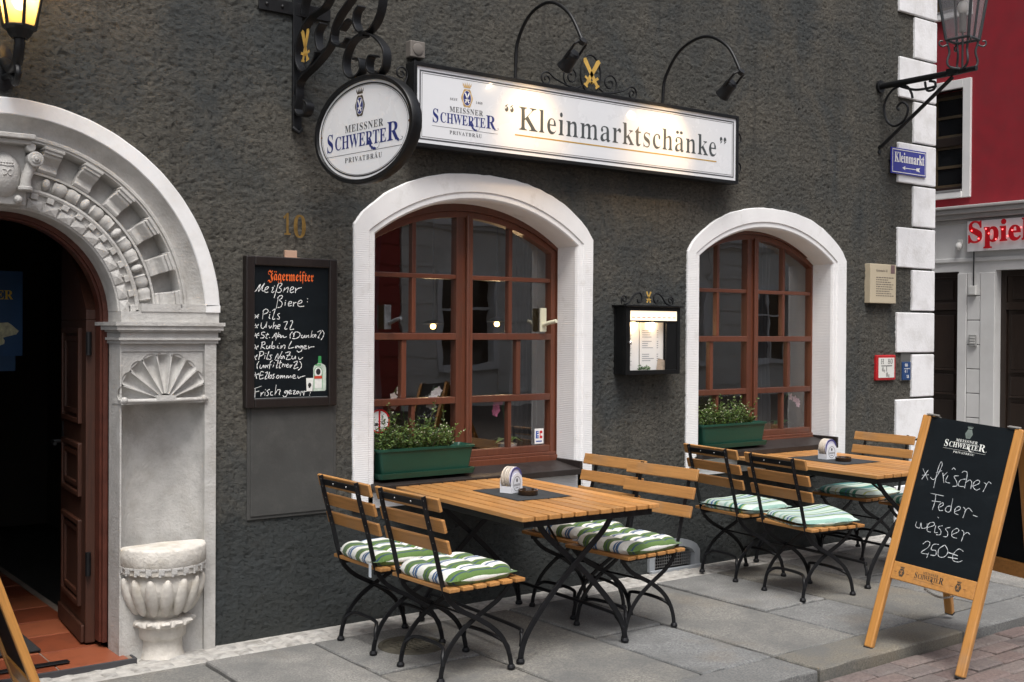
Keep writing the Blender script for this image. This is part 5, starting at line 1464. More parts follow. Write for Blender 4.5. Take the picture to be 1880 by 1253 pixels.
# leaf: local X along the leaf from the hinge, Z up, +Y the face seen from the street
lf = MB()
L_, TH = 0.66, 0.05
T = Matrix.Translation((1.800, 0.275, 0.032)) @ Matrix.Rotation(rad(85), 4, 'Z')
def leaf_top(x):
    r = 0.455
    d = min(r, abs(r - x * 0.70))
    return pz - 0.055 + math.sqrt(max(0.0, r * r - d * d))
lf.box((0, -TH / 2, 0.0), (L_, TH / 2, 1.66), T)
# arched head of the leaf
n_ = 16
top = [(L_ * i / n_, 1.66 + 0.40 * math.sin(min(1, 0.08 + i / n_) * PI / 2)) for i in range(n_ + 1)]
poly = [(0, 1.66)] + top + [(L_, 1.66)]
vs_ = [(x, -TH / 2, z) for x, z in poly] + [(x, TH / 2, z) for x, z in poly]
kk = len(poly)
lf.add(vs_, [tuple(range(kk)), tuple(range(2 * kk - 1, kk - 1, -1))] + [(i, (i + 1) % kk, kk + (i + 1) % kk, kk + i) for i in range(kk)], T)
for (z0, z1) in ((0.17, 0.62), (0.74, 1.02), (1.12, 1.62)):
    for ins, dp in ((0.10, 0.034), (0.145, 0.028)):
        lf.box((ins, TH / 2 - 0.004, z0 + ins - 0.1), (ins + 0.028, dp + 0.010, z1 - ins + 0.1), T)
        lf.box((L_ - ins - 0.028, TH / 2 - 0.004, z0 + ins - 0.1), (L_ - ins, dp + 0.010, z1 - ins + 0.1), T)
        lf.box((ins + 0.028, TH / 2 - 0.004, z0 + ins - 0.1), (L_ - ins - 0.028, dp + 0.010, z0 + ins - 0.072), T)
        lf.box((ins + 0.028, TH / 2 - 0.004, z1 - ins + 0.072), (L_ - ins - 0.028, dp + 0.010, z1 - ins + 0.1), T)
lf.box((0.02, TH / 2, 0.0), (L_ - 0.02, TH / 2 + 0.018, 0.09), T)
door = lf.build('door', DOORWOOD, house, bevel=0.005)
q = MB()
q.box((L_ - 0.075, TH / 2, 0.86), (L_ - 0.035, TH / 2 + 0.006, 1.10), T)
q.tube([(L_ - 0.055, TH / 2, 0.99), (L_ - 0.055, TH / 2 + 0.055, 0.99), (L_ - 0.16, TH / 2 + 0.060, 0.985)], 0.010, 10, T)
q.build('handle', IRON, door)
q = MB()
for z in (0.35, 1.48):
    q.cyl((-0.015, TH / 2 - 0.01, z), (-0.015, TH / 2 - 0.01, z + 0.12), 0.014, 10, T)
q.build('hinge', IRON, door)

# mat on the tiles and a poster hung inside the hall
q = MB()
q.box((0.95, 0.28, 0.0275), (1.56, 0.80, 0.038))
tag(q.build('door_mat', mat('mat_black', (0.015, 0.015, 0.016), 0.95, var=0.3, vs=60, bs=0.8, bscale=200, bdist=0.006), bevel=0.004), 'black door mat on the terracotta tiles inside the doorway', 'door mat')
q = MB()
q.box((1.15, -0.010, 0.0275), (1.62, 0.040, 0.034))
tag(q.build('grate', IRON, bevel=0.003), 'narrow dark metal scraper strip let into the terracotta step', 'scraper')
po = thing('poster', 'blue beer poster with yellow lettering hanging in the dark hall', 'poster', (1.66, 1.6, 1.42))
q = MB()
q.box((-0.42, 0.0, 0.06), (0.13, 0.008, 0.57))
q.build('sheet', mat('poster_blue', (0.010, 0.065, 0.18), 0.4, var=0.25, vs=3), po)
q = MB()
q.box((-0.42, 0.001, -0.03), (0.09, 0.007, 0.06))
q.build('lower_sheet', mat('poster_blue_pale', (0.010, 0.055, 0.14), 0.4), po)
f = Flat((0, -0.001, 0))
f.polys(fit_word('SCHWERTER', -0.38, 0.075, 0.40, 0.055))
f.build('lettering', mat('poster_yellow', (0.65, 0.45, 0.03), 0.5), po)
f = Flat((0, -0.001, 0))
pts = []
for i in range(28):
    t = 2 * PI * i / 28
    k_ = 1 + 0.28 * math.sin(3 * t) + 0.12 * math.sin(7 * t + 1)
    pts.append((-0.06 + 0.14 * k_ * math.cos(t), 0.19 + 0.075 * k_ * math.sin(t)))
f.polys([pts])
f.build('picture', mat('poster_cream', (0.62, 0.62, 0.42), 0.5, var=0.3, vs=40), po)
# ------------------------------------------------------------------ red house across the side street: facade plane x = 14
RX = 14.0
REDP = mat('red_render', (0.28, 0.013, 0.023), 0.85, var=0.14, vs=5, bs=0.25, bscale=60, bdist=0.004, dirt=(0.22, 0.022, 0.03), dscale=2.0, damt=0.6)
GREYP = mat('grey_render', (0.66, 0.66, 0.65), 0.8, var=0.05, vs=3, bs=0.2, bscale=60, bdist=0.003, dirt=(0.48, 0.47, 0.45), dscale=1.2, damt=0.4)
TRIM = mat('white_trim', (0.80, 0.80, 0.79), 0.7, var=0.04, vs=4)
DARKWOOD = wood('dark_shop_wood', (0.028, 0.018, 0.013), 'Z', 0.4, 0.3)
OCHRE = mat('ochre_frame', (0.085, 0.062, 0.032), 0.5, var=0.2)
rh = thing('red_house', 'red rendered house with grey shop front across the side street, right of the white quoins', 'building', (0, 0, 0))
# upper wall with window openings, ground-floor wall with door openings, as solid pieces between the openings
def facade(mb, x0, x1, ys, zs, holes):
    """blocks of wall in the cells of a y/z grid that are not holes"""
    for i in range(len(ys) - 1):
        for j in range(len(zs) - 1):
            ym, zm = (ys[i] + ys[i + 1]) / 2, (zs[j] + zs[j + 1]) / 2
            if any(a < ym < b and c < zm < d for a, b, c, d in holes):
                continue
            mb.box((x0, ys[i], zs[j]), (x1, ys[i + 1], zs[j + 1]))
up = [(2.95, 4.10, 3.58, 4.93), (0.2, 1.35, 3.58, 4.93), (5.7, 6.85, 3.58, 4.93), (2.95, 4.10, 6.0, 7.4), (0.2, 1.35, 6.0, 7.4)]
lo = [(2.99, 4.05, -0.1, 2.49), (0.9, 2.46, -0.1, 2.48), (5.4, 7.0, 0.7, 2.49)]
q = MB()
facade(q, RX, RX + 0.35, [-1.5, 0.2, 1.35, 2.95, 4.10, 5.7, 6.85, 14], [3.34, 3.58, 4.93, 6.0, 7.4, 9.0], up)
q.build('upper_wall', REDP, rh)
q = MB()
facade(q, RX - 0.02, RX + 0.35, [-1.5, 0.9, 2.46, 2.99, 4.05, 5.4, 7.0, 14], [-0.1, 0.7, 2.48, 3.12], lo)
q.build('shop_wall', GREYP, rh)
q = MB()
q.box((RX - 0.05, -1.5, 3.12), (RX + 0.35, 14, 3.17))
q.box((RX - 0.11, -1.5, 3.17), (RX + 0.35, 14, 3.235))
q.box((RX - 0.16, -1.5, 3.235), (RX + 0.35, 14, 3.30))
q.box((RX - 0.19, -1.5, 3.30), (RX + 0.35, 14, 3.34))
q.build('cornice', mat('cornice_grey', (0.42, 0.41, 0.40), 0.8, var=0.08), rh, bevel=0.01)
q = MB()
q.box((RX - 0.045, -1.5, 2.60), (RX - 0.02, 14, 2.655))
q.build('string_course', GREYP, rh, bevel=0.008)
for (y0, y1, z0, z1) in up:
    q = MB()
    t = 0.115
    q.box((RX - 0.035, y0 - t, z0 - t), (RX + 0.12, y0, z1 + t))
    q.box((RX - 0.035, y1, z0 - t), (RX + 0.12, y1 + t, z1 + t))
    q.box((RX - 0.035, y0, z1), (RX + 0.12, y1, z1 + t))
    q.box((RX - 0.055, y0, z0 - t), (RX + 0.12, y1, z0 - 0.03))
    q.build('window_surround', TRIM, rh, bevel=0.006)
    q = MB()
    q.box((RX - 0.06, y0 + 0.005, z0 - 0.028), (RX + 0.15, y1 - 0.005, z0 - 0.002))
    q.build('window_sill', mat('zinc_sill', (0.25, 0.25, 0.25), 0.5, var=0.1), rh)
    q = MB()
    x0, x1 = RX + 0.13, RX + 0.19
    ym = (y0 + y1) / 2
    q.box((x0, y0, z0), (x1, y0 + 0.06, z1)).box((x0, y1 - 0.06, z0), (x1, y1, z1))
    q.box((x0, y0 + 0.06, z0), (x1, y1 - 0.06, z0 + 0.06)).box((x0, y0 + 0.06, z1 - 0.06), (x1, y1 - 0.06, z1))
    q.box((x0 - 0.02, ym - 0.05, z0 + 0.06), (x1, ym + 0.05, z1 - 0.06))
    zt = z0 + (z1 - z0) * 0.50
    for a, b in ((y0 + 0.06, ym - 0.05), (ym + 0.05, y1 - 0.06)):
        q.box((x0 - 0.015, a, zt - 0.06), (x1, b, zt + 0.06))
    fw = q.build('window', DARKWOOD, rh, bevel=0.004)
    q = MB()
    for a, b in ((y0 + 0.06, ym - 0.05), (ym + 0.05, y1 - 0.06)):
        for c, d in ((z0 + 0.06, zt - 0.06), (zt + 0.06, z1 - 0.06)):
            zm = (c + d) / 2
            q.box((x0 + 0.015, a, c), (x1, a + 0.035, d)).box((x0 + 0.015, b - 0.035, c), (x1, b, d))
            q.box((x0 + 0.015, a + 0.035, c), (x1, b - 0.035, c + 0.035)).box((x0 + 0.015, a + 0.035, d - 0.035), (x1, b - 0.035, d))
            q.box((x0 + 0.020, a + 0.035, zm - 0.018), (x1, b - 0.035, zm + 0.018))
    q.build('sash', OCHRE, fw)
    q = MB()
    q.add([(x0 + 0.04, y0 + 0.06, z0 + 0.06), (x0 + 0.04, y1 - 0.06, z0 + 0.06), (x0 + 0.04, y1 - 0.06, z1 - 0.06), (x0 + 0.04, y0 + 0.06, z1 - 0.06)], [(0, 1, 2, 3)])
    q.build('pane', mat('dark_pane', (0.012, 0.014, 0.016), 0.06, var=0.2, spec=0.8), fw)
# pilaster between the two doors, with sunk field cut by joints
q = MB()
q.box((RX - 0.05, 2.46, -0.1), (RX - 0.02, 2.66, 2.45))
q.box((RX - 0.05, 2.86, -0.1), (RX - 0.02, 2.99, 2.45))
for i in range(8):
    z0 = -0.1 + i * 0.322
    q.box((RX - 0.042, 2.668, z0), (RX - 0.02, 2.852, min(2.45, z0 + 0.312)))
q.build('pilaster', GREYP, rh, bevel=0.006)
q = MB()
q.box((RX - 0.025, 2.66, -0.1), (RX - 0.0195, 2.86, 2.45))
q.build('pilaster_joints', mat('joint_dark', (0.10, 0.10, 0.10), 0.9), rh)
def shopdoor(y0, y1, z1, handle):
    q = MB()
    x0 = RX + 0.10
    q.box((x0, y0, -0.1), (x0 + 0.08, y0 + 0.08, z1)).box((x0, y1 - 0.08, -0.1), (x0 + 0.08, y1, z1))
    q.box((x0, y0 + 0.08, z1 - 0.08), (x0 + 0.08, y1 - 0.08, z1))
    q.box((x0 - 0.01, y0 + 0.08, z1 - 0.52), (x0 + 0.08, y1 - 0.08, z1 - 0.42))
    q.box((x0 + 0.03, y0 + 0.08, -0.1), (x0 + 0.07, y1 - 0.08, z1 - 0.52))
    ym = (y0 + y1) / 2
    for a, b in ((y0 + 0.14, ym - 0.04), (ym + 0.04, y1 - 0.14)):
        for c, d in ((0.15, 0.75), (0.85, 1.10), (1.18, 1.90)):
            q.box((x0 + 0.005, a, c), (x0 + 0.03, b, d))
            q.box((x0 - 0.008, a - 0.015, c - 0.03), (x0 + 0.03, b + 0.015, c - 0.002))
    q.box((x0 + 0.02, y0 + 0.08, z1 - 0.42), (x0 + 0.06, y1 - 0.08, z1 - 0.08))
    q.box((x0 + 0.005, y0 + 0.16, z1 - 0.38), (x0 + 0.02, y1 - 0.16, z1 - 0.12))
    d = q.build('door', DARKWOOD, rh, bevel=0.006)
    if handle:
        q = MB()
        q.box((x0 - 0.015, y0 + 0.84, 0.98), (x0 - 0.003, y0 + 0.88, 1.22))
        q.tube([(x0 - 0.01, y0 + 0.86, 1.12), (x0 - 0.06, y0 + 0.86, 1.12), (x0 - 0.065, y0 + 0.76, 1.12)], 0.012, 8)
        q.build('handle', mat('brass', (0.45, 0.32, 0.12)), d)
shopdoor(2.99, 4.05, 2.49, True)
shopdoor(0.9, 2.46, 2.48, False)
q = MB()
q.box((RX + 0.02, 5.4, 0.7), (RX + 0.1, 7.0, 2.49))
q.build('shop_window', mat('dark_pane', (0.012, 0.014, 0.016), 0.06), rh)
q = MB()
q.box((RX + 0.3, -1.5, -0.1), (RX + 8, 14, 9.0))
q.build('house_body', mat('back_render', (0.3, 0.28, 0.26), 0.9), rh)
q = MB()
q.add([(RX - 0.4, -1.8, 9.0), (RX + 8.4, -1.8, 9.0), (RX + 8.4, 14.3, 9.0), (RX - 0.4, 14.3, 9.0), (RX + 4, -1.8, 12.5), (RX + 4, 14.3, 12.5)], [(0, 1, 4), (2, 3, 5), (0, 4, 5, 3), (1, 2, 5, 4), (0, 3, 2, 1)])
q.build('roof', mat('clay_tiles', (0.30, 0.10, 0.06)), rh)

# shop sign with raised red letters
ss = thing('shop_sign', 'white shop sign with raised red letters on the grey fascia of the red house', 'shop sign', (RX - 0.02, 2.83, 2.73))
q = MB()
q.box((-0.075, -2.2, 0.0), (-0.045, 0.0, 0.40))
q.build('board', mat('sign_board_white', (0.80, 0.80, 0.81), 0.5, var=0.04), ss, bevel=0.004)
q = MB()
for y in (-0.25, -1.2, -2.0):
    q.box((-0.045, y - 0.03, 0.05), (0.0, y + 0.03, 0.35))
q.build('bracket', IRON, ss)
f = Flat((-0.130, -0.0, 0.0), (0, -1, 0), (0, 0, 1))
f.polys(fit_word('Spiel', 0.03, 0.90, 0.115, 0.275), 0.0, 0.006)
f.build('letters', mat('red_acrylic', (0.50, 0.010, 0.018), 0.3, var=0.1, coat=0.3), ss, thick=-0.05)
q = MB()
for (u, z) in ((0.10, 0.27), (0.20, 0.16), (0.34, 0.22), (0.44, 0.14), (0.53, 0.26), (0.66, 0.24), (0.78, 0.27), (0.30, 0.28), (0.60, 0.17)):
    q.ball((-0.131, -u, z), 0.008, 8, 6)
q.build('led', emit('red_led', (1.0, 0.06, 0.06), 5.0), ss)

def smallbox(name, label, cat, loc, dims, m, extra=None):
    t = thing(name, label, cat, loc)
    q = MB()
    q.box((-dims[0], -dims[1] / 2, -dims[2] / 2), (0, dims[1] / 2, dims[2] / 2))
    q.build('case', m, t, bevel=0.008)
    return t
PLAST = mat('white_plastic', (0.62, 0.62, 0.60), 0.45, var=0.05)
t = smallbox('motion_sensor', 'small white motion sensor dome beside the shop sign with red letters', 'sensor', (RX - 0.021, 2.96, 2.86), (0.04, 0.07, 0.08), PLAST)
q = MB()
q.ball((-0.055, 0, -0.05), (0.045, 0.045, 0.055), 14, 10)
q.build('dome', PLAST, t, smooth=True)
t = smallbox('cable_box', 'white cable box under the shop sign at the top of the grey pilaster', 'cable box', (RX - 0.043, 2.755, 2.22), (0.05, 0.10, 0.12), PLAST)
q = MB()
q.tube([(-0.01, 0, 0.06), (-0.01, 0.0, 0.55)], 0.008, 6)
q.build('cable', IRON, t)
t = smallbox('doorbell_panel', 'grey doorbell panel halfway up the pilaster between the dark shop doors', 'doorbell', (RX - 0.043, 2.755, 1.56), (0.03, 0.11, 0.16), mat('bell_grey', (0.42, 0.42, 0.41), 0.4, metal=0.3))
q = MB()
for i in range(3):
    q.box((-0.036, -0.035, 0.03 - i * 0.035), (-0.030, 0.035, 0.05 - i * 0.035))
q.build('button', PLAST, t)

# ------------------------------------------------------------------ houses on the far side of the square (seen in the window glass)
def far_house(name, label, x0, x1, y, col, trim, n, h):
    t = thing(name, label, 'building', (0, 0, 0))
    P = mat(name + '_render', col, 0.85, var=0.08, vs=2, bs=0.2, bscale=30, dirt=mul(col, 0.7), dscale=0.9, damt=0.4)
    wds = (x1 - x0) / n
    q = MB()
    tr = MB()
    wn = MB()
    rust = MB()
    for i in range(n):
        a = x0 + i * wds
        w0, w1 = a + wds * 0.30, a + wds * 0.70
        for za, zb, z2 in ((-0.1, 0.9, 3.9), (3.9, 4.9, 8.0), (8.0, 8.8, 11.6)):  # third storey added to block low sky light and deepen shade under furniture
            zt = zb + 1.9
            q.box((a, y - 0.4, za), (w0, y, z2)).box((w1, y - 0.4, za), (a + wds, y, z2))
            q.box((w0, y - 0.4, za), (w1, y, zb)).box((w0, y - 0.4, zt), (w1, y, z2))
            tr.box((w0 - 0.14, y + 0.001, zb - 0.14), (w0, y + 0.07, zt + 0.14)).box((w1, y + 0.001, zb - 0.14), (w1 + 0.14, y + 0.07, zt + 0.14))
            tr.box((w0, y + 0.001, zt), (w1, y + 0.07, zt + 0.14)).box((w0, y + 0.001, zb - 0.14), (w1, y + 0.11, zb))
            wn.box((w0, y - 0.25, zb), (w1, y - 0.2, zt))
            tr.box(((w0 + w1) / 2 - 0.03, y - 0.2, zb), ((w0 + w1) / 2 + 0.03, y - 0.15, zt)).box((w0, y - 0.195, zb + 1.2), (w1, y - 0.155, zb + 1.26))
        for k_ in range(9):
            z = 0.25 + k_ * 0.40
            for c, d in ((a, w0 - 0.15), (w1 + 0.15, a + wds)):
                rust.box((c, y + 0.001, z), (d, y + 0.03, z + 0.36))
    q.build('wall', P, t)
    rust.build('rustication', P, t)
    tr.build('trim', trim, t)
    wn.build('window', mat('dark_pane', (0.012, 0.014, 0.016)), t)
    q = MB()
    for d, z0, z1 in ((0.10, 3.9, 4.0), (0.2, 4.0, 4.12), (0.12, 4.12, 4.2), (0.12, 7.85, 8.0), (0.25, 11.3, 11.45), (0.40, 11.45, 11.6)):
        q.box((x0, y + 0.001, z0), (x1, y + d, z1))
    q.build('cornice', trim, t)
    q = MB()
    q.add([(x0, y + 0.5, 11.6), (x1, y + 0.5, 11.6), (x1, y - 8, 11.6), (x0, y - 8, 11.6), (x0, y - 4, 14.6), (x1, y - 4, 14.6)], [(0, 1, 5, 4), (2, 3, 4, 5), (0, 4, 3), (1, 2, 5), (0, 3, 2, 1)])
    q.build('roof', mat('clay_tiles', (0.30, 0.10, 0.06)), t)
far_house('cream_house', 'cream rusticated house on the far side of the square, behind the photographer', 12.9, 30, -15.0, (0.78, 0.77, 0.72), TRIM, 5, 8)
far_house('crimson_house', 'plain crimson house on the far side of the square, behind the photographer', 2.0, 12.85, -15.0, (0.34, 0.03, 0.035), TRIM, 3, 8)
# ------------------------------------------------------------------ long sign board
SY = -0.12
ls = thing('sign_board', 'long white sign board with dark lettering over a gold line above the arched windows', 'sign board', (0, 0, 0))
q = MB()
x0, x1, z0, z1 = 3.505, 6.180, 2.728, 3.168
q.box((x0 - 0.022, SY + 0.004, z0 - 0.022), (x1 + 0.022, -0.035, z1 + 0.022))
q.build('case', IRON, ls, bevel=0.004)
q = MB()
for (a, b, c, d) in ((x0 - 0.022, z0 - 0.022, x1 + 0.022, z0), (x0 - 0.022, z1, x1 + 0.022, z1 + 0.022), (x0 - 0.022, z0, x0, z1), (x1, z0, x1 + 0.022, z1)):
    q.box((a, SY - 0.010, b), (c, SY + 0.004, d))
q.build('frame', IRON, ls, bevel=0.002)
q = MB()
q.box((x0, SY, z0), (x1, SY + 0.003, z1))
q.build('panel', SIGNWHITE, ls)
q = MB()
for x in (3.75, 4.85, 5.95):
    q.box((x - 0.02, -0.036, 2.80), (x + 0.02, 0.012, 3.10))
q.build('wall_bracket', IRON, ls)
f = Flat((0, SY, 0))
f.frame(x0 + 0.020, z0 + 0.020, x1 - 0.020, z1 - 0.020, 0.009, 0.0008)
f.frame(x0 + 0.036, z0 + 0.036, x1 - 0.036, z1 - 0.036, 0.003, 0.0008)
f.build('border_lines', INKGREY, ls)
f = Flat((0, SY, 0))
f.polys(fit_word('“', 4.130, 4.205, 2.882, 0.148), 0.0008)
f.polys(thin(fit_word('Kleinmarktschänke', 4.236, 5.992, 2.882, 0.144, 0.004), 0.0036), 0.0008)
f.polys(fit_word('”', 6.012, 6.085, 2.880, 0.148), 0.0008)
f.build('lettering', mat('slate_lettering', (0.060, 0.070, 0.075), 0.45, var=0.08), ls)
f = Flat((0, SY, 0))
f.rect(4.212, 2.843, 5.984, 2.851, 0.0008)
f.build('gold_line', mat('gold_paint', (0.45, 0.28, 0.05), 0.45, var=0.1), ls)
logo((3.612, SY, 2.862), (1, 0, 0), (0, 0, 1), 0.475, 0.080, ls, INKGREY, INKBLUE, (CRESTGOLD, INKBLUE, PAPER), lift=0.0008)

def spiral(c, r0, r1, a0, turns, n=22):
    return [(c[0] + (r0 + (r1 - r0) * i / n) * math.cos(a0 + turns * 2 * PI * i / n), c[1] + (r0 + (r1 - r0) * i / n) * math.sin(a0 + turns * 2 * PI * i / n)) for i in range(n + 1)]

def to3(pts, y):
    return [(a, y, b) for a, b in pts]
# wrought scrolls round the crossed swords on top
q = MB()
yc = -0.075
cx_, cz_ = 4.855, 3.31
q.tube(to3([(cx_ + 0.085 * math.cos(t), cz_ + 0.125 * math.sin(t)) for t in np.linspace(0, 2 * PI, 33)[:-1]], yc), 0.006, 8, closed=True)
for sg in (-1, 1):
    q.tube(to3([(cx_ + sg * a, b) for a, b in [(0.07, 3.23), (0.12, 3.205)] + spiral((0.165, 3.275), 0.070, 0.012, -PI / 2, 1.6)], yc), 0.0055, 8)
    q.tube(to3([(cx_ + sg * a, b) for a, b in [(0.10, 3.205), (0.20, 3.215), (0.30, 3.245)] + spiral((0.365, 3.232), 0.048, 0.010, PI * 0.75, -1.5)], yc), 0.0055, 8)
# scroll at the right end, and the stay at the left end
q.tube([(6.215, -0.075, 3.10)] + [(6.215 + a, -0.075, b) for a, b in spiral((0.030, 3.04), 0.045, 0.010, PI / 2, -1.3)], 0.0055, 8)
q.tube([(6.215, -0.075, 2.78)] + [(6.215 + a, -0.075, b) for a, b in spiral((0.030, 2.84), 0.045, 0.010, -PI / 2, 1.3)], 0.0055, 8)
q.tube([(6.21, -0.075, 2.99), (6.245, -0.075, 2.94), (6.21, -0.075, 2.89)], 0.007, 8)
q.tube([(3.475, -0.075, 2.85)] + [(3.475 + a, -0.075, b) for a, b in [(-0.035, 3.0)] + spiral((-0.045, 3.12), 0.045, 0.010, -PI / 4, 1.4)], 0.0055, 8)
q.build('scrollwork', IRON, ls, smooth=True)
f = Flat((0, yc - 0.012, 0))
for s_ in sword_polys(cx_, cz_ - 0.002, 0.185, -0.58):
    f.polys([[(2 * cx_ - a, b) for a, b in s_]])
f.build('crossed_swords', GOLD, ls, thick=-0.008)

# ------------------------------------------------------------------ two spot lamps on bent arms
BULB = emit('halogen', (1.0, 0.72, 0.40), 30.0)
def spot_lamp(x, arc, head_a, head_b, label, target, energy):
    t = thing('spot_lamp', label, 'spot lamp', (x, 0, 0), 0, 'spot lamps over the sign board')
    q = MB()
    pts = []
    k = len(arc)
    V = [Vector((0, y, z)) for y, z in arc]
    for i in range(k - 1):
        p0, p1, p2, p3 = V[max(i - 1, 0)], V[i], V[i + 1], V[min(i + 2, k - 1)]
        for j in range(6):
            s_ = j / 6
            pts.append(0.5 * ((2 * p1) + (p2 - p0) * s_ + (2 * p0 - 5 * p1 + 4 * p2 - p3) * s_ * s_ + (-p0 + 3 * p1 - 3 * p2 + p3) * s_ ** 3))
    pts.append(V[-1])
    q.tube(pts, 0.0105, 10)
    q.cyl((0, -0.03, 3.16), (0, 0.006, 3.16), 0.02, 10)
    q.build('arm', IRON, t, smooth=True)
    a, b = Vector((0, *head_a)), Vector((0, *head_b))
    d = (b - a).normalized()
    q = MB()
    sd = Vector((1, 0, 0))
    q.cyl(a - d * 0.012, a + d * 0.014, 0.024, 14)
    for sg in (-1, 1):
        q.tube([a + sd * sg * 0.020, a + sd * sg * 0.040 + d * 0.02, a + sd * sg * 0.043 + d * 0.13], 0.008, 8)
    q.build('yoke', IRON, t)
    # can: hollow tube with a flared rim
    o_ = a + d * 0.085
    rot = d.to_track_quat('Z', 'Y').to_matrix().to_4x4()
    T = Matrix.Translation(o_) @ rot
    q = MB()
    q.lathe([(0.0, 0.0), (0.030, 0.0), (0.040, 0.012), (0.042, 0.09), (0.046, 0.10), (0.050, 0.118), (0.047, 0.120), (0.040, 0.102), (0.036, 0.05), (0.0, 0.045)], 24, T=T)
    q.build('can', IRON, t, smooth=True, angle=35)
    q = MB()
    q.lathe([(0.0, 0.062), (0.020, 0.064), (0.030, 0.075)], 16, T=T)
    q.build('bulb', BULB, t)
    ld = bpy.data.lights.new('spot_light', 'SPOT')
    ld.energy = energy
    ld.color = (1.0, 0.62, 0.26)
    ld.spot_size = rad(75)
    ld.spot_blend = 0.9
    ld.shadow_soft_size = 0.03
    lo_ = bpy.data.objects.new('spot_light', ld)
    COL.objects.link(lo_)
    lo_.parent = t
    p = o_ + d * 0.125
    lo_.location = p
    dirv = Vector((target[0] - x, target[1], target[2])) - p
    lo_.rotation_euler = (-dirv).to_track_quat('Z', 'Y').to_euler()
    return t
spot_lamp(4.30, [(-0.005, 3.16), (-0.008, 3.30), (-0.03, 3.452), (-0.155, 3.588), (-0.347, 3.618), (-0.526, 3.512), (-0.642, 3.339)], (-0.648, 3.325), (-0.53, 3.235),
          'bent arm spot lamp nearer the oval sign, left of the gold crossed swords', (4.33, SY, 2.92), 6.5)
spot_lamp(5.57, [(-0.005, 3.16), (-0.008, 3.28), (-0.035, 3.406), (-0.176, 3.558), (-0.401, 3.603), (-0.595, 3.502), (-0.705, 3.33)], (-0.712, 3.315), (-0.60, 3.225),
          'bent arm spot lamp over the right half of the long sign board', (5.45, SY, 2.90), 8.0)

# junction box left of the sign
jb = thing('junction_box', 'small grey junction box on the wall above the left end of the sign board', 'junction box', (3.555, 0.0, 3.28))
q = MB()
q.box((-0.050, -0.055, -0.048), (0.050, 0.006, 0.048))
GREYPL = mat('grey_plastic', (0.15, 0.135, 0.12), 0.55, var=0.1)
q.build('case', GREYPL, jb, bevel=0.006)
q = MB()
q.lathe([(0.034, 0.0), (0.034, 0.004), (0.030, 0.006), (0.0, 0.006)], 24, T=Matrix.Translation((0, -0.055, 0)) @ Matrix.Rotation(rad(90), 4, 'X'))
q.build('cap', GREYPL, jb, smooth=True)
q = MB()
q.tube([(0.0, -0.02, -0.048), (0.0, -0.025, -0.09)], 0.012, 8)
q.build('cable', IRON, jb)

# ------------------------------------------------------------------ hanging oval sign on its wrought bracket
# local frame: X out from the wall, Z up; the bracket stands 7 degrees off square
hg = thing('hanging_sign', 'oval white brewery sign hanging from a wrought iron wall bracket', 'hanging sign', (2.808, 0.0, 0.0))
hg.rotation_euler = (0, 0, rad(-83))
def PX(pts, y=0.0):
    return [(a, y, b) for a, b in pts]
FW = 0.050
def cat(pts, n=5):
    V = [Vector((a, b)) for a, b in pts]
    out = []
    k = len(V)
    for i in range(k - 1):
        p0, p1, p2, p3 = V[max(i - 1, 0)], V[i], V[i + 1], V[min(i + 2, k - 1)]
        for j in range(n):
            t = j / n
            out.append(0.5 * ((2 * p1) + (p2 - p0) * t + (2 * p0 - 5 * p1 + 4 * p2 - p3) * t * t + (-p0 + 3 * p1 - 3 * p2 + p3) * t ** 3))
    out.append(V[-1])
    return [(p.x, p.y) for p in out]
q = MB()
# wall plate with a curled foot, and cross bars on the wall
q.box((0.0, -0.028, 2.74), (0.016, 0.028, 3.95))
q.tube([(0.012, -0.028, 2.745), (0.03, 0.0, 2.72), (0.012, 0.028, 2.745)], 0.012, 8)
q.build('wall_plate', IRON, hg, bevel=0.003)
q = MB()
Tw = Matrix.Rotation(rad(83), 4, 'Z')
q.box((-0.225, -0.018, 3.355), (0.20, -0.004, 3.425), Tw)
for x in (-0.18, -0.09, 0.10):
    q.ball((x, -0.020, 3.39), (0.010, 0.007, 0.010), 8, 6, Tw)
q.build('cross_bar', IRON, hg, bevel=0.003)
q = MB()
S_ = lambda pts, w_=0.012: q.strip(PX(cat(pts)), w_, (0, 1, 0), FW)
S_([(0.02, 2.84), (0.037, 2.912), (0.040, 2.975), (0.085, 3.015), (0.218, 3.068), (0.335, 3.141), (0.375, 3.224), (0.415, 3.275), (0.475, 3.316), (0.54, 3.36), (0.60, 3.44), (0.62, 3.55)], 0.012)
S_([(0.02, 2.92), (0.018, 2.857), (0.049, 2.812), (0.115, 2.809), (0.135, 2.855), (0.095, 2.885)])
S_([(0.345, 3.42), (0.289, 3.352), (0.163, 3.325), (0.085, 3.268), (0.030, 3.18), (0.030, 3.10), (0.075, 3.042), (0.135, 3.040), (0.195, 3.085), (0.215, 3.125)])
S_([(0.26, 3.27), (0.222, 3.235), (0.217, 3.19), (0.236, 3.135), (0.270, 3.115), (0.31, 3.128)])
S_([(0.36, 3.19), (0.365, 3.15), (0.393, 3.128), (0.430, 3.118), (0.470, 3.128), (0.495, 3.150)])
S_([(0.600, 3.292), (0.560, 3.262), (0.558, 3.200), (0.612, 3.152), (0.690, 3.158), (0.752, 3.215), (0.778, 3.300), (0.765, 3.40), (0.68, 3.50), (0.62, 3.55)], 0.010)
S_([(0.548, 3.030), (0.600, 3.022), (0.612, 2.970), (0.575, 2.940), (0.524, 2.938), (0.478, 2.975), (0.474, 3.050), (0.530, 3.122), (0.625, 3.146), (0.722, 3.112), (0.800, 3.040), (0.806, 2.965), (0.770, 2.928), (0.710, 2.930), (0.668, 2.965), (0.680, 3.018), (0.72, 3.02)], 0.010)
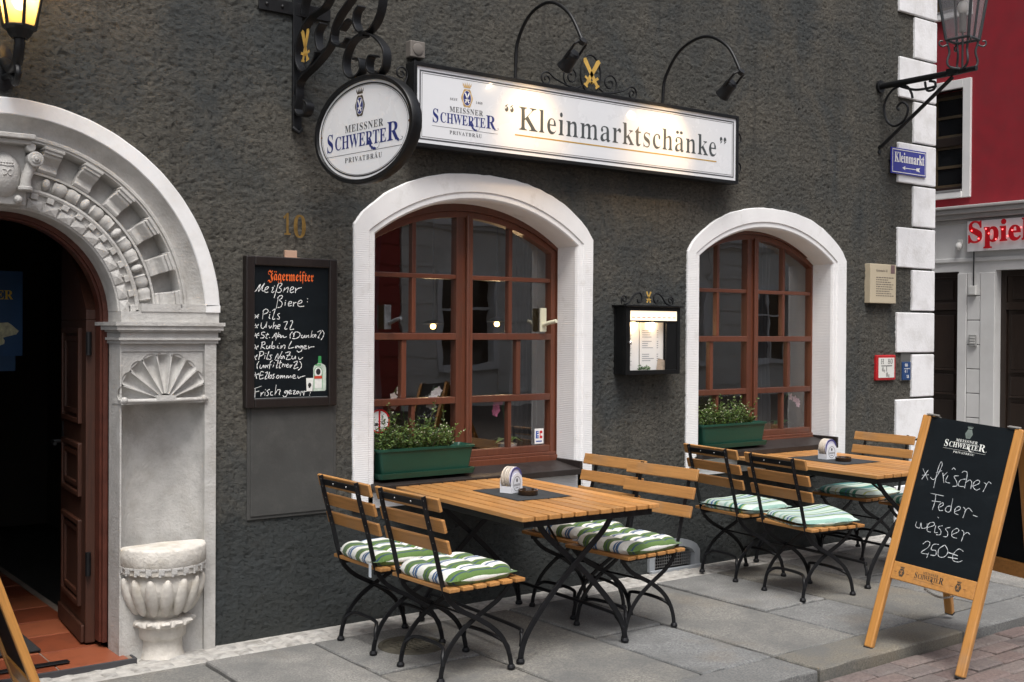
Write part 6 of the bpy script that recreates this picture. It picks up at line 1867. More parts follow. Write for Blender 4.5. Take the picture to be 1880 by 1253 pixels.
S_([(0.0, 3.86), (0.20, 3.80), (0.42, 3.70), (0.62, 3.55)], 0.012)
S_([(0.43, 3.20), (0.50, 3.24), (0.555, 3.215), (0.58, 3.165)], 0.008)
S_([(0.08, 3.345), (0.10, 3.42), (0.16, 3.50), (0.14, 3.58), (0.07, 3.60), (0.03, 3.53)])
q.cbox((0.62, 0, 3.146), (0.03, 0.05, 0.03))
q.cbox((0.555, 0, 2.930), (0.02, 0.036, 0.03)).cbox((0.740, 0, 2.925), (0.02, 0.036, 0.03))
q.build('scroll_bracket', IRON, hg, smooth=True, bevel=0.0015, angle=40)
# gold swords inside the lower scroll
f = Flat((0, -0.022, 0), (1, 0, 0), (0, 0, 1))
for s_ in sword_polys(0.122, 3.165, 0.155, -0.30):
    f.polys([s_])
f.build('crossed_swords', GOLD, hg, thick=-0.006)
# oval board, lettered on both faces
OC = (0.637, 2.660)
OA, OB = 0.390, 0.247
q = MB()
n = 72
vs, fs = [], []
for i in range(n):
    t = 2 * PI * i / n
    c, s_ = math.cos(t), math.sin(t)
    for (e, y) in ((0.0, -0.016), (0.004, -0.030), (0.022, -0.030), (0.026, -0.024), (0.026, 0.024), (0.022, 0.030), (0.004, 0.030), (0.0, 0.016)):
        vs.append((OC[0] + (OA + e) * c, y, OC[1] + (OB + e) * s_))
for i in range(n):
    j = (i + 1) % n
    for k in range(8):
        fs.append((i * 8 + k, i * 8 + (k + 1) % 8, j * 8 + (k + 1) % 8, j * 8 + k))
q.add(vs, fs)
q.build('rim', IRON, hg, smooth=True, angle=40)
q = MB()
vs = [(OC[0] + OA * math.cos(2 * PI * i / n), y, OC[1] + OB * math.sin(2 * PI * i / n)) for y in (-0.014, 0.014) for i in range(n)]
q.add(vs, [tuple(range(n)), tuple(range(2 * n - 1, n - 1, -1))] + [(i, (i + 1) % n, n + (i + 1) % n, n + i) for i in range(n)])
q.build('panel', OVALWHITE, hg)
o_ = (OC[0], -0.014, OC[1])
f = Flat(o_, (1, 0, 0), (0, 0, 1))
f.ring(0, 0, OA - 0.014, OB - 0.012, 0.008, 0.0008)
f.ring(0, 0, OA - 0.030, OB - 0.022, 0.002, 0.0008)
f.build('border_lines', BLACKINK, hg)
f = Flat(o_, (1, 0, 0), (0, 0, 1))
for sg in (-1, 1):
    f.disc(sg * (OA - 0.022), 0.0, 0.006, 0.006, 0.0012)
f.build('screw', mat('rust', (0.12, 0.05, 0.02), 0.7), hg)
logo((0.315, -0.014, 2.580), (1, 0, 0), (0, 0, 1), 0.640, 0.094, hg, INKGREY, INKBLUE, None, seit=False, lift=0.0009)
crest_at((0.606, -0.014, 2.785), (1, 0, 0), (0, 0, 1), 0, 0, 0.049, hg, CRESTDARK, INKBLUE, PAPER, 0.0008)

# ------------------------------------------------------------------ house number
hn = thing('house_number', 'gold house number 10 on the dark wall above the chalk menu', 'house number', (2.722, -0.014, 2.150))
f = Flat((0, -0.010, 0))
f.polys(fit_word('1', 0.0, 0.052, 0.012, 0.115))
f.build('digit', mat('old_gold', (0.25, 0.155, 0.045), 0.45, metal=0.6, var=0.3, vs=30), hn, thick=-0.018)
f = Flat((0, -0.010, 0))
f.polys(fit_word('0', 0.060, 0.142, 0.0, 0.120))
f.build('digit', mat('old_gold', (0.36, 0.22, 0.05)), hn, thick=-0.018)

# ------------------------------------------------------------------ framed chalk menu
cb = thing('chalkboard', 'framed black wall board with chalked beer list and orange heading', 'chalkboard', (0, 0, 0))
bx0, bx1, bz0, bz1 = 2.505, 3.045, 1.230, 2.040
FRW = wood('board_frame', (0.015, 0.0105, 0.009), 'Z', 0.4, 0.3)
q = MB()
y0, y1 = -0.045, 0.008
fw_ = 0.050
q.box((bx0, y0, bz0), (bx0 + fw_, y1, bz1)).box((bx1 - fw_, y0, bz0), (bx1, y1, bz1))
q.box((bx0 + fw_, y0, bz0), (bx1 - fw_, y1, bz0 + fw_)).box((bx0 + fw_, y0, bz1 - fw_), (bx1 - fw_, y1, bz1))
q.build('frame', FRW, cb, bevel=0.006)
def slate_mat():
    m, t, b = nodes_of('slate_board')
    v = coord(t)
    n = noise(t, coord(t, (1, 1, 1.6)), 6, 8, 0.7, 0.5)
    c = ramp(t, n, [(0.35, (0.0026, 0.0048, 0.0066)), (0.62, (0.0046, 0.0076, 0.0100)), (0.82, (0.016, 0.020, 0.022))])
    t.links.new(c, b.inputs['Base Color'])
    b.inputs['Roughness'].default_value = 0.6
    b.inputs['Specular IOR Level'].default_value = 0.16
    return m
SLATE = slate_mat()
q = MB()
q.box((bx0 + fw_ - 0.004, -0.030, bz0 + fw_ - 0.004), (bx1 - fw_ + 0.004, 0.0, bz1 - fw_ + 0.004))
q.build('board', SLATE, cb)
f = Flat((0, -0.030, 0))
f.polys(fit_word('Jägermeifter', 2.632, 2.905, 1.912, 0.052, fr=True), 0.0008)
f.build('heading', mat('orange_print', (0.75, 0.13, 0.02), 0.5, var=0.05), cb)
CHALK = mat('chalk', (0.78, 0.79, 0.78), 0.9, var=0.15, vs=200)
f = Flat((2.5, -0.030, 1.2))
for s_ in STROKES_WALL.split(';'):
    p = [float(k_) / 1000 for k_ in s_.split(',')]
    f.stroke([(p[i], p[i + 1]) for i in range(0, len(p), 2)], 0.0044, 0.0008)
f.build('chalk_writing', CHALK, cb)
f = Flat((0, -0.030, 0))
f.rect(2.556, 1.2795, 2.992, 1.282, 0.001)
f.build('chalk_line', mat('chalk_smear', (0.30, 0.32, 0.32), 0.9), cb)
# printed bottle and glass sticker
o_ = (2.905, -0.030, 1.312)
f = Flat(o_)
f.polys([[(0.0, 0.0), (0.072, 0.0), (0.078, 0.006), (0.078, 0.125), (0.072, 0.140), (0.050, 0.152), (0.028, 0.152), (0.006, 0.140), (0.0, 0.125)]], 0.0008)
f.build('bottle_print', mat('print_glass', (0.52, 0.60, 0.52), 0.5, var=0.2, vs=30), cb)
f = Flat(o_)
f.polys([[(0.026, 0.153), (0.052, 0.153), (0.048, 0.162), (0.048, 0.192), (0.030, 0.192), (0.030, 0.162)]], 0.0008)
f.rect(0.012, 0.140, 0.046, 0.147, 0.0012)
f.ring(0.030, 0.102, 0.027, 0.032, 0.0025, 0.0012)
f.rect(0.004, 0.012, 0.0065, 0.10, 0.0012).rect(0.054, 0.012, 0.0565, 0.10, 0.0012)
f.build('bottle_cap_print', mat('print_green', (0.05, 0.33, 0.10), 0.5), cb)
f = Flat(o_)
f.rect(0.008, 0.016, 0.052, 0.064, 0.0013)
f.disc(0.030, 0.104, 0.022, 0.026, 0.0011)
f.polys([[(-0.040, 0.0), (-0.004, 0.0), (0.000, 0.072), (-0.043, 0.072)]], 0.0012)
f.build('label_print', mat('print_white', (0.74, 0.74, 0.70), 0.5, var=0.1, vs=60), cb)
f = Flat(o_)
f.rect(0.006, 0.068, 0.054, 0.083, 0.0016)
f.build('band_print', mat('print_red', (0.55, 0.06, 0.03), 0.5), cb)
f = Flat(o_)
f.disc(0.030, 0.106, 0.014, 0.017, 0.0018)
f.disc(-0.022, 0.034, 0.010, 0.012, 0.0018)
f.rect(-0.028, 0.018, -0.018, 0.026, 0.0018)
f.build('mark_print', BLACKINK, cb)
q = MB()
q.box((2.735, -0.030, 2.036), (2.805, -0.010, 2.078))
q.box((2.733, -0.036, 2.036), (2.820, -0.008, 2.041))
q.build('hanger', mat('copper_plate', (0.55, 0.36, 0.26), 0.45, metal=0.2, var=0.15), cb, bevel=0.002)

# ------------------------------------------------------------------ lit menu case
mc = thing('menu_case', 'black lit menu display case on the wall between the two arched windows', 'menu case', (0, 0, 0))
mx0, mx1, mz0, mz1, my = 5.140, 5.640, 1.362, 1.815, -0.12
q = MB()
q.box((mx0, -0.015, mz0), (mx1, 0.008, mz1))                              # back
q.box((mx0, my + 0.02, mz0), (mx0 + 0.018, -0.015, mz1)).box((mx1 - 0.018, my + 0.02, mz0), (mx1, -0.015, mz1))
q.box((mx0 + 0.018, my + 0.02, mz0), (mx1 - 0.018, -0.015, mz0 + 0.018)).box((mx0 + 0.018, my + 0.02, mz1 - 0.018), (mx1 - 0.018, -0.015, mz1))
q.box((mx0 - 0.018, my - 0.018, mz1), (mx1 + 0.018, 0.008, mz1 + 0.012))   # cover plate
MBLK = mat('case_black', (0.005, 0.0055, 0.006), 0.45, var=0.2, spec=0.3)
q.build('case', MBLK, mc, bevel=0.003)
q = MB()
a, b = my, my + 0.019
q.box((mx0, a, mz0), (mx0 + 0.038, b, mz1)).box((mx1 - 0.028, a, mz0), (mx1, b, mz1))
q.box((mx0 + 0.038, a, mz0), (mx1 - 0.028, b, mz0 + 0.030)).box((mx0 + 0.038, a, mz1 - 0.026), (mx1 - 0.028, b, mz1))
q.box((mx0 + 0.038, a, 1.712), (mx1 - 0.028, b, 1.724))
q.box((5.515, a + 0.004, mz0 + 0.030), (mx1 - 0.028, b, 1.712))
dr = q.build('door', MBLK, mc, bevel=0.002)
q = MB()
q.add([(mx0 + 0.038, a + 0.009, mz0 + 0.030), (5.515, a + 0.009, mz0 + 0.030), (5.515, a + 0.009, 1.712), (mx0 + 0.038, a + 0.009, 1.712)], [(0, 1, 2, 3)])
q.build('pane', CLEAR, dr)
q = MB()
q.ball((mx0 + 0.030, a - 0.008, 1.575), 0.011, 12, 8)
q.build('knob', mat('chrome', (0.7, 0.7, 0.7), 0.15, metal=1.0), dr, smooth=True)
q = MB()
q.box((mx0 + 0.038, a + 0.006, 1.7245), (mx1 - 0.028, a + 0.014, mz1 - 0.026))
hd = q.build('lit_header', emit('warm_header', (1.0, 0.80, 0.58), 0.55), mc)
f = Flat((0, a + 0.006, 0))
for i in range(9):
    xx = 5.195 + i * 0.047
    f.rect(xx, 1.742, xx + 0.030, 1.748, 0.0008)
f.build('header_print', mat('header_ink', (0.55, 0.30, 0.25), 0.6), hd)
q = MB()
q.box((5.162, -0.072, 1.385), (5.300, -0.069, 1.712)).box((5.306, -0.076, 1.385), (5.522, -0.072, 1.712))
pg = q.build('menu_page', PAPER, mc)
f = Flat((0, -0.0762, 0))
rg = random.Random(3)
for i in range(15):
    z = 1.655 - i * 0.0145
    if i in (4, 9, 10):
        continue
    f.rect(5.325, z, 5.325 + rg.uniform(0.05, 0.11), z + 0.004, 0.0006)
    f.rect(5.460, z, 5.475, z + 0.004, 0.0006)
for i in range(17):
    z = 1.625 - i * 0.0125
    l_ = rg.uniform(0.02, 0.05)
    f.rect(5.190, z, 5.190 + l_, z + 0.003, -0.0036)
f.build('menu_print', mat('print_grey', (0.22, 0.22, 0.25), 0.7), pg)
q = MB()
for xx in (5.235, 5.405):
    q.cyl((xx, -0.092, 1.722), (xx, -0.092, 1.706), 0.010, 12)
q.build('lamp', emit('case_bulb', (1.0, 0.70, 0.36), 12.0), mc)
for xx, e in ((5.235, 0.38), (5.405, 0.30)):
    ld = bpy.data.lights.new('case_light', 'POINT')
    ld.energy = e
    ld.color = (1.0, 0.70, 0.40)
    ld.shadow_soft_size = 0.012
    lo_ = bpy.data.objects.new('case_light', ld)
    COL.objects.link(lo_)
    lo_.parent = mc
    lo_.location = (xx, -0.094, 1.695)
q = MB()
yc = -0.06
for sg in (-1, 1):
    ctr = 5.39
    q.tube(to3([(ctr + sg * a_, b_) for a_, b_ in [(0.235, 1.835)] + spiral((0.215, 1.865), 0.026, 0.008, 0.0, 1.25)], yc), 0.005, 8)
    q.tube(to3(cat([(ctr + sg * a_, b_) for a_, b_ in [(0.215, 1.832), (0.17, 1.845), (0.125, 1.895), (0.075, 1.910), (0.055, 1.885), (0.065, 1.850), (0.090, 1.848), (0.095, 1.868)]]), yc), 0.006, 8)
q.build('scrollwork', IRON, mc, smooth=True)
f = Flat((0, yc - 0.010, 0))
for s_ in sword_polys(5.39, 1.880, 0.072, -0.45):
    f.polys([[(2 * 5.39 - u_, v_) for u_, v_ in s_]])
f.build('crossed_swords', GOLD, mc, thick=-0.005)
# things standing inside the case
lg = random.Random(5)
vn = MB()
for i in range(60):
    c = Vector((5.33 + lg.uniform(-0.05, 0.05), -0.092 + lg.uniform(-0.008, 0.008), 1.395 + abs(lg.gauss(0, 0.012))))
    a_ = lg.uniform(0, 6.28)
    d = Vector((math.cos(a_), 0.5 * math.sin(a_), lg.uniform(-0.3, 0.5))) * 0.014
    s_ = Vector((-math.sin(a_), 0.2, 0.6)) * 0.006
    vn.add([c - d, c + s_, c + d, c - s_], [(0, 1, 2, 3)])
tag(vn.build('ivy_sprig', mat('ivy_green', (0.06, 0.13, 0.04), 0.6, var=0.3)), 'small green sprig lying in the bottom of the lit menu case', 'plant')
cdx = MB()
for i in range(4):
    T = Matrix.Translation((5.45 + i * 0.010, -0.086 - i * 0.003, 1.386)) @ Matrix.Rotation(rad(10), 4, 'Y')
    cdx.box((0, 0, 0), (0.045, 0.0012, 0.085 - i * 0.004), T)
tag(cdx.build('leaflets', mat('leaflet_paper', (0.45, 0.36, 0.28), 0.6, var=0.4, vs=20)), 'few leaflets leaning in the right corner of the lit menu case', 'leaflets')

# ------------------------------------------------------------------ small plates on the wall near the corner
ip = thing('info_plaque', 'beige information plaque with small text on the wall by the white quoins', 'plaque', (7.852, 0, 1.893))
q = MB()
q.box((0.0, -0.052, 0.0), (0.345, 0.010, 0.318))
q.build('board', mat('plaque_beige', (0.50, 0.43, 0.31), 0.5, var=0.04), ip, bevel=0.004)
f = Flat((0, -0.052, 0))
f.polys(fit_word('Kleinmarkt 10', 0.075, 0.225, 0.255, 0.020), 0.0008)
for i in range(9):
    z = 0.205 - i * 0.0185
    xx = 0.075
    e = 0.075 + rg.uniform(0.15, 0.245)
    while xx < e:
        l_ = rg.uniform(0.012, 0.035)
        f.rect(xx, z, min(xx + l_, e), z + 0.007, 0.0008)
        xx += l_ + 0.006
f.build('small_print', mat('plaque_ink', (0.14, 0.12, 0.10), 0.6), ip)
f = Flat((0, -0.052, 0))
f.rect(0.270, 0.245, 0.325, 0.315, 0.001)
f.build('seal', mat('plaque_seal', (0.16, 0.10, 0.10), 0.5), ip)

hs_ = thing('hydrant_sign', 'red framed white hydrant plate reading H 80 on the dark wall', 'sign', (7.985, 0, 1.262))
q = MB()
q.box((0, -0.022, 0), (0.262, 0.010, 0.208))
q.build('plate', mat('hydrant_red', (0.42, 0.012, 0.015), 0.4, var=0.06), hs_, bevel=0.008)
q = MB()
q.box((0.026, -0.025, 0.022), (0.236, -0.022, 0.186))
q.build('face', mat('hydrant_white', (0.70, 0.70, 0.66), 0.5, var=0.04), hs_)
f = Flat((0, -0.025, 0))
f.polys(thin(fit_word('H', 0.052, 0.098, 0.135, 0.040), 0.0022), 0.0008)
f.polys(thin(fit_word('80', 0.145, 0.214, 0.135, 0.040), 0.0016), 0.0008)
f.rect(0.060, 0.116, 0.205, 0.122, 0.0008).rect(0.128, 0.072, 0.135, 0.116, 0.0008)
f.polys(fit_word('4', 0.066, 0.092, 0.074, 0.034), 0.0008).polys(fit_word('9', 0.095, 0.112, 0.066, 0.022), 0.0008)
f.polys(fit_word('0', 0.125, 0.150, 0.030, 0.034), 0.0008).polys(fit_word('8', 0.154, 0.172, 0.026, 0.022), 0.0008)
f.build('numbers', BLACKINK, hs_)

bp = thing('valve_plate', 'small blue water valve plate beside the red framed hydrant plate', 'sign', (8.342, 0, 1.258))
q = MB()
q.box((-0.008, -0.010, -0.008), (0.125, 0.010, 0.235))
q.build('backing', mat('backing_grey', (0.10, 0.10, 0.095), 0.7, var=0.1), bp, bevel=0.003)
q = MB()
q.box((0, -0.022, 0), (0.116, -0.010, 0.152))
q.build('plate', mat('valve_blue', (0.014, 0.05, 0.16), 0.4, var=0.06), bp, bevel=0.004)
f = Flat((0, -0.022, 0))
f.polys(fit_word('80', 0.030, 0.070, 0.112, 0.026), 0.0008)
f.rect(0.020, 0.094, 0.098, 0.098, 0.0008).rect(0.060, 0.060, 0.064, 0.094, 0.0008)
f.polys(fit_word('4', 0.026, 0.046, 0.062, 0.024), 0.0008)
f.polys(fit_word('18', 0.052, 0.088, 0.018, 0.024), 0.0008)
f.build('numbers', PAPER, bp)

sn = thing('street_sign', 'blue enamel street name sign reading Kleinmarkt with an arrow on the white quoins', 'street sign', (8.140, 0, 2.966))
q = MB()
q.box((0, -0.036, 0), (0.490, -0.024, 0.216))
q.build('plate', mat('street_blue', (0.018, 0.020, 0.27), 0.25, var=0.05, coat=0.4), sn, bevel=0.004)
f = Flat((0, -0.036, 0))
f.frame(0.014, 0.012, 0.476, 0.204, 0.006, 0.0008)
f.polys(thin(fit_word('Kleinmarkt', 0.042, 0.458, 0.098, 0.084), -0.0012), 0.0010)
f.rect(0.185, 0.052, 0.350, 0.058, 0.0010)
f.put([(0.150, 0.055), (0.190, 0.072), (0.190, 0.038)], [(0, 2, 1)], 0.0010)
f.put([(0.345, 0.066), (0.400, 0.072), (0.385, 0.055), (0.400, 0.038), (0.345, 0.044)], [(0, 4, 3, 2, 1)], 0.0010)
f.build('lettering', PAPER, sn)
for z in (0.03, 0.19):
    pass
q = MB()
for x_ in (0.02, 0.47):
    q.cyl((x_, -0.024, 0.108), (x_, 0.004, 0.108), 0.008, 8)
q.build('screw', IRON, sn)

# ------------------------------------------------------------------ stickers on the left window
ns = thing('window_sticker', 'round red rimmed no smoking sticker on the left window pane', 'sticker', (3.478, 0.2335, 1.105))
f = Flat((0, 0, 0))
f.disc(0, 0, 0.072, 0.072, 0.0005)
f.build('sticker_base', PAPER, ns)
f = Flat((0, 0, 0))
f.ring(0, 0, 0.072, 0.072, 0.011, 0.0010)
f.put([(-0.006, 0.064), (0.006, 0.064), (0.006, -0.064), (-0.006, -0.064)], [(0, 3, 2, 1)], 0.0016)
f.build('red_ring', mat('sticker_red', (0.55, 0.012, 0.02), 0.4), ns)
f = Flat((0, 0, 0))
f.rect(-0.030, -0.028, -0.010, -0.010, 0.0012)
f.rect(-0.010, -0.004, 0.040, -0.001, 0.0012).rect(-0.010, -0.018, 0.040, -0.015, 0.0012).rect(0.037, -0.015, 0.040, -0.004, 0.0012)
f.stroke([(0.01, 0.006), (0.02, 0.018), (0.015, 0.03), (0.03, 0.04)], 0.003, 0.0012)
f.build('cigarette', BLACKINK, ns)
ec = thing('card_sticker', 'small white blue and red card payment sticker in the corner of the left window', 'sticker', (4.655, 0.2335, 0.905))
f = Flat((0, 0, 0))
f.rect(0, 0, 0.075, 0.10, 0.0005)
f.build('sticker_base', PAPER, ec)
f = Flat((0, 0, 0))
f.rect(0.010, 0.035, 0.034, 0.085, 0.0010)
f.rect(0.012, 0.012, 0.062, 0.020, 0.0010)
f.build('blue_half', mat('sticker_blue', (0.02, 0.08, 0.35), 0.4), ec)
f = Flat((0, 0, 0))
f.rect(0.042, 0.035, 0.065, 0.085, 0.0010)
f.build('red_half', mat('sticker_red', (0.55, 0.012, 0.02)), ec)
f = Flat((0, 0, 0))
f.rect(0.020, 0.056, 0.034, 0.063, 0.0014).rect(0.020, 0.073, 0.030, 0.078, 0.0014).rect(0.020, 0.043, 0.030, 0.047, 0.0014).rect(0.050, 0.052, 0.065, 0.068, 0.0014)
f.build('white_strokes', PAPER, ec)
# ------------------------------------------------------------------ lanterns
def lantern_left():
    t = thing('wall_lantern', 'lit black wall lantern glowing yellow above the portal arch', 'lantern', (1.311, -0.30, 2.94))
    q = MB()
    N = 6
    r0, r1, h = 0.068, 0.135, 0.36
    def P_(i, r, z):
        a = 2 * PI * (i + 0.5) / N
        return (r * math.cos(a), r * math.sin(a), z)
    for i in range(N):
        q.tube([P_(i, r0, 0.05), P_(i, r1, 0.05 + h)], 0.008, 6)
        q.tube([P_(i, r0, 0.05), P_(i + 1, r0, 0.05)], 0.008, 6)
        q.tube([P_(i, r1, 0.05 + h), P_(i + 1, r1, 0.05 + h)], 0.009, 6)
    q.lathe([(0.0, 0.0), (0.035, 0.0), (0.045, 0.012), (0.060, 0.036), (0.074, 0.046), (0.074, 0.053), (0.0, 0.053)], 12)
    q.lathe([(0.155, 0.41), (0.150, 0.43), (0.07, 0.50), (0.06, 0.55), (0.035, 0.57), (0.0, 0.60)], 12)
    q.build('frame', IRON, t)
    q = MB()
    for i in range(N):
        a, b, c, d = P_(i, r0 * 0.97, 0.055), P_(i + 1, r0 * 0.97, 0.055), P_(i + 1, r1 * 0.97, 0.045 + h), P_(i, r1 * 0.97, 0.045 + h)
        q.add([a, b, c, d], [(0, 1, 2, 3)])
    m = bpy.data.materials.new('frosted_amber')
    m.use_nodes = True
    tt = m.node_tree
    tt.nodes.remove(tt.nodes['Principled BSDF'])
    tl_ = tt.nodes.new('ShaderNodeBsdfTranslucent')
    tl_.inputs[0].default_value = (0.85, 0.62, 0.30, 1)
    tr_ = tt.nodes.new('ShaderNodeBsdfTransparent')
    tr_.inputs[0].default_value = (1.0, 0.86, 0.6, 1)
    mx = tt.nodes.new('ShaderNodeMixShader')
    mx.inputs[0].default_value = 0.62
    tt.links.new(tr_.outputs[0], mx.inputs[1])
    tt.links.new(tl_.outputs[0], mx.inputs[2])
    tt.links.new(mx.outputs[0], tt.nodes['Material Output'].inputs[0])
    q.build('pane', m, t)
    q = MB()
    q.ball((0, 0, 0.17), (0.030, 0.030, 0.042), 16, 12)
    q.build('bulb', emit('lantern_bulb', (1.0, 0.72, 0.32), 22.0), t, smooth=True)
    ld = bpy.data.lights.new('lantern_light', 'POINT')
    ld.energy = 3.0
    ld.color = (1.0, 0.66, 0.28)
    ld.shadow_soft_size = 0.045
    lo_ = bpy.data.objects.new('lantern_light', ld)
    COL.objects.link(lo_)
    lo_.parent = t
    lo_.location = (0, 0, 0.20)
    q = MB()
    q.tube(cat3([(0, 0, 0.0), (0, 0.005, -0.05), (0, 0.06, -0.10), (0, 0.16, -0.09), (0, 0.25, -0.045), (0, 0.30, -0.03)]), [0.034] * 3 + [0.03] * 40, 10) if False else None
    pts = cat([(0.0, 0.005), (0.01, -0.05), (0.06, -0.105), (0.15, -0.11), (0.23, -0.07), (0.295, -0.05)])
    q.tube([(0.0, a, b) for a, b in pts], 0.024, 10)
    pts = cat([(0.06, -0.09), (0.02, -0.15), (0.08, -0.185), (0.14, -0.14), (0.29, -0.12)])
    q.tube([(0.0, a, b) for a, b in pts], 0.015, 8)
    q.lathe([(0.0, 0.0), (0.045, 0.0), (0.05, 0.01), (0.035, 0.02), (0.0, 0.024)], 16, T=Matrix.Translation((0, 0.302, -0.08)) @ Matrix.Rotation(rad(90), 4, 'X') @ Matrix.Diagonal((1, 2.2, 1, 1)))
    q.build('arm', IRON, t, smooth=True)
lantern_left()

def lantern_right():
    t = thing('street_lantern', 'unlit old street lantern on a scrolled iron bracket by the white quoins', 'lantern', (8.02, 0.0, 3.66))
    q = MB()
    # arm, brace, scrolls in the plane square to the wall
    q.tube([(0, 0.02, 0.0), (0, -0.10, 0.0), (0, -0.70, 0.0), (0, -0.86, 0.0)], [0.026, 0.026, 0.024, 0.020], 10)
    q.box((-0.028, -0.72, -0.018), (0.028, -0.62, 0.030))
    q.lathe([(0.0, 0), (0.05, 0), (0.05, 0.02), (0, 0.02)], 16, T=Matrix.Translation((0, 0.0, 0)) @ Matrix.Rotation(rad(90), 4, 'X'))
    q.tube([(0, 0.01, -0.50), (0, -0.03, -0.485), (0, -0.66, -0.035)], 0.016, 8)
    q.cyl((0, 0.01, -0.53), (0, -0.012, -0.53), 0.018, 8)
    SS = lambda pts: q.tube([(0, -a, b) for a, b in cat(pts)], 0.010, 8)
    SS([(0.22, -0.02), (0.12, -0.05), (0.05, -0.15), (0.07, -0.28), (0.15, -0.34), (0.24, -0.30), (0.27, -0.21), (0.22, -0.16), (0.17, -0.19), (0.19, -0.22)])
    SS([(0.22, -0.02), (0.27, -0.05), (0.30, -0.10), (0.31, -0.14)])
    SS([(0.20, -0.03), (0.32, -0.075), (0.42, -0.085), (0.52, -0.08)])
    SS([(0.42, -0.03), (0.44, -0.10), (0.50, -0.10), (0.51, -0.05), (0.46, -0.03)])
    q.build('bracket', IRON, t, smooth=True)
    hd_ = MB()
    cy = -0.742
    # cradle legs rising from the arm to the lantern base
    zb = 0.235
    r0, r1, h = 0.125, 0.215, 0.52
    def P_(i, r, z):
        a = PI / 4 + i * PI / 2 + rad(6)
        return (r * math.cos(a), cy + r * math.sin(a), z)
    for i in range(4):
        c, s_ = math.cos(PI / 4 + i * PI / 2 + rad(6)), math.sin(PI / 4 + i * PI / 2 + rad(6))
        hd_.tube([(r_ * c, cy + r_ * s_, z) for r_, z in cat([(0.02, 0.015), (0.095, 0.03), (0.115, 0.07), (0.098, 0.14), (0.112, 0.20), (0.118, zb)])], 0.009, 8)
        hd_.tube([(r_ * c, cy + r_ * s_, z) for r_, z in cat([(0.112, 0.20), (0.15, 0.185), (0.175, 0.20), (0.172, 0.225), (0.15, 0.225)])], 0.007, 8)
    hd_.tube([(0, cy, 0.0), (0, cy, zb + 0.1)], 0.008, 8)
    for i in range(4):
        hd_.tube([P_(i, r0, zb), P_(i, r1, zb + h)], 0.0115, 8)
        hd_.tube([P_(i, r0, zb), P_(i + 1, r0, zb)], 0.011, 8)
        hd_.tube([P_(i, r1, zb + h), P_(i + 1, r1, zb + h)], 0.012, 8)
        mid0 = [(a + b) / 2 for a, b in zip(P_(i, r0, zb), P_(i + 1, r0, zb))]
        mid1 = [(a + b) / 2 for a, b in zip(P_(i, r1, zb + h), P_(i + 1, r1, zb + h))]
        hd_.tube([mid0, mid1], 0.009, 8) if i == 2 else None
    vs = [P_(i, r1 + 0.03, zb + h) for i in range(4)] + [P_(i, 0.08, zb + h + 0.18) for i in range(4)]
    hd_.add(vs, [(i, (i + 1) % 4, 4 + (i + 1) % 4, 4 + i) for i in range(4)] + [(4, 5, 6, 7)])
    hd_.lathe([(0.07, 0), (0.06, 0.06), (0.02, 0.09), (0.0, 0.14)], 12, c=(0, cy, zb + h + 0.18))
    hd_.build('frame', mat('weathered_iron', (0.05, 0.055, 0.058), 0.45, metal=0.3, var=0.25, vs=20), t, smooth=True)
    q = MB()
    for i in range(4):
        q.add([P_(i, r0 * 0.98, zb), P_(i + 1, r0 * 0.98, zb), P_(i + 1, r1 * 0.98, zb + h), P_(i, r1 * 0.98, zb + h)], [(0, 1, 2, 3)])
    mg = bpy.data.materials.new('dusty_glass')
    mg.use_nodes = True
    tt = mg.node_tree
    tt.nodes.remove(tt.nodes['Principled BSDF'])
    df = tt.nodes.new('ShaderNodeBsdfTranslucent')
    df.inputs[0].default_value = (0.72, 0.70, 0.70, 1)
    tr_ = tt.nodes.new('ShaderNodeBsdfTransparent')
    gl_ = tt.nodes.new('ShaderNodeBsdfGlossy')
    gl_.inputs['Roughness'].default_value = 0.1
    m1 = tt.nodes.new('ShaderNodeMixShader')
    m1.inputs[0].default_value = 0.28
    m2 = tt.nodes.new('ShaderNodeMixShader')
    m2.inputs[0].default_value = 0.10
    tt.links.new(tr_.outputs[0], m1.inputs[1])
    tt.links.new(df.outputs[0], m1.inputs[2])
    tt.links.new(m1.outputs[0], m2.inputs[1])
    tt.links.new(gl_.outputs[0], m2.inputs[2])
    tt.links.new(m2.outputs[0], tt.nodes['Material Output'].inputs[0])
    q.build('pane', mg, t)
    q = MB()
    q.ball((0, cy, zb + 0.245), (0.040, 0.040, 0.055), 16, 12)
    q.build('bulb', mat('milky_bulb', (0.78, 0.76, 0.72), 0.3, var=0.03), t, smooth=True)
    q = MB()
    q.cyl((0, cy, zb + 0.06), (0, cy, zb + 0.20), 0.026, 12)
    q.build('socket', mat('socket', (0.16, 0.15, 0.14), 0.5), t, smooth=True, angle=40)
lantern_right()

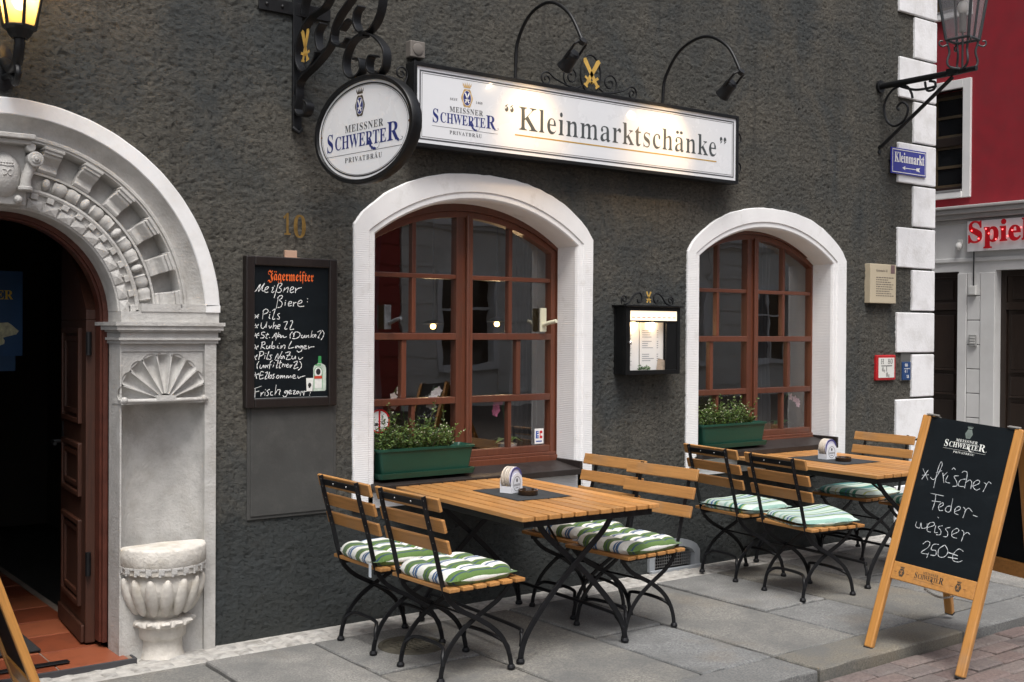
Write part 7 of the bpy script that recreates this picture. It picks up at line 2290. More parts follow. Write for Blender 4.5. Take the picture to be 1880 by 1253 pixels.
# ------------------------------------------------------------------ folding chairs
SLAT = wood('oiled_slats', (0.45, 0.215, 0.066), 'Y', 0.48, 0.30, coat=0.08, dark=(0.27, 0.135, 0.055))
LONG = [(-0.318, 0.885), (-0.300, 0.80), (-0.272, 0.70), (-0.243, 0.60), (-0.218, 0.50), (-0.196, 0.43), (-0.160, 0.375), (-0.095, 0.325), (-0.010, 0.280), (0.075, 0.228), (0.140, 0.170), (0.180, 0.105), (0.198, 0.05), (0.204, 0.010)]
SHORT = [(0.215, 0.432), (0.190, 0.395), (0.140, 0.350), (0.070, 0.312), (0.000, 0.278), (-0.080, 0.228), (-0.142, 0.170), (-0.182, 0.105), (-0.199, 0.05), (-0.204, 0.010)]
RIVET = mat('rivet', (0.25, 0.25, 0.25), 0.35, metal=0.7)
CH_GROUP = 'slatted folding chairs round the tavern tables'
def make_chair(label):
    t = thing('folding_chair', label, 'chair', (0, 0, 0), 0, CH_GROUP)
    for sg in (-1, 1):
        q = MB()
        q.strip([(x, sg * 0.188, z) for x, z in cat(LONG, 4)], 0.024, (0, 1, 0), 0.008)
        q.lathe([(0.0, 0), (0.019, 0), (0.020, 0.010), (0.014, 0.022), (0, 0.022)], 12, c=(0.204, sg * 0.188, 0))
        q.build('long_leg', DARKIRON, t, bevel=0.002)
        q = MB()
        q.strip([(x, sg * 0.172, z) for x, z in cat(SHORT, 4)], 0.024, (0, 1, 0), 0.008)
        q.lathe([(0.0, 0), (0.019, 0), (0.020, 0.010), (0.014, 0.022), (0, 0.022)], 12, c=(-0.204, sg * 0.172, 0))
        q.build('short_leg', DARKIRON, t, bevel=0.002)
    for (x0, x1, yy) in ((0.192, 0.158, 0.188), (-0.192, -0.158, 0.172)):
        q = MB()
        pts = [(x0, -yy, 0.075), (x0 * 0.97, -yy + 0.012, 0.118), (x1, -yy + 0.055, 0.150), (x1, 0, 0.158), (x1, yy - 0.055, 0.150), (x0 * 0.97, yy - 0.012, 0.118), (x0, yy, 0.075)]
        q.tube(cat3(pts), 0.0095, 8)
        q.build('stretcher', DARKIRON, t, smooth=True)
    q = MB()
    for sg in (-1, 1):
        q.box((-0.205, sg * 0.176 - 0.004, 0.408), (0.225, sg * 0.176 + 0.004, 0.432))
    q.cyl((-0.01, -0.19, 0.279), (-0.01, 0.19, 0.279), 0.006, 8)
    q.build('seat_frame', DARKIRON, t, bevel=0.0015)
    q = MB()
    for i in range(6):
        x = -0.178 + i * 0.078
        q.box((x - 0.030, -0.248, 0.433), (x + 0.030, 0.248, 0.452))
    q.build('seat', SLAT, t, bevel=0.004)
    # back slats lie on the front of the uprights, tilted with them
    q = MB()
    tilt = math.atan2(0.065, 0.23)
    for (x, z) in ((-0.300, 0.848), (-0.272, 0.748), (-0.246, 0.648)):
        T = Matrix.Translation((x + 0.010, 0, z)) @ Matrix.Rotation(-tilt, 4, 'Y')
        q.box((0.0, -0.272, -0.033), (0.017, 0.272, 0.033), T)
    q.build('backrest', SLAT, t, bevel=0.004)
    q = MB()
    T = Matrix.Translation((-0.304, 0, 0.850)) @ Matrix.Rotation(-tilt, 4, 'Y')
    q.box((-0.004, -0.184, -0.016), (0.004, 0.184, 0.016), T)
    bpl = q.build('back_plate', DARKIRON, t, bevel=0.001)
    q = MB()
    for (x, z) in ((-0.300, 0.848), (-0.272, 0.748), (-0.246, 0.648)):
        T = Matrix.Translation((x - 0.008, 0, z)) @ Matrix.Rotation(-tilt, 4, 'Y')
        for sg in (-1, 1):
            for dz in (-0.020, 0.020):
                q.ball((-0.006, sg * 0.188, dz), 0.0048, 8, 6, T)
    T = Matrix.Translation((-0.304, 0, 0.850)) @ Matrix.Rotation(-tilt, 4, 'Y')
    for y in (-0.07, 0.07):
        q.ball((-0.005, y, 0), 0.0048, 8, 6, T)
    q.build('rivet', RIVET, bpl)
    return t

def cat3(pts, n=5):
    V = [Vector(p) for p in pts]
    out = []
    k = len(V)
    for i in range(k - 1):
        p0, p1, p2, p3 = V[max(i - 1, 0)], V[i], V[i + 1], V[min(i + 2, k - 1)]
        for j in range(n):
            t = j / n
            out.append(0.5 * ((2 * p1) + (p2 - p0) * t + (2 * p0 - 5 * p1 + 4 * p2 - p3) * t * t + (-p0 + 3 * p1 - 3 * p2 + p3) * t ** 3))
    out.append(V[-1])
    return out

CH = [  # x, y, turn (degrees), label
    (3.148, -1.075, 1.5, 'slatted folding chair left of the near table, closest to the camera'),
    (3.132, -0.490, 0.0, 'slatted folding chair left of the near table, beside the wall'),
    (4.365, -0.985, 183.0, 'slatted folding chair right of the near table with its back nearest the front chalk stand'),
    (4.425, -0.500, 181.0, 'slatted folding chair right of the near table, close to the cellar vent wall'),
    (5.870, -1.035, -7.0, 'slatted folding chair left of the far table, on the kerb side, seat cushion askew'),
    (5.950, -0.415, -7.0, 'slatted folding chair left of the far table, on the wall side'),
    (7.235, -0.420, 178.0, 'slatted folding chair right of the far table, beside the wall'),
    (7.230, -1.010, 178.0, 'slatted folding chair hidden behind the large chalk stand at the far table'),
]
chair0 = make_chair(CH[0][3])
chairs = []
for i, (x, y, a, lab) in enumerate(CH):
    o = chair0 if i == 0 else None
    if i == 0:
        chair0.location = (x, y, 0)
        chair0.rotation_euler = (0, 0, rad(a))
        chairs.append(chair0)
    else:
        chairs.append(dup(chair0, (x, y, 0), rad(a), lab))

# ------------------------------------------------------------------ striped seat cushions
def stripe_mat(name, cols, period, phase=0.0, warp=0.012):
    m, t, b = nodes_of(name)
    tc = t.nodes.new('ShaderNodeTexCoord')
    sp_ = t.nodes.new('ShaderNodeSeparateXYZ')
    t.links.new(tc.outputs['Object'], sp_.inputs[0])
    n = noise(t, tc.outputs['Object'], 6.0, 2)
    def math_(op, a, b_):
        k = t.nodes.new('ShaderNodeMath')
        k.operation = op
        for s_, v in zip(k.inputs, (a, b_)):
            if isinstance(v, (int, float)):
                s_.default_value = v
            else:
                t.links.new(v, s_)
        return k.outputs[0]
    y = math_('ADD', sp_.outputs['Y'], math_('MULTIPLY', math_('SUBTRACT', n, 0.5), warp))
    f = math_('FRACT', math_('ADD', math_('DIVIDE', y, period), 5.0 + phase), 0)
    c = ramp(t, f, cols, 'CONSTANT')
    w_ = noise(t, coord(t), 260, 2)
    c = mixc(t, 1.0, c, ramp(t, w_, [(0.3, (0.82, 0.82, 0.82)), (0.7, (1.08, 1.08, 1.08))]), 'MULTIPLY')
    t.links.new(c, b.inputs['Base Color'])
    b.inputs['Roughness'].default_value = 0.85
    b.inputs['Sheen Weight'].default_value = 0.2
    bump(t, b, noise(t, coord(t), 30, 4), 0.25, 0.004)
    return m
Wc, Gr, Bl, Nv = (0.78, 0.78, 0.73), (0.085, 0.160, 0.034), (0.050, 0.130, 0.28), (0.022, 0.050, 0.11)
STRIPE_A = stripe_mat('green_blue_stripes', [(0.0, Wc), (0.16, Bl), (0.24, Nv), (0.27, Wc), (0.30, Bl), (0.38, Wc), (0.54, Gr), (0.68, Nv), (0.72, Gr), (0.84, Wc)], 0.160)
Mt, Tl, Ye, B2 = (0.52, 0.63, 0.58), (0.022, 0.17, 0.12), (0.34, 0.40, 0.14), (0.050, 0.11, 0.32)
STRIPE_B = stripe_mat('mint_stripes', [(0.0, Mt), (0.26, Ye), (0.31, Tl), (0.40, Mt), (0.48, B2), (0.54, Mt), (0.66, Tl), (0.73, Ye), (0.77, Mt), (0.90, (0.25, 0.42, 0.36))], 0.215)
STRIPE_C = stripe_mat('teal_stripes', [(0.0, Mt), (0.22, Ye), (0.26, Mt), (0.40, Tl), (0.62, B2), (0.66, Tl), (0.78, Mt), (0.88, Tl)], 0.23, 0.35)

def make_cushion(mtl, hx=0.218, hy=0.238, th=0.064, seed=1, tufts=True, sag=0.0):
    """quilted square seat pad: dimples at four tufts and creases between them; local origin at the underside"""
    rg_ = random.Random(seed)
    nu = 44
    tp = [(-0.36, -0.36), (0.36, -0.36), (0.36, 0.36), (-0.36, 0.36)] if tufts else []
    ph = rg_.random() * 6
    def prof(u, v_):
        x, y = 2 * u - 1, 2 * v_ - 1
        e = 1 - max(abs(x) ** 4 + abs(y) ** 4, 0) ** 0.5 if True else 0
        f = max(0.0, 1 - (abs(x) ** 5 + abs(y) ** 5) ** (1 / 1.0))
        f = min(1, f * 1.6) ** 0.5
        d = 0
        for (a, b) in tp:
            r = math.hypot(x - a, (y - b))
            d += 0.55 * math.exp(-(r / 0.13) ** 2)
        if tp:
            for s_ in (-0.36, 0.36):
                d += 0.20 * math.exp(-((x - s_) / 0.07) ** 2) + 0.20 * math.exp(-((y - s_) / 0.07) ** 2)
        wv_ = 0.06 * math.sin(5 * x + ph) * math.sin(4 * y + ph * 2)
        return x, y, max(0.0, f * (1 - min(0.75, d) + wv_))
    def sup(x, y):
        # superellipse corners
        k = 1 - 0.045 * (x * x * y * y)
        return x * k, y * k
    q = MB()
    def topf(u, v_):
        x, y, f = prof(u, v_)
        a, b = sup(x, y)
        return (a * hx, b * hy, th * 0.40 + th * 0.60 * f + sag * (x ** 2) * 0.02 + sag * 0.03 * max(0, x - 0.4) * (y - 0.2))
    def botf(u, v_):
        x, y, f = prof(u, v_)
        a, b = sup(x, y)
        return (a * hx, b * hy, th * 0.40 - th * 0.40 * min(1, f * 1.5))
    q.grid(nu, nu, topf)
    q.grid(nu, nu, lambda u, v_: botf(1 - u, v_))
    me = bpy.data.meshes.new('cushion')
    me.from_pydata(q.v, [], q.f)
    bm = bmesh.new()
    bm.from_mesh(me)
    bmesh.ops.remove_doubles(bm, verts=bm.verts, dist=0.0004)
    bmesh.ops.recalc_face_normals(bm, faces=bm.faces)
    bm.to_mesh(me)
    bm.free()
    me.polygons.foreach_set('use_smooth', [True] * len(me.polygons))
    me.materials.append(mtl)
    return me
CG = 'striped seat cushions on the folding chairs'
ctag = mat('care_tag', (0.62, 0.68, 0.74), 0.7, var=0.05)
CU = [  # chair index, mesh, dx, dy, turn, label
    (0, make_cushion(STRIPE_A, seed=1), 0.010, 0.012, 2, 'green white and blue striped cushion on the chair nearest the camera'),
    (1, make_cushion(STRIPE_A, seed=2), -0.005, 0.0, -3, 'green white and blue striped cushion with a hanging white tag, left chair by the wall'),
    (2, make_cushion(STRIPE_A, seed=3), 0.012, 0.010, 182, 'green white and blue striped cushion under the near table edge, on its right front chair'),
    (3, make_cushion(STRIPE_A, seed=4), 0.0, 0.0, 184, 'striped cushion partly hidden under the near table top, on its right rear chair'),
    (4, make_cushion(STRIPE_B, hx=0.225, seed=5, tufts=False, sag=1.0, th=0.05), 0.035, 0.015, -14, 'mint striped flat cushion lying askew on the kerb side chair of the far table'),
    (5, make_cushion(STRIPE_B, hx=0.225, seed=6, tufts=False, sag=0.6, th=0.05), 0.020, -0.01, 8, 'mint striped flat cushion on the wall side chair left of the far table'),
    (6, make_cushion(STRIPE_C, hx=0.225, seed=7, tufts=False, sag=0.3, th=0.05), 0.02, 0.0, 0, 'teal and mint striped cushion on the chair right of the far table beside the wall'),
    (7, make_cushion(STRIPE_C, hx=0.225, seed=8, tufts=False, sag=0.3, th=0.05), 0.02, 0.0, 3, 'teal and mint striped cushion mostly hidden behind the large chalk stand'),
]
for ci, me_, dx, dy, a, lab in CU:
    o = bpy.data.objects.new('seat_cushion', me_)
    COL.objects.link(o)
    ch = chairs[ci]
    M_ = Matrix.Translation(ch.location) @ Matrix.Rotation(ch.rotation_euler.z, 4, 'Z')
    o.location = M_ @ Vector((dx, dy, 0.4525))
    o.rotation_euler = (0, rad(-3) if ci in (4,) else 0, ch.rotation_euler.z + rad(a))
    tag(o, lab, 'cushion', CG)
    if ci == 1:
        q = MB()
        q.box((-0.222, -0.215, -0.050), (-0.220, -0.190, 0.020))
        q.build('care_tag', ctag, o)

# ------------------------------------------------------------------ slatted tables
def make_table(label):
    t = thing('folding_table', label, 'table', (0, 0, 0), 0, 'slatted folding tables outside the tavern')
    L2, W2_ = 0.655, 0.442
    q = MB()
    n = 11
    pitch = 2 * W2_ / n
    for i in range(n):
        x = -W2_ + pitch * (i + 0.5)
        q.box((x - pitch / 2 + 0.0060, -L2, 0.727), (x + pitch / 2 - 0.0060, L2, 0.750))
    q.build('tabletop', SLAT, t, bevel=0.003)
    q = MB()
    for sg in (-1, 1):
        q.box((sg * 0.405 - 0.004, -0.625, 0.690), (sg * 0.405 + 0.004, 0.625, 0.7265))
        q.box((-0.400, sg * 0.622 - 0.004, 0.692), (0.400, sg * 0.622 + 0.004, 0.7265))
        q.box((-0.400, sg * 0.30 - 0.012, 0.718), (0.400, sg * 0.30 + 0.012, 0.7265))
    q.build('top_frame', DARKIRON, t, bevel=0.001)
    LEG = [(0.345, 0.008), (0.338, 0.06), (0.305, 0.14), (0.22, 0.25), (0.10, 0.375), (-0.04, 0.50), (-0.16, 0.60), (-0.215, 0.665), (-0.235, 0.70)]
    for sy in (-1, 1):
        for sx in (-1, 1):
            q = MB()
            y = sy * 0.50 + sx * 0.012
            q.strip([(sx * a, y, b) for a, b in cat(LEG, 4)], 0.030, (0, 1, 0), 0.010)
            q.lathe([(0.0, 0), (0.021, 0), (0.022, 0.010), (0.016, 0.022), (0, 0.022)], 12, c=(sx * 0.345, y, 0))
            q.build('leg', DARKIRON, t, bevel=0.002)
    for sx in (-1, 1):
        q = MB()
        q.tube(cat3([(sx * 0.330, -0.49, 0.075), (sx * 0.308, -0.46, 0.130), (sx * 0.300, -0.38, 0.152), (sx * 0.300, 0.38, 0.152), (sx * 0.308, 0.46, 0.130), (sx * 0.330, 0.49, 0.075)]), 0.0095, 8)
        q.build('stretcher', DARKIRON, t, smooth=True)
    q = MB()
    q.tube([(-0.10, -0.50, 0.555), (0.10, 0.0, 0.700)], 0.007, 8)
    q.tube([(0.10, 0.50, 0.555), (-0.10, 0.0, 0.700)], 0.007, 8)
    q.build('brace', DARKIRON, t, smooth=True)
    return t
T1 = make_table('slatted wooden folding table nearest the camera under the left window')
T1.location = (3.82, -0.715, 0)
T1.rotation_euler = (0, 0, rad(-2.8))
T2 = dup(T1, (6.665, -0.70, 0), rad(-4.0), 'slatted wooden folding table under the right window behind the chalk stand')

CLOTH = mat('charcoal_cloth', (0.028, 0.031, 0.034), 0.9, var=0.15, vs=40, bs=0.3, bscale=400, bdist=0.001)
def cloth(cx_, cy_, hx, hy, a, lab):
    q = MB()
    q.grid(12, 12, lambda u, v_: ((2 * u - 1) * hx, (2 * v_ - 1) * hy, 0.0018 + 0.0012 * math.sin(9 * u) * math.sin(7 * v_ + 1)))
    o = q.build('table_mat', CLOTH, None, smooth=True)
    o.location = (cx_, cy_, 0.7505)
    o.rotation_euler = (0, 0, rad(a))
    md = o.modifiers.new('solid', 'SOLIDIFY')
    md.thickness = 0.0012
    md.offset = 1
    tag(o, lab, 'table mat')
cloth(3.845, -0.690, 0.175, 0.235, -4, 'dark grey square cloth in the middle of the near table')
cloth(6.690, -0.600, 0.185, 0.260, 20 - 24, 'dark grey square cloth in the middle of the far table')

def mat_holder(x, y, a, lab):
    t = thing('coaster_holder', lab, 'coaster holder', (x, y, 0.7540), rad(a), 'beer coaster holders on the tables')
    t.scale = (1.22, 1.22, 1.22)
    q = MB()
    # front card with arch, back card, little tray; local -Y is the front
    def card(y0, h1):
        pts = [(-0.046, 0.0), (0.046, 0.0), (0.046, h1 - 0.03)] + [(0.046 * math.cos(t_), h1 - 0.03 + 0.040 * math.sin(t_)) for t_ in np.linspace(0, PI, 12)[1:-1]] + [(-0.046, h1 - 0.03)]
        q.prism(pts, (1, 0, 0), (0, 0, 1), (0, y0, 0), 0.002)
    card(-0.030, 0.080)
    card(0.030, 0.080)
    q.box((-0.046, -0.030, 0.0), (-0.044, 0.028, 0.030)).box((0.044, -0.030, 0.0), (0.046, 0.028, 0.030))
    q.box((-0.044, -0.030, 0.010), (0.044, 0.028, 0.012))
    q.build('holder', mat('holder_white', (0.72, 0.74, 0.78), 0.5, var=0.05), t)
    o_ = (0, -0.032, 0)
    f = Flat(o_)
    f.ring(0, 0.040, 0.030, 0.034, 0.0025, 0.0006)
    f.polys(fit_word('SCHWERTER', -0.026, 0.026, 0.030, 0.010), 0.0006)
    f.rect(-0.012, 0.020, 0.012, 0.023, 0.0006)
    f.disc(0, 0.056, 0.007, 0.009, 0.0006)
    f.build('print', INKGREY, t)
    for i in range(7):
        q = MB()
        yy = -0.024 + i * 0.0078
        T = Matrix.Translation((random.uniform(-0.002, 0.002), yy, 0.066)) @ Matrix.Rotation(rad(90 + random.uniform(-5, 5)), 4, 'X')
        q.lathe([(0.0, -0.0014), (0.050, -0.0014), (0.0505, 0), (0.050, 0.0014), (0, 0.0014)], 32, T=T)
        q.build('coaster', mat('coaster_board', (0.66, 0.60, 0.52), 0.8, var=0.1, vs=30) if i else mat('coaster_face', (0.55, 0.55, 0.66), 0.6, var=0.2, vs=40), t)
    f = Flat((0, -0.0262, 0.066))
    f.ring(0, 0, 0.049, 0.049, 0.010, 0.001)
    f.build('coaster_rim', mat('coaster_blue', (0.06, 0.06, 0.22), 0.5), t)
mat_holder(3.822, -0.625, 20, 'white holder with beer coasters on the near table')
mat_holder(6.695, -0.540, 0, 'white holder with beer coasters on the far table')
def ashtray(x, y, lab):
    t = thing('ashtray', lab, 'ashtray', (x, y, 0.7535), 0, 'brown glass ashtrays')
    q = MB()
    def rf(t_, z, i):
        return 1 - (0.10 if (i in (2, 3) and abs(((t_ / (PI / 2)) % 1) - 0.5) < 0.10) else 0)
    q.lathe([(0.0, 0.0), (0.052, 0.0), (0.056, 0.006), (0.055, 0.030), (0.048, 0.030), (0.044, 0.010), (0.0, 0.008)], 40)
    q.build('bowl', mat('brown_glass', (0.030, 0.015, 0.006), 0.12, var=0.2, coat=0.6), t, smooth=True, angle=40)
ashtray(3.832, -0.765, 'brown glass ashtray beside the coaster holder on the near table')
ashtray(6.660, -0.705, 'brown glass ashtray beside the coaster holder on the far table')

# ------------------------------------------------------------------ planters and their plants on the sills
PLG = mat('planter_green', (0.006, 0.052, 0.033), 0.45, var=0.15, vs=5, bs=0.1, bscale=40)
SOIL = mat('soil', (0.03, 0.022, 0.015), 0.95, var=0.3, vs=40, bs=0.8, bscale=60, bdist=0.01)
def planter(x0, x1, zb, lab):
    t = thing('planter', lab, 'planter', ((x0 + x1) / 2, 0.055, zb), 0, 'green window boxes')
    L2 = (x1 - x0) / 2
    def loop(ins, dy, z):
        a, b = L2 - ins, 0.085 - dy
        r = 0.018
        pts = []
        for (cx_, cy_, a0) in ((a - r, b - r, 0), (-a + r, b - r, 90), (-a + r, -b + r, 180), (a - r, -b + r, 270)):
            for k_ in range(5):
                an = rad(a0 + k_ * 22.5)
                pts.append((cx_ + r * math.cos(an), cy_ + r * math.sin(an), z))
        return pts
    loops = [loop(0.035, 0.020, 0.020), loop(0.012, 0.008, 0.155), loop(0.002, 0.0, 0.157), loop(0.0, 0.0, 0.170), loop(0.008, 0.008, 0.172), loop(0.018, 0.014, 0.155), loop(0.030, 0.022, 0.10)]
    q = MB()
    m = len(loops[0])
    q.add([p for l in loops for p in l], [(a * m + i, a * m + (i + 1) % m, (a + 1) * m + (i + 1) % m, (a + 1) * m + i) for a in range(len(loops) - 1) for i in range(m)] + [tuple(range(m))])
    q.build('box', PLG, t, smooth=True, angle=35)
    q = MB()
    ls_ = [loop(0.010, 0.0, 0.0), loop(0.004, -0.004, 0.022), loop(0.002, -0.006, 0.032), loop(0.010, 0.002, 0.032), loop(0.02, 0.01, 0.012)]
    q.add([p for l in ls_ for p in l], [(a * m + i, a * m + (i + 1) % m, (a + 1) * m + (i + 1) % m, (a + 1) * m + i) for a in range(len(ls_) - 1) for i in range(m)] + [tuple(range(m)), tuple(range(4 * m, 5 * m))])
    q.build('drip_tray', PLG, t, smooth=True, angle=35)
    q = MB()
    q.grid(20, 6, lambda u, v_: ((2 * u - 1) * (L2 - 0.02), (2 * v_ - 1) * 0.068, 0.135 + 0.006 * math.sin(15 * u + 3 * v_)))
    q.build('soil', SOIL, t, smooth=True)
    return t
planter(3.322, 4.000, 0.790, 'dark green plastic window box on the left window sill')
planter(5.965, 6.655, 0.815, 'dark green plastic window box on the right window sill')
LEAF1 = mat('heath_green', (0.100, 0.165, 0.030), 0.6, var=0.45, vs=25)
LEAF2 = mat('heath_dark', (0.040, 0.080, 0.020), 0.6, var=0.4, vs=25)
STEM = mat('heath_stem', (0.10, 0.075, 0.035), 0.8, var=0.3)
def bush(x, y, z, hx, hy, h, n, seed, lab, flower):
    rg_ = random.Random(seed)
    t = thing('heather_plant', lab, 'plant', (x, y, z), 0, 'bushy plants in the window boxes')
    st_, l1, l2, fl = MB(), MB(), MB(), MB()
    for i in range(n):
        u = rg_.uniform(-1, 1)
        bx_, by_ = u * hx * 0.75, rg_.uniform(-1, 1) * hy * 0.5
        hh = h * (rg_.uniform(0.45, 1.0) if rg_.random() < 0.9 else rg_.uniform(1.1, 1.45)) * (1 - 0.45 * abs(u) ** 2.5) * (0.8 + 0.35 * math.sin(7 * u + seed))
        lean = Vector((u * 0.45 + rg_.gauss(0, 0.35), rg_.gauss(-0.1, 0.35), 1)).normalized()
        p = Vector((bx_, by_, 0))
        pts = [p]
        for k_ in range(5):
            lean = (lean + Vector((rg_.gauss(0, 0.14), rg_.gauss(0, 0.14), 0.02))).normalized()
            p = p + lean * hh / 5
            pts.append(p)
        st_.tube(pts, [0.0016, 0.0014, 0.0012, 0.001, 0.0008, 0.0006], 4)
        for k_ in range(34):
            s_ = rg_.uniform(0.2, 1.0)
            i0 = min(4, int(s_ * 5))
            c = pts[i0].lerp(pts[i0 + 1], s_ * 5 - i0)
            a_ = rg_.uniform(0, 2 * PI)
            d = Vector((math.cos(a_), math.sin(a_), rg_.uniform(0.1, 0.9))).normalized()
            l_ = rg_.uniform(0.010, 0.024)
            sd = d.cross(Vector((rg_.gauss(0, 1), rg_.gauss(0, 1), rg_.gauss(0, 1)))).normalized() * l_ * 0.22
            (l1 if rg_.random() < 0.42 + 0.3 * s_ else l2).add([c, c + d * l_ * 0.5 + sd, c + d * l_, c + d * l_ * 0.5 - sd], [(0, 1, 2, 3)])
        if rg_.random() < flower:
            fl.ball(tuple(pts[-1]), 0.0042, 6, 4)
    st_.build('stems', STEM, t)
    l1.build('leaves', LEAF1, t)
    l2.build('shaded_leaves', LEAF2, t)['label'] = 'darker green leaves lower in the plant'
    fl.build('flowers', mat('tiny_flowers', (0.55, 0.52, 0.40), 0.7, var=0.3, vs=300), t)
bush(3.455, 0.055, 0.925, 0.15, 0.07, 0.23, 120, 3, 'bushy thin leaved green plant in the left end of the left window box', 0.25)
bush(3.720, 0.055, 0.925, 0.17, 0.07, 0.22, 130, 4, 'bushy thin leaved green plant in the middle of the left window box', 0.35)
bush(6.150, 0.055, 0.95, 0.16, 0.07, 0.20, 120, 5, 'bushy thin leaved plant in the left part of the right window box', 0.4)
bush(6.400, 0.055, 0.95, 0.17, 0.07, 0.22, 130, 6, 'bushy thin leaved plant in the right part of the right window box', 0.5)

# ------------------------------------------------------------------ things behind the glass
ORP = mat('orchid_pink', (0.50, 0.14, 0.26), 0.6, var=0.3, vs=40)
ORW = mat('orchid_white', (0.50, 0.48, 0.48), 0.6, var=0.1, vs=40)
OLF = mat('orchid_leaf', (0.05, 0.12, 0.03), 0.45, var=0.3)
def orchid(x, y, z, h, lean, m, pot_m, lab, seed, nb=5):
    rg_ = random.Random(seed)
    t = thing('orchid', lab, 'potted plant', (x, y, z))
    q = MB()
    q.lathe([(0.0, 0), (0.045, 0), (0.062, 0.11), (0.066, 0.12), (0.058, 0.12), (0.0, 0.105)], 24)
    q.build('pot', pot_m, t, smooth=True, angle=40)
    q = MB()
    pts = cat3([(0, 0, 0.10), (lean * 0.2, 0, 0.10 + h * 0.5), (lean * 0.55, -0.02, 0.10 + h * 0.92), (lean * 1.0, -0.04, 0.10 + h * 0.92), (lean * 1.35, -0.05, 0.10 + h * 0.74)])
    q.tube(pts, 0.0028, 6)
    q.build('stem', OLF, t)
    q = MB()
    for a_ in (0.3, 2.2, 3.7, 5.2):
        d = Vector((math.cos(a_), math.sin(a_) * 0.6, 0))
        s_ = Vector((-d.y, d.x, 0)) * 0.03
        b0 = Vector((0, 0, 0.11))
        q.add([b0, b0 + d * 0.07 + s_ + Vector((0, 0, 0.05)), b0 + d * 0.16 + Vector((0, 0, 0.02)), b0 + d * 0.07 - s_ + Vector((0, 0, 0.05))], [(0, 1, 2, 3)])
    q.build('leaves', OLF, t)
    q = MB()
    k = len(pts)
    for j in range(nb):
        c = pts[k - 1 - int(j * (k * 0.45) / nb)] + Vector((rg_.gauss(0, 0.01), -0.015, -0.02))
        for p_ in range(5):
            a_ = 2 * PI * p_ / 5 + rg_.uniform(-0.2, 0.2)
            d = Vector((math.cos(a_), rg_.uniform(-0.35, 0.1), math.sin(a_)))
            s_ = Vector((-math.sin(a_), 0, math.cos(a_))) * 0.017
            q.add([c, c + d * 0.017 + s_ * 0.75, c + d * 0.031, c + d * 0.017 - s_ * 0.75], [(0, 1, 2, 3)])
    q.build('blossoms', m, t)
POTW = mat('spotted_pot', (0.62, 0.60, 0.56), 0.4, var=0.5, vs=60)
POTD = mat('dark_pot', (0.08, 0.05, 0.04), 0.5)
ZS = 0.790
orchid(4.50, 0.325, ZS, 0.34, -0.12, ORP, POTW, 'pink orchid in a speckled pot behind the left window', 1, 9)
orchid(4.02, 0.320, ZS, 0.42, -0.13, ORW, POTD, 'white orchid in a dark pot behind the middle of the left window', 2, 8)
orchid(3.72, 0.315, ZS, 0.44, -0.10, mat('orchid_pale', (0.55, 0.50, 0.46), 0.6, var=0.1), POTD, 'pale drooping orchid behind the left end of the left window', 6, 3)
orchid(7.20, 0.315, ZS, 0.28, 0.10, mat('orchid_blush', (0.66, 0.45, 0.52), 0.6, var=0.2, vs=40), POTD, 'pale pink orchid behind the right window', 3, 4)
# window board inside carries the pots
q = MB()
for cx_ in (4.06, 6.69):
    q.box((cx_ - 0.76, 0.305, 0.745), (cx_ + 0.76, 0.62, 0.788))
wb = q.build('window_board', mat('board_oak', (0.10, 0.055, 0.03), 0.5, var=0.2), house, bevel=0.004)
CURT = mat('grey_curtain', (0.085, 0.085, 0.09), 0.9, var=0.1, vs=10)
def curtain(x, wdt, lab, seed):
    q = MB()
    def fn(u, v_):
        pinch = 1 - 0.35 * math.sin(PI * min(1, v_ * 1.15))
        return (x + (u - 0.5) * wdt * pinch, 0.66 + 0.022 * math.sin(u * 2 * PI * 4.5 + seed), 0.82 + 1.70 * (1 - v_))
    q.grid(48, 10, fn)
    tag(q.build('curtain', CURT, None, smooth=True), lab, 'curtain', 'grey curtains behind the windows')
curtain(3.62, 0.26, 'grey curtain hanging behind the left edge of the left window', 1)
curtain(4.86, 0.20, 'grey curtain hanging behind the right part of the left window', 2)
curtain(6.12, 0.24, 'grey curtain hanging behind the left edge of the right window', 3)
curtain(7.36, 0.26, 'grey curtain hanging behind the right part of the right window', 4)
def pendant(x, y, z, lab):
    t = thing('pendant_lamp', lab, 'lamp', (x, y, z), 0, 'lit lamps inside the tavern')
    q = MB()
    q.ball((0, 0, 0), (0.022, 0.022, 0.020), 14, 10)
    q.build('bulb', emit('room_bulb', (1.0, 0.62, 0.22), 5.0), t, smooth=True)
    q = MB()
    q.lathe([(0.018, 0.05), (0.05, 0.040), (0.085, 0.018), (0.083, 0.017), (0.045, 0.036), (0.0, 0.046)], 20)
    q.tube([(0, 0, 0.045), (0, 0, 3.0 - z)], 0.004, 6)
    q.build('shade', IRON, t, smooth=True)
    ld = bpy.data.lights.new('room_light', 'POINT')
    ld.energy = 3.0
    ld.color = (1.0, 0.68, 0.34)
    ld.shadow_soft_size = 0.04
    lo_ = bpy.data.objects.new('room_light', ld)
    COL.objects.link(lo_)
    lo_.parent = t
    lo_.location = (0, 0, -0.06)
pendant(4.674, 1.5, 1.680, 'small lit lamp shining through the left half of the left window')
pendant(5.263, 1.5, 1.702, 'small lit lamp shining through the right half of the left window')

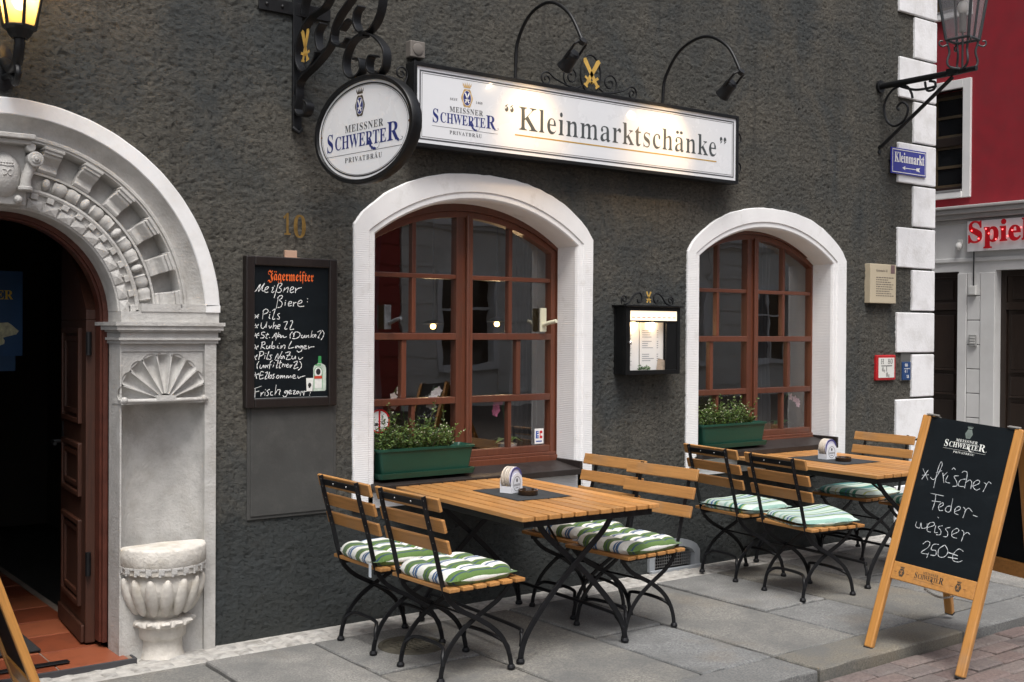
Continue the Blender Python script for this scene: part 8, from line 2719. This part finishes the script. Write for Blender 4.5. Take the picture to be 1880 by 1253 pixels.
# ------------------------------------------------------------------ chalk stands (A-boards)
PINE = wood('lacquered_pine', (0.52, 0.235, 0.055), 'Z', 0.35, 0.25, coat=0.4, dark=(0.36, 0.15, 0.03), knots=True)
PINEY = wood('lacquered_pine_rail', (0.50, 0.225, 0.055), 'Y', 0.35, 0.25, coat=0.4, dark=(0.36, 0.15, 0.03))
def leaf_frame(t, foot, ew, eu, lo_panel, name, rail=True, back=False, shift=0.0):
    """one leaf: two legs, rail and slate; foot = left front foot, ew across, eu up the leaf"""
    foot, ew, eu = Vector(foot), Vector(ew).normalized(), Vector(eu).normalized()
    n = ew.cross(eu).normalized()
    M_ = Matrix((( ew.x, n.x, eu.x, foot.x), (ew.y, n.y, eu.y, foot.y), (ew.z, n.z, eu.z, foot.z), (0, 0, 0, 1)))
    fr = bpy.data.objects.new(name, None)
    q = MB()
    # local x across, y = into the leaf away from the face (face looks along -y), z up
    return M_, n
def aboard(name, label, FL, FR, TL, back_dx, lettered):
    t = thing(name, label, 'chalk stand', (0, 0, 0))
    FL, FR, TL = Vector(FL), Vector(FR), Vector(TL)
    mid = (FL + FR) / 2
    ew = (FR - FL).normalized()
    eu = (TL - FL)
    H_ = eu.length
    eu.normalize()
    eu = (eu - ew * eu.dot(ew)).normalized()
    n = ew.cross(eu).normalized()            # out of the written face
    Wd = (FR - FL).length
    M1 = Matrix(((ew.x, -n.x, eu.x, FL.x), (ew.y, -n.y, eu.y, FL.y), (ew.z, -n.z, eu.z, FL.z), (0, 0, 0, 1)))
    # rear leaf: mirrored about the hinge
    top = FL + eu * H_
    fwd_ = Vector((-n.x, -n.y, 0)).normalized()
    rear_eu = (top - (FL + fwd_ * back_dx)).normalized()
    rb_ = FL + fwd_ * back_dx
    n2 = ew.cross(rear_eu).normalized()
    M2 = Matrix(((ew.x, -n2.x, rear_eu.x, rb_.x), (ew.y, -n2.y, rear_eu.y, rb_.y), (ew.z, -n2.z, rear_eu.z, rb_.z), (0, 0, 0, 1)))
    H2 = (top - rb_).length
    t.location = (FL + FR) / 2 + fwd_ * back_dx / 2
    t.location.z = min(FL.z, FR.z)
    bpy.context.view_layer.update()
    inv = Matrix.Translation(t.location).inverted()
    def place(o, M_):
        o.matrix_local = inv @ M_
        return o
    for k, (M_, hh, sgn) in enumerate(((M1, H_, 1), (M2, H2, -1))):
        y0, y1 = (0.0, 0.036) if sgn > 0 else (0.042, 0.078)
        for x in (0.0, Wd):
            q = MB()
            q.box((x - 0.024, y0, 0.006), (x + 0.024, y1, hh + (0.003 if sgn > 0 else -0.045)))
            lg_ = place(q.build('leg', PINE, t, bevel=0.008, seg=3), M_)
            q = MB()
            q.box((x - 0.024, y0 + 0.004, 0.0), (x + 0.024, y1 - 0.004, 0.010))
            f_ = q.build('foot', BLACKINK, lg_)
        q = MB()
        q.box((0.024, y0 + 0.006, lettered[0]), (Wd - 0.024, y1 - 0.006, lettered[0] + 0.095))
        rl_ = place(q.build('rail', PINEY, t, bevel=0.004), M_)
        q = MB()
        yp = (y0 + 0.010, y0 + 0.020) if sgn > 0 else (y1 - 0.020, y1 - 0.010)
        q.box((0.018, yp[0], lettered[0] + 0.095), (Wd - 0.018, yp[1], hh - (0.002 if sgn > 0 else 0.05)))
        pn_ = place(q.build('slate', SLATE, t), M_)
        if k == 0 and lettered[1]:
            f = Flat((0, yp[0], 0))
            for s_ in STROKES_BOARD.split(';'):
                p = [float(v) / 1000 for v in s_.split(',')]
                f.stroke([(p[i], p[i + 1]) for i in range(0, len(p), 2)], 0.0034, 0.0008)
            f.build('chalk_writing', mat('thin_chalk', (0.55, 0.58, 0.60), 0.9, var=0.3, vs=150), pn_)
            pw = mat('print_white_board', (0.70, 0.72, 0.68), 0.5, var=0.05)
            pg_ = mat('print_grey_board', (0.17, 0.21, 0.19), 0.6, var=0.2)
            logo((0.128, yp[0], 1.136), (1, 0, 0), (0, 0, 1), 0.232, 0.038, pn_, pw, pw, (pg_, None, pg_), seit=False, lift=0.0009, crest_dy=0.004)
            yr = y0 + 0.006
            logo((0.150, yr, lettered[0] + 0.036), (1, 0, 0), (0, 0, 1), 0.165, 0.033, rl_, CRESTDARK, BLACKINK, None, seit=False, only_word=True, lift=0.0009)
            for cx_ in (0.078, 0.388):
                crest_at((cx_, yr, lettered[0] + 0.042), (1, 0, 0), (0, 0, 1), 0, 0, 0.019, rl_, CRESTDARK, None, mat('rail_wood_flat', (0.40, 0.18, 0.05), 0.5), 0.0009)
                f = Flat((0, yr, 0))
                f.rect(cx_ - 0.042, lettered[0] + 0.040, cx_ - 0.026, lettered[0] + 0.043, 0.0009).rect(cx_ + 0.026, lettered[0] + 0.040, cx_ + 0.042, lettered[0] + 0.043, 0.0009)
                f.build('rail_mark', mat('rail_mark', (0.20, 0.08, 0.03), 0.6), rl_)
    q = MB()
    STEEL = mat('zinc_steel', (0.50, 0.48, 0.44), 0.35, metal=0.8)
    for x in (0.03, Wd - 0.03):
        q.box((x - 0.030, -0.004, H_ + 0.003), (x + 0.030, 0.05, H_ + 0.009))
        q.cyl((x - 0.030, 0.020, H_ + 0.010), (x + 0.030, 0.020, H_ + 0.010), 0.007, 8)
    place(q.build('hinge', STEEL, t), M1)
    # chain between the rails, and its eyelets
    a_, b_ = M1 @ Vector((Wd * 0.42, 0.03, lettered[0] - 0.006)), M2 @ Vector((Wd * 0.42, 0.06, lettered[0] - 0.006))
    q = MB()
    nl = 56
    for i in range(nl):
        u = (i + 0.5) / nl
        p = a_.lerp(b_, u)
        p.z -= 0.10 * 4 * u * (1 - u)
        d = (b_ - a_).normalized()
        sd = Vector((0, 0, 1)) if i % 2 else d.cross(Vector((0, 0, 1)))
        q.tube([p + d * 0.009 * math.cos(t_) + sd * 0.005 * math.sin(t_) for t_ in np.linspace(0, 2 * PI, 9)[:-1]], 0.0015, 4, closed=True)
    for p in (a_, b_):
        q.tube([p + Vector((0.006 * math.cos(t_), 0, 0.006 * math.sin(t_))) for t_ in np.linspace(0, 2 * PI, 11)[:-1]], 0.002, 6, closed=True)
    place(q.build('chain', STEEL, t), Matrix.Identity(4))
    return t
aboard('chalk_stand', 'large wooden chalk stand with white chalk writing and a price, standing on the kerb edge', (5.09, -2.05, 0.0), (5.14, -2.545, -0.044), (5.505, -2.070, 1.212), 0.90, (0.385, True))
aboard('chalk_stand', 'wooden chalk stand cut off at the lower left corner in front of the doorway', (1.345, -0.78, 0.0), (1.36, -0.22, 0.0), (0.925, -0.79, 1.215), 0.86, (0.10, False))
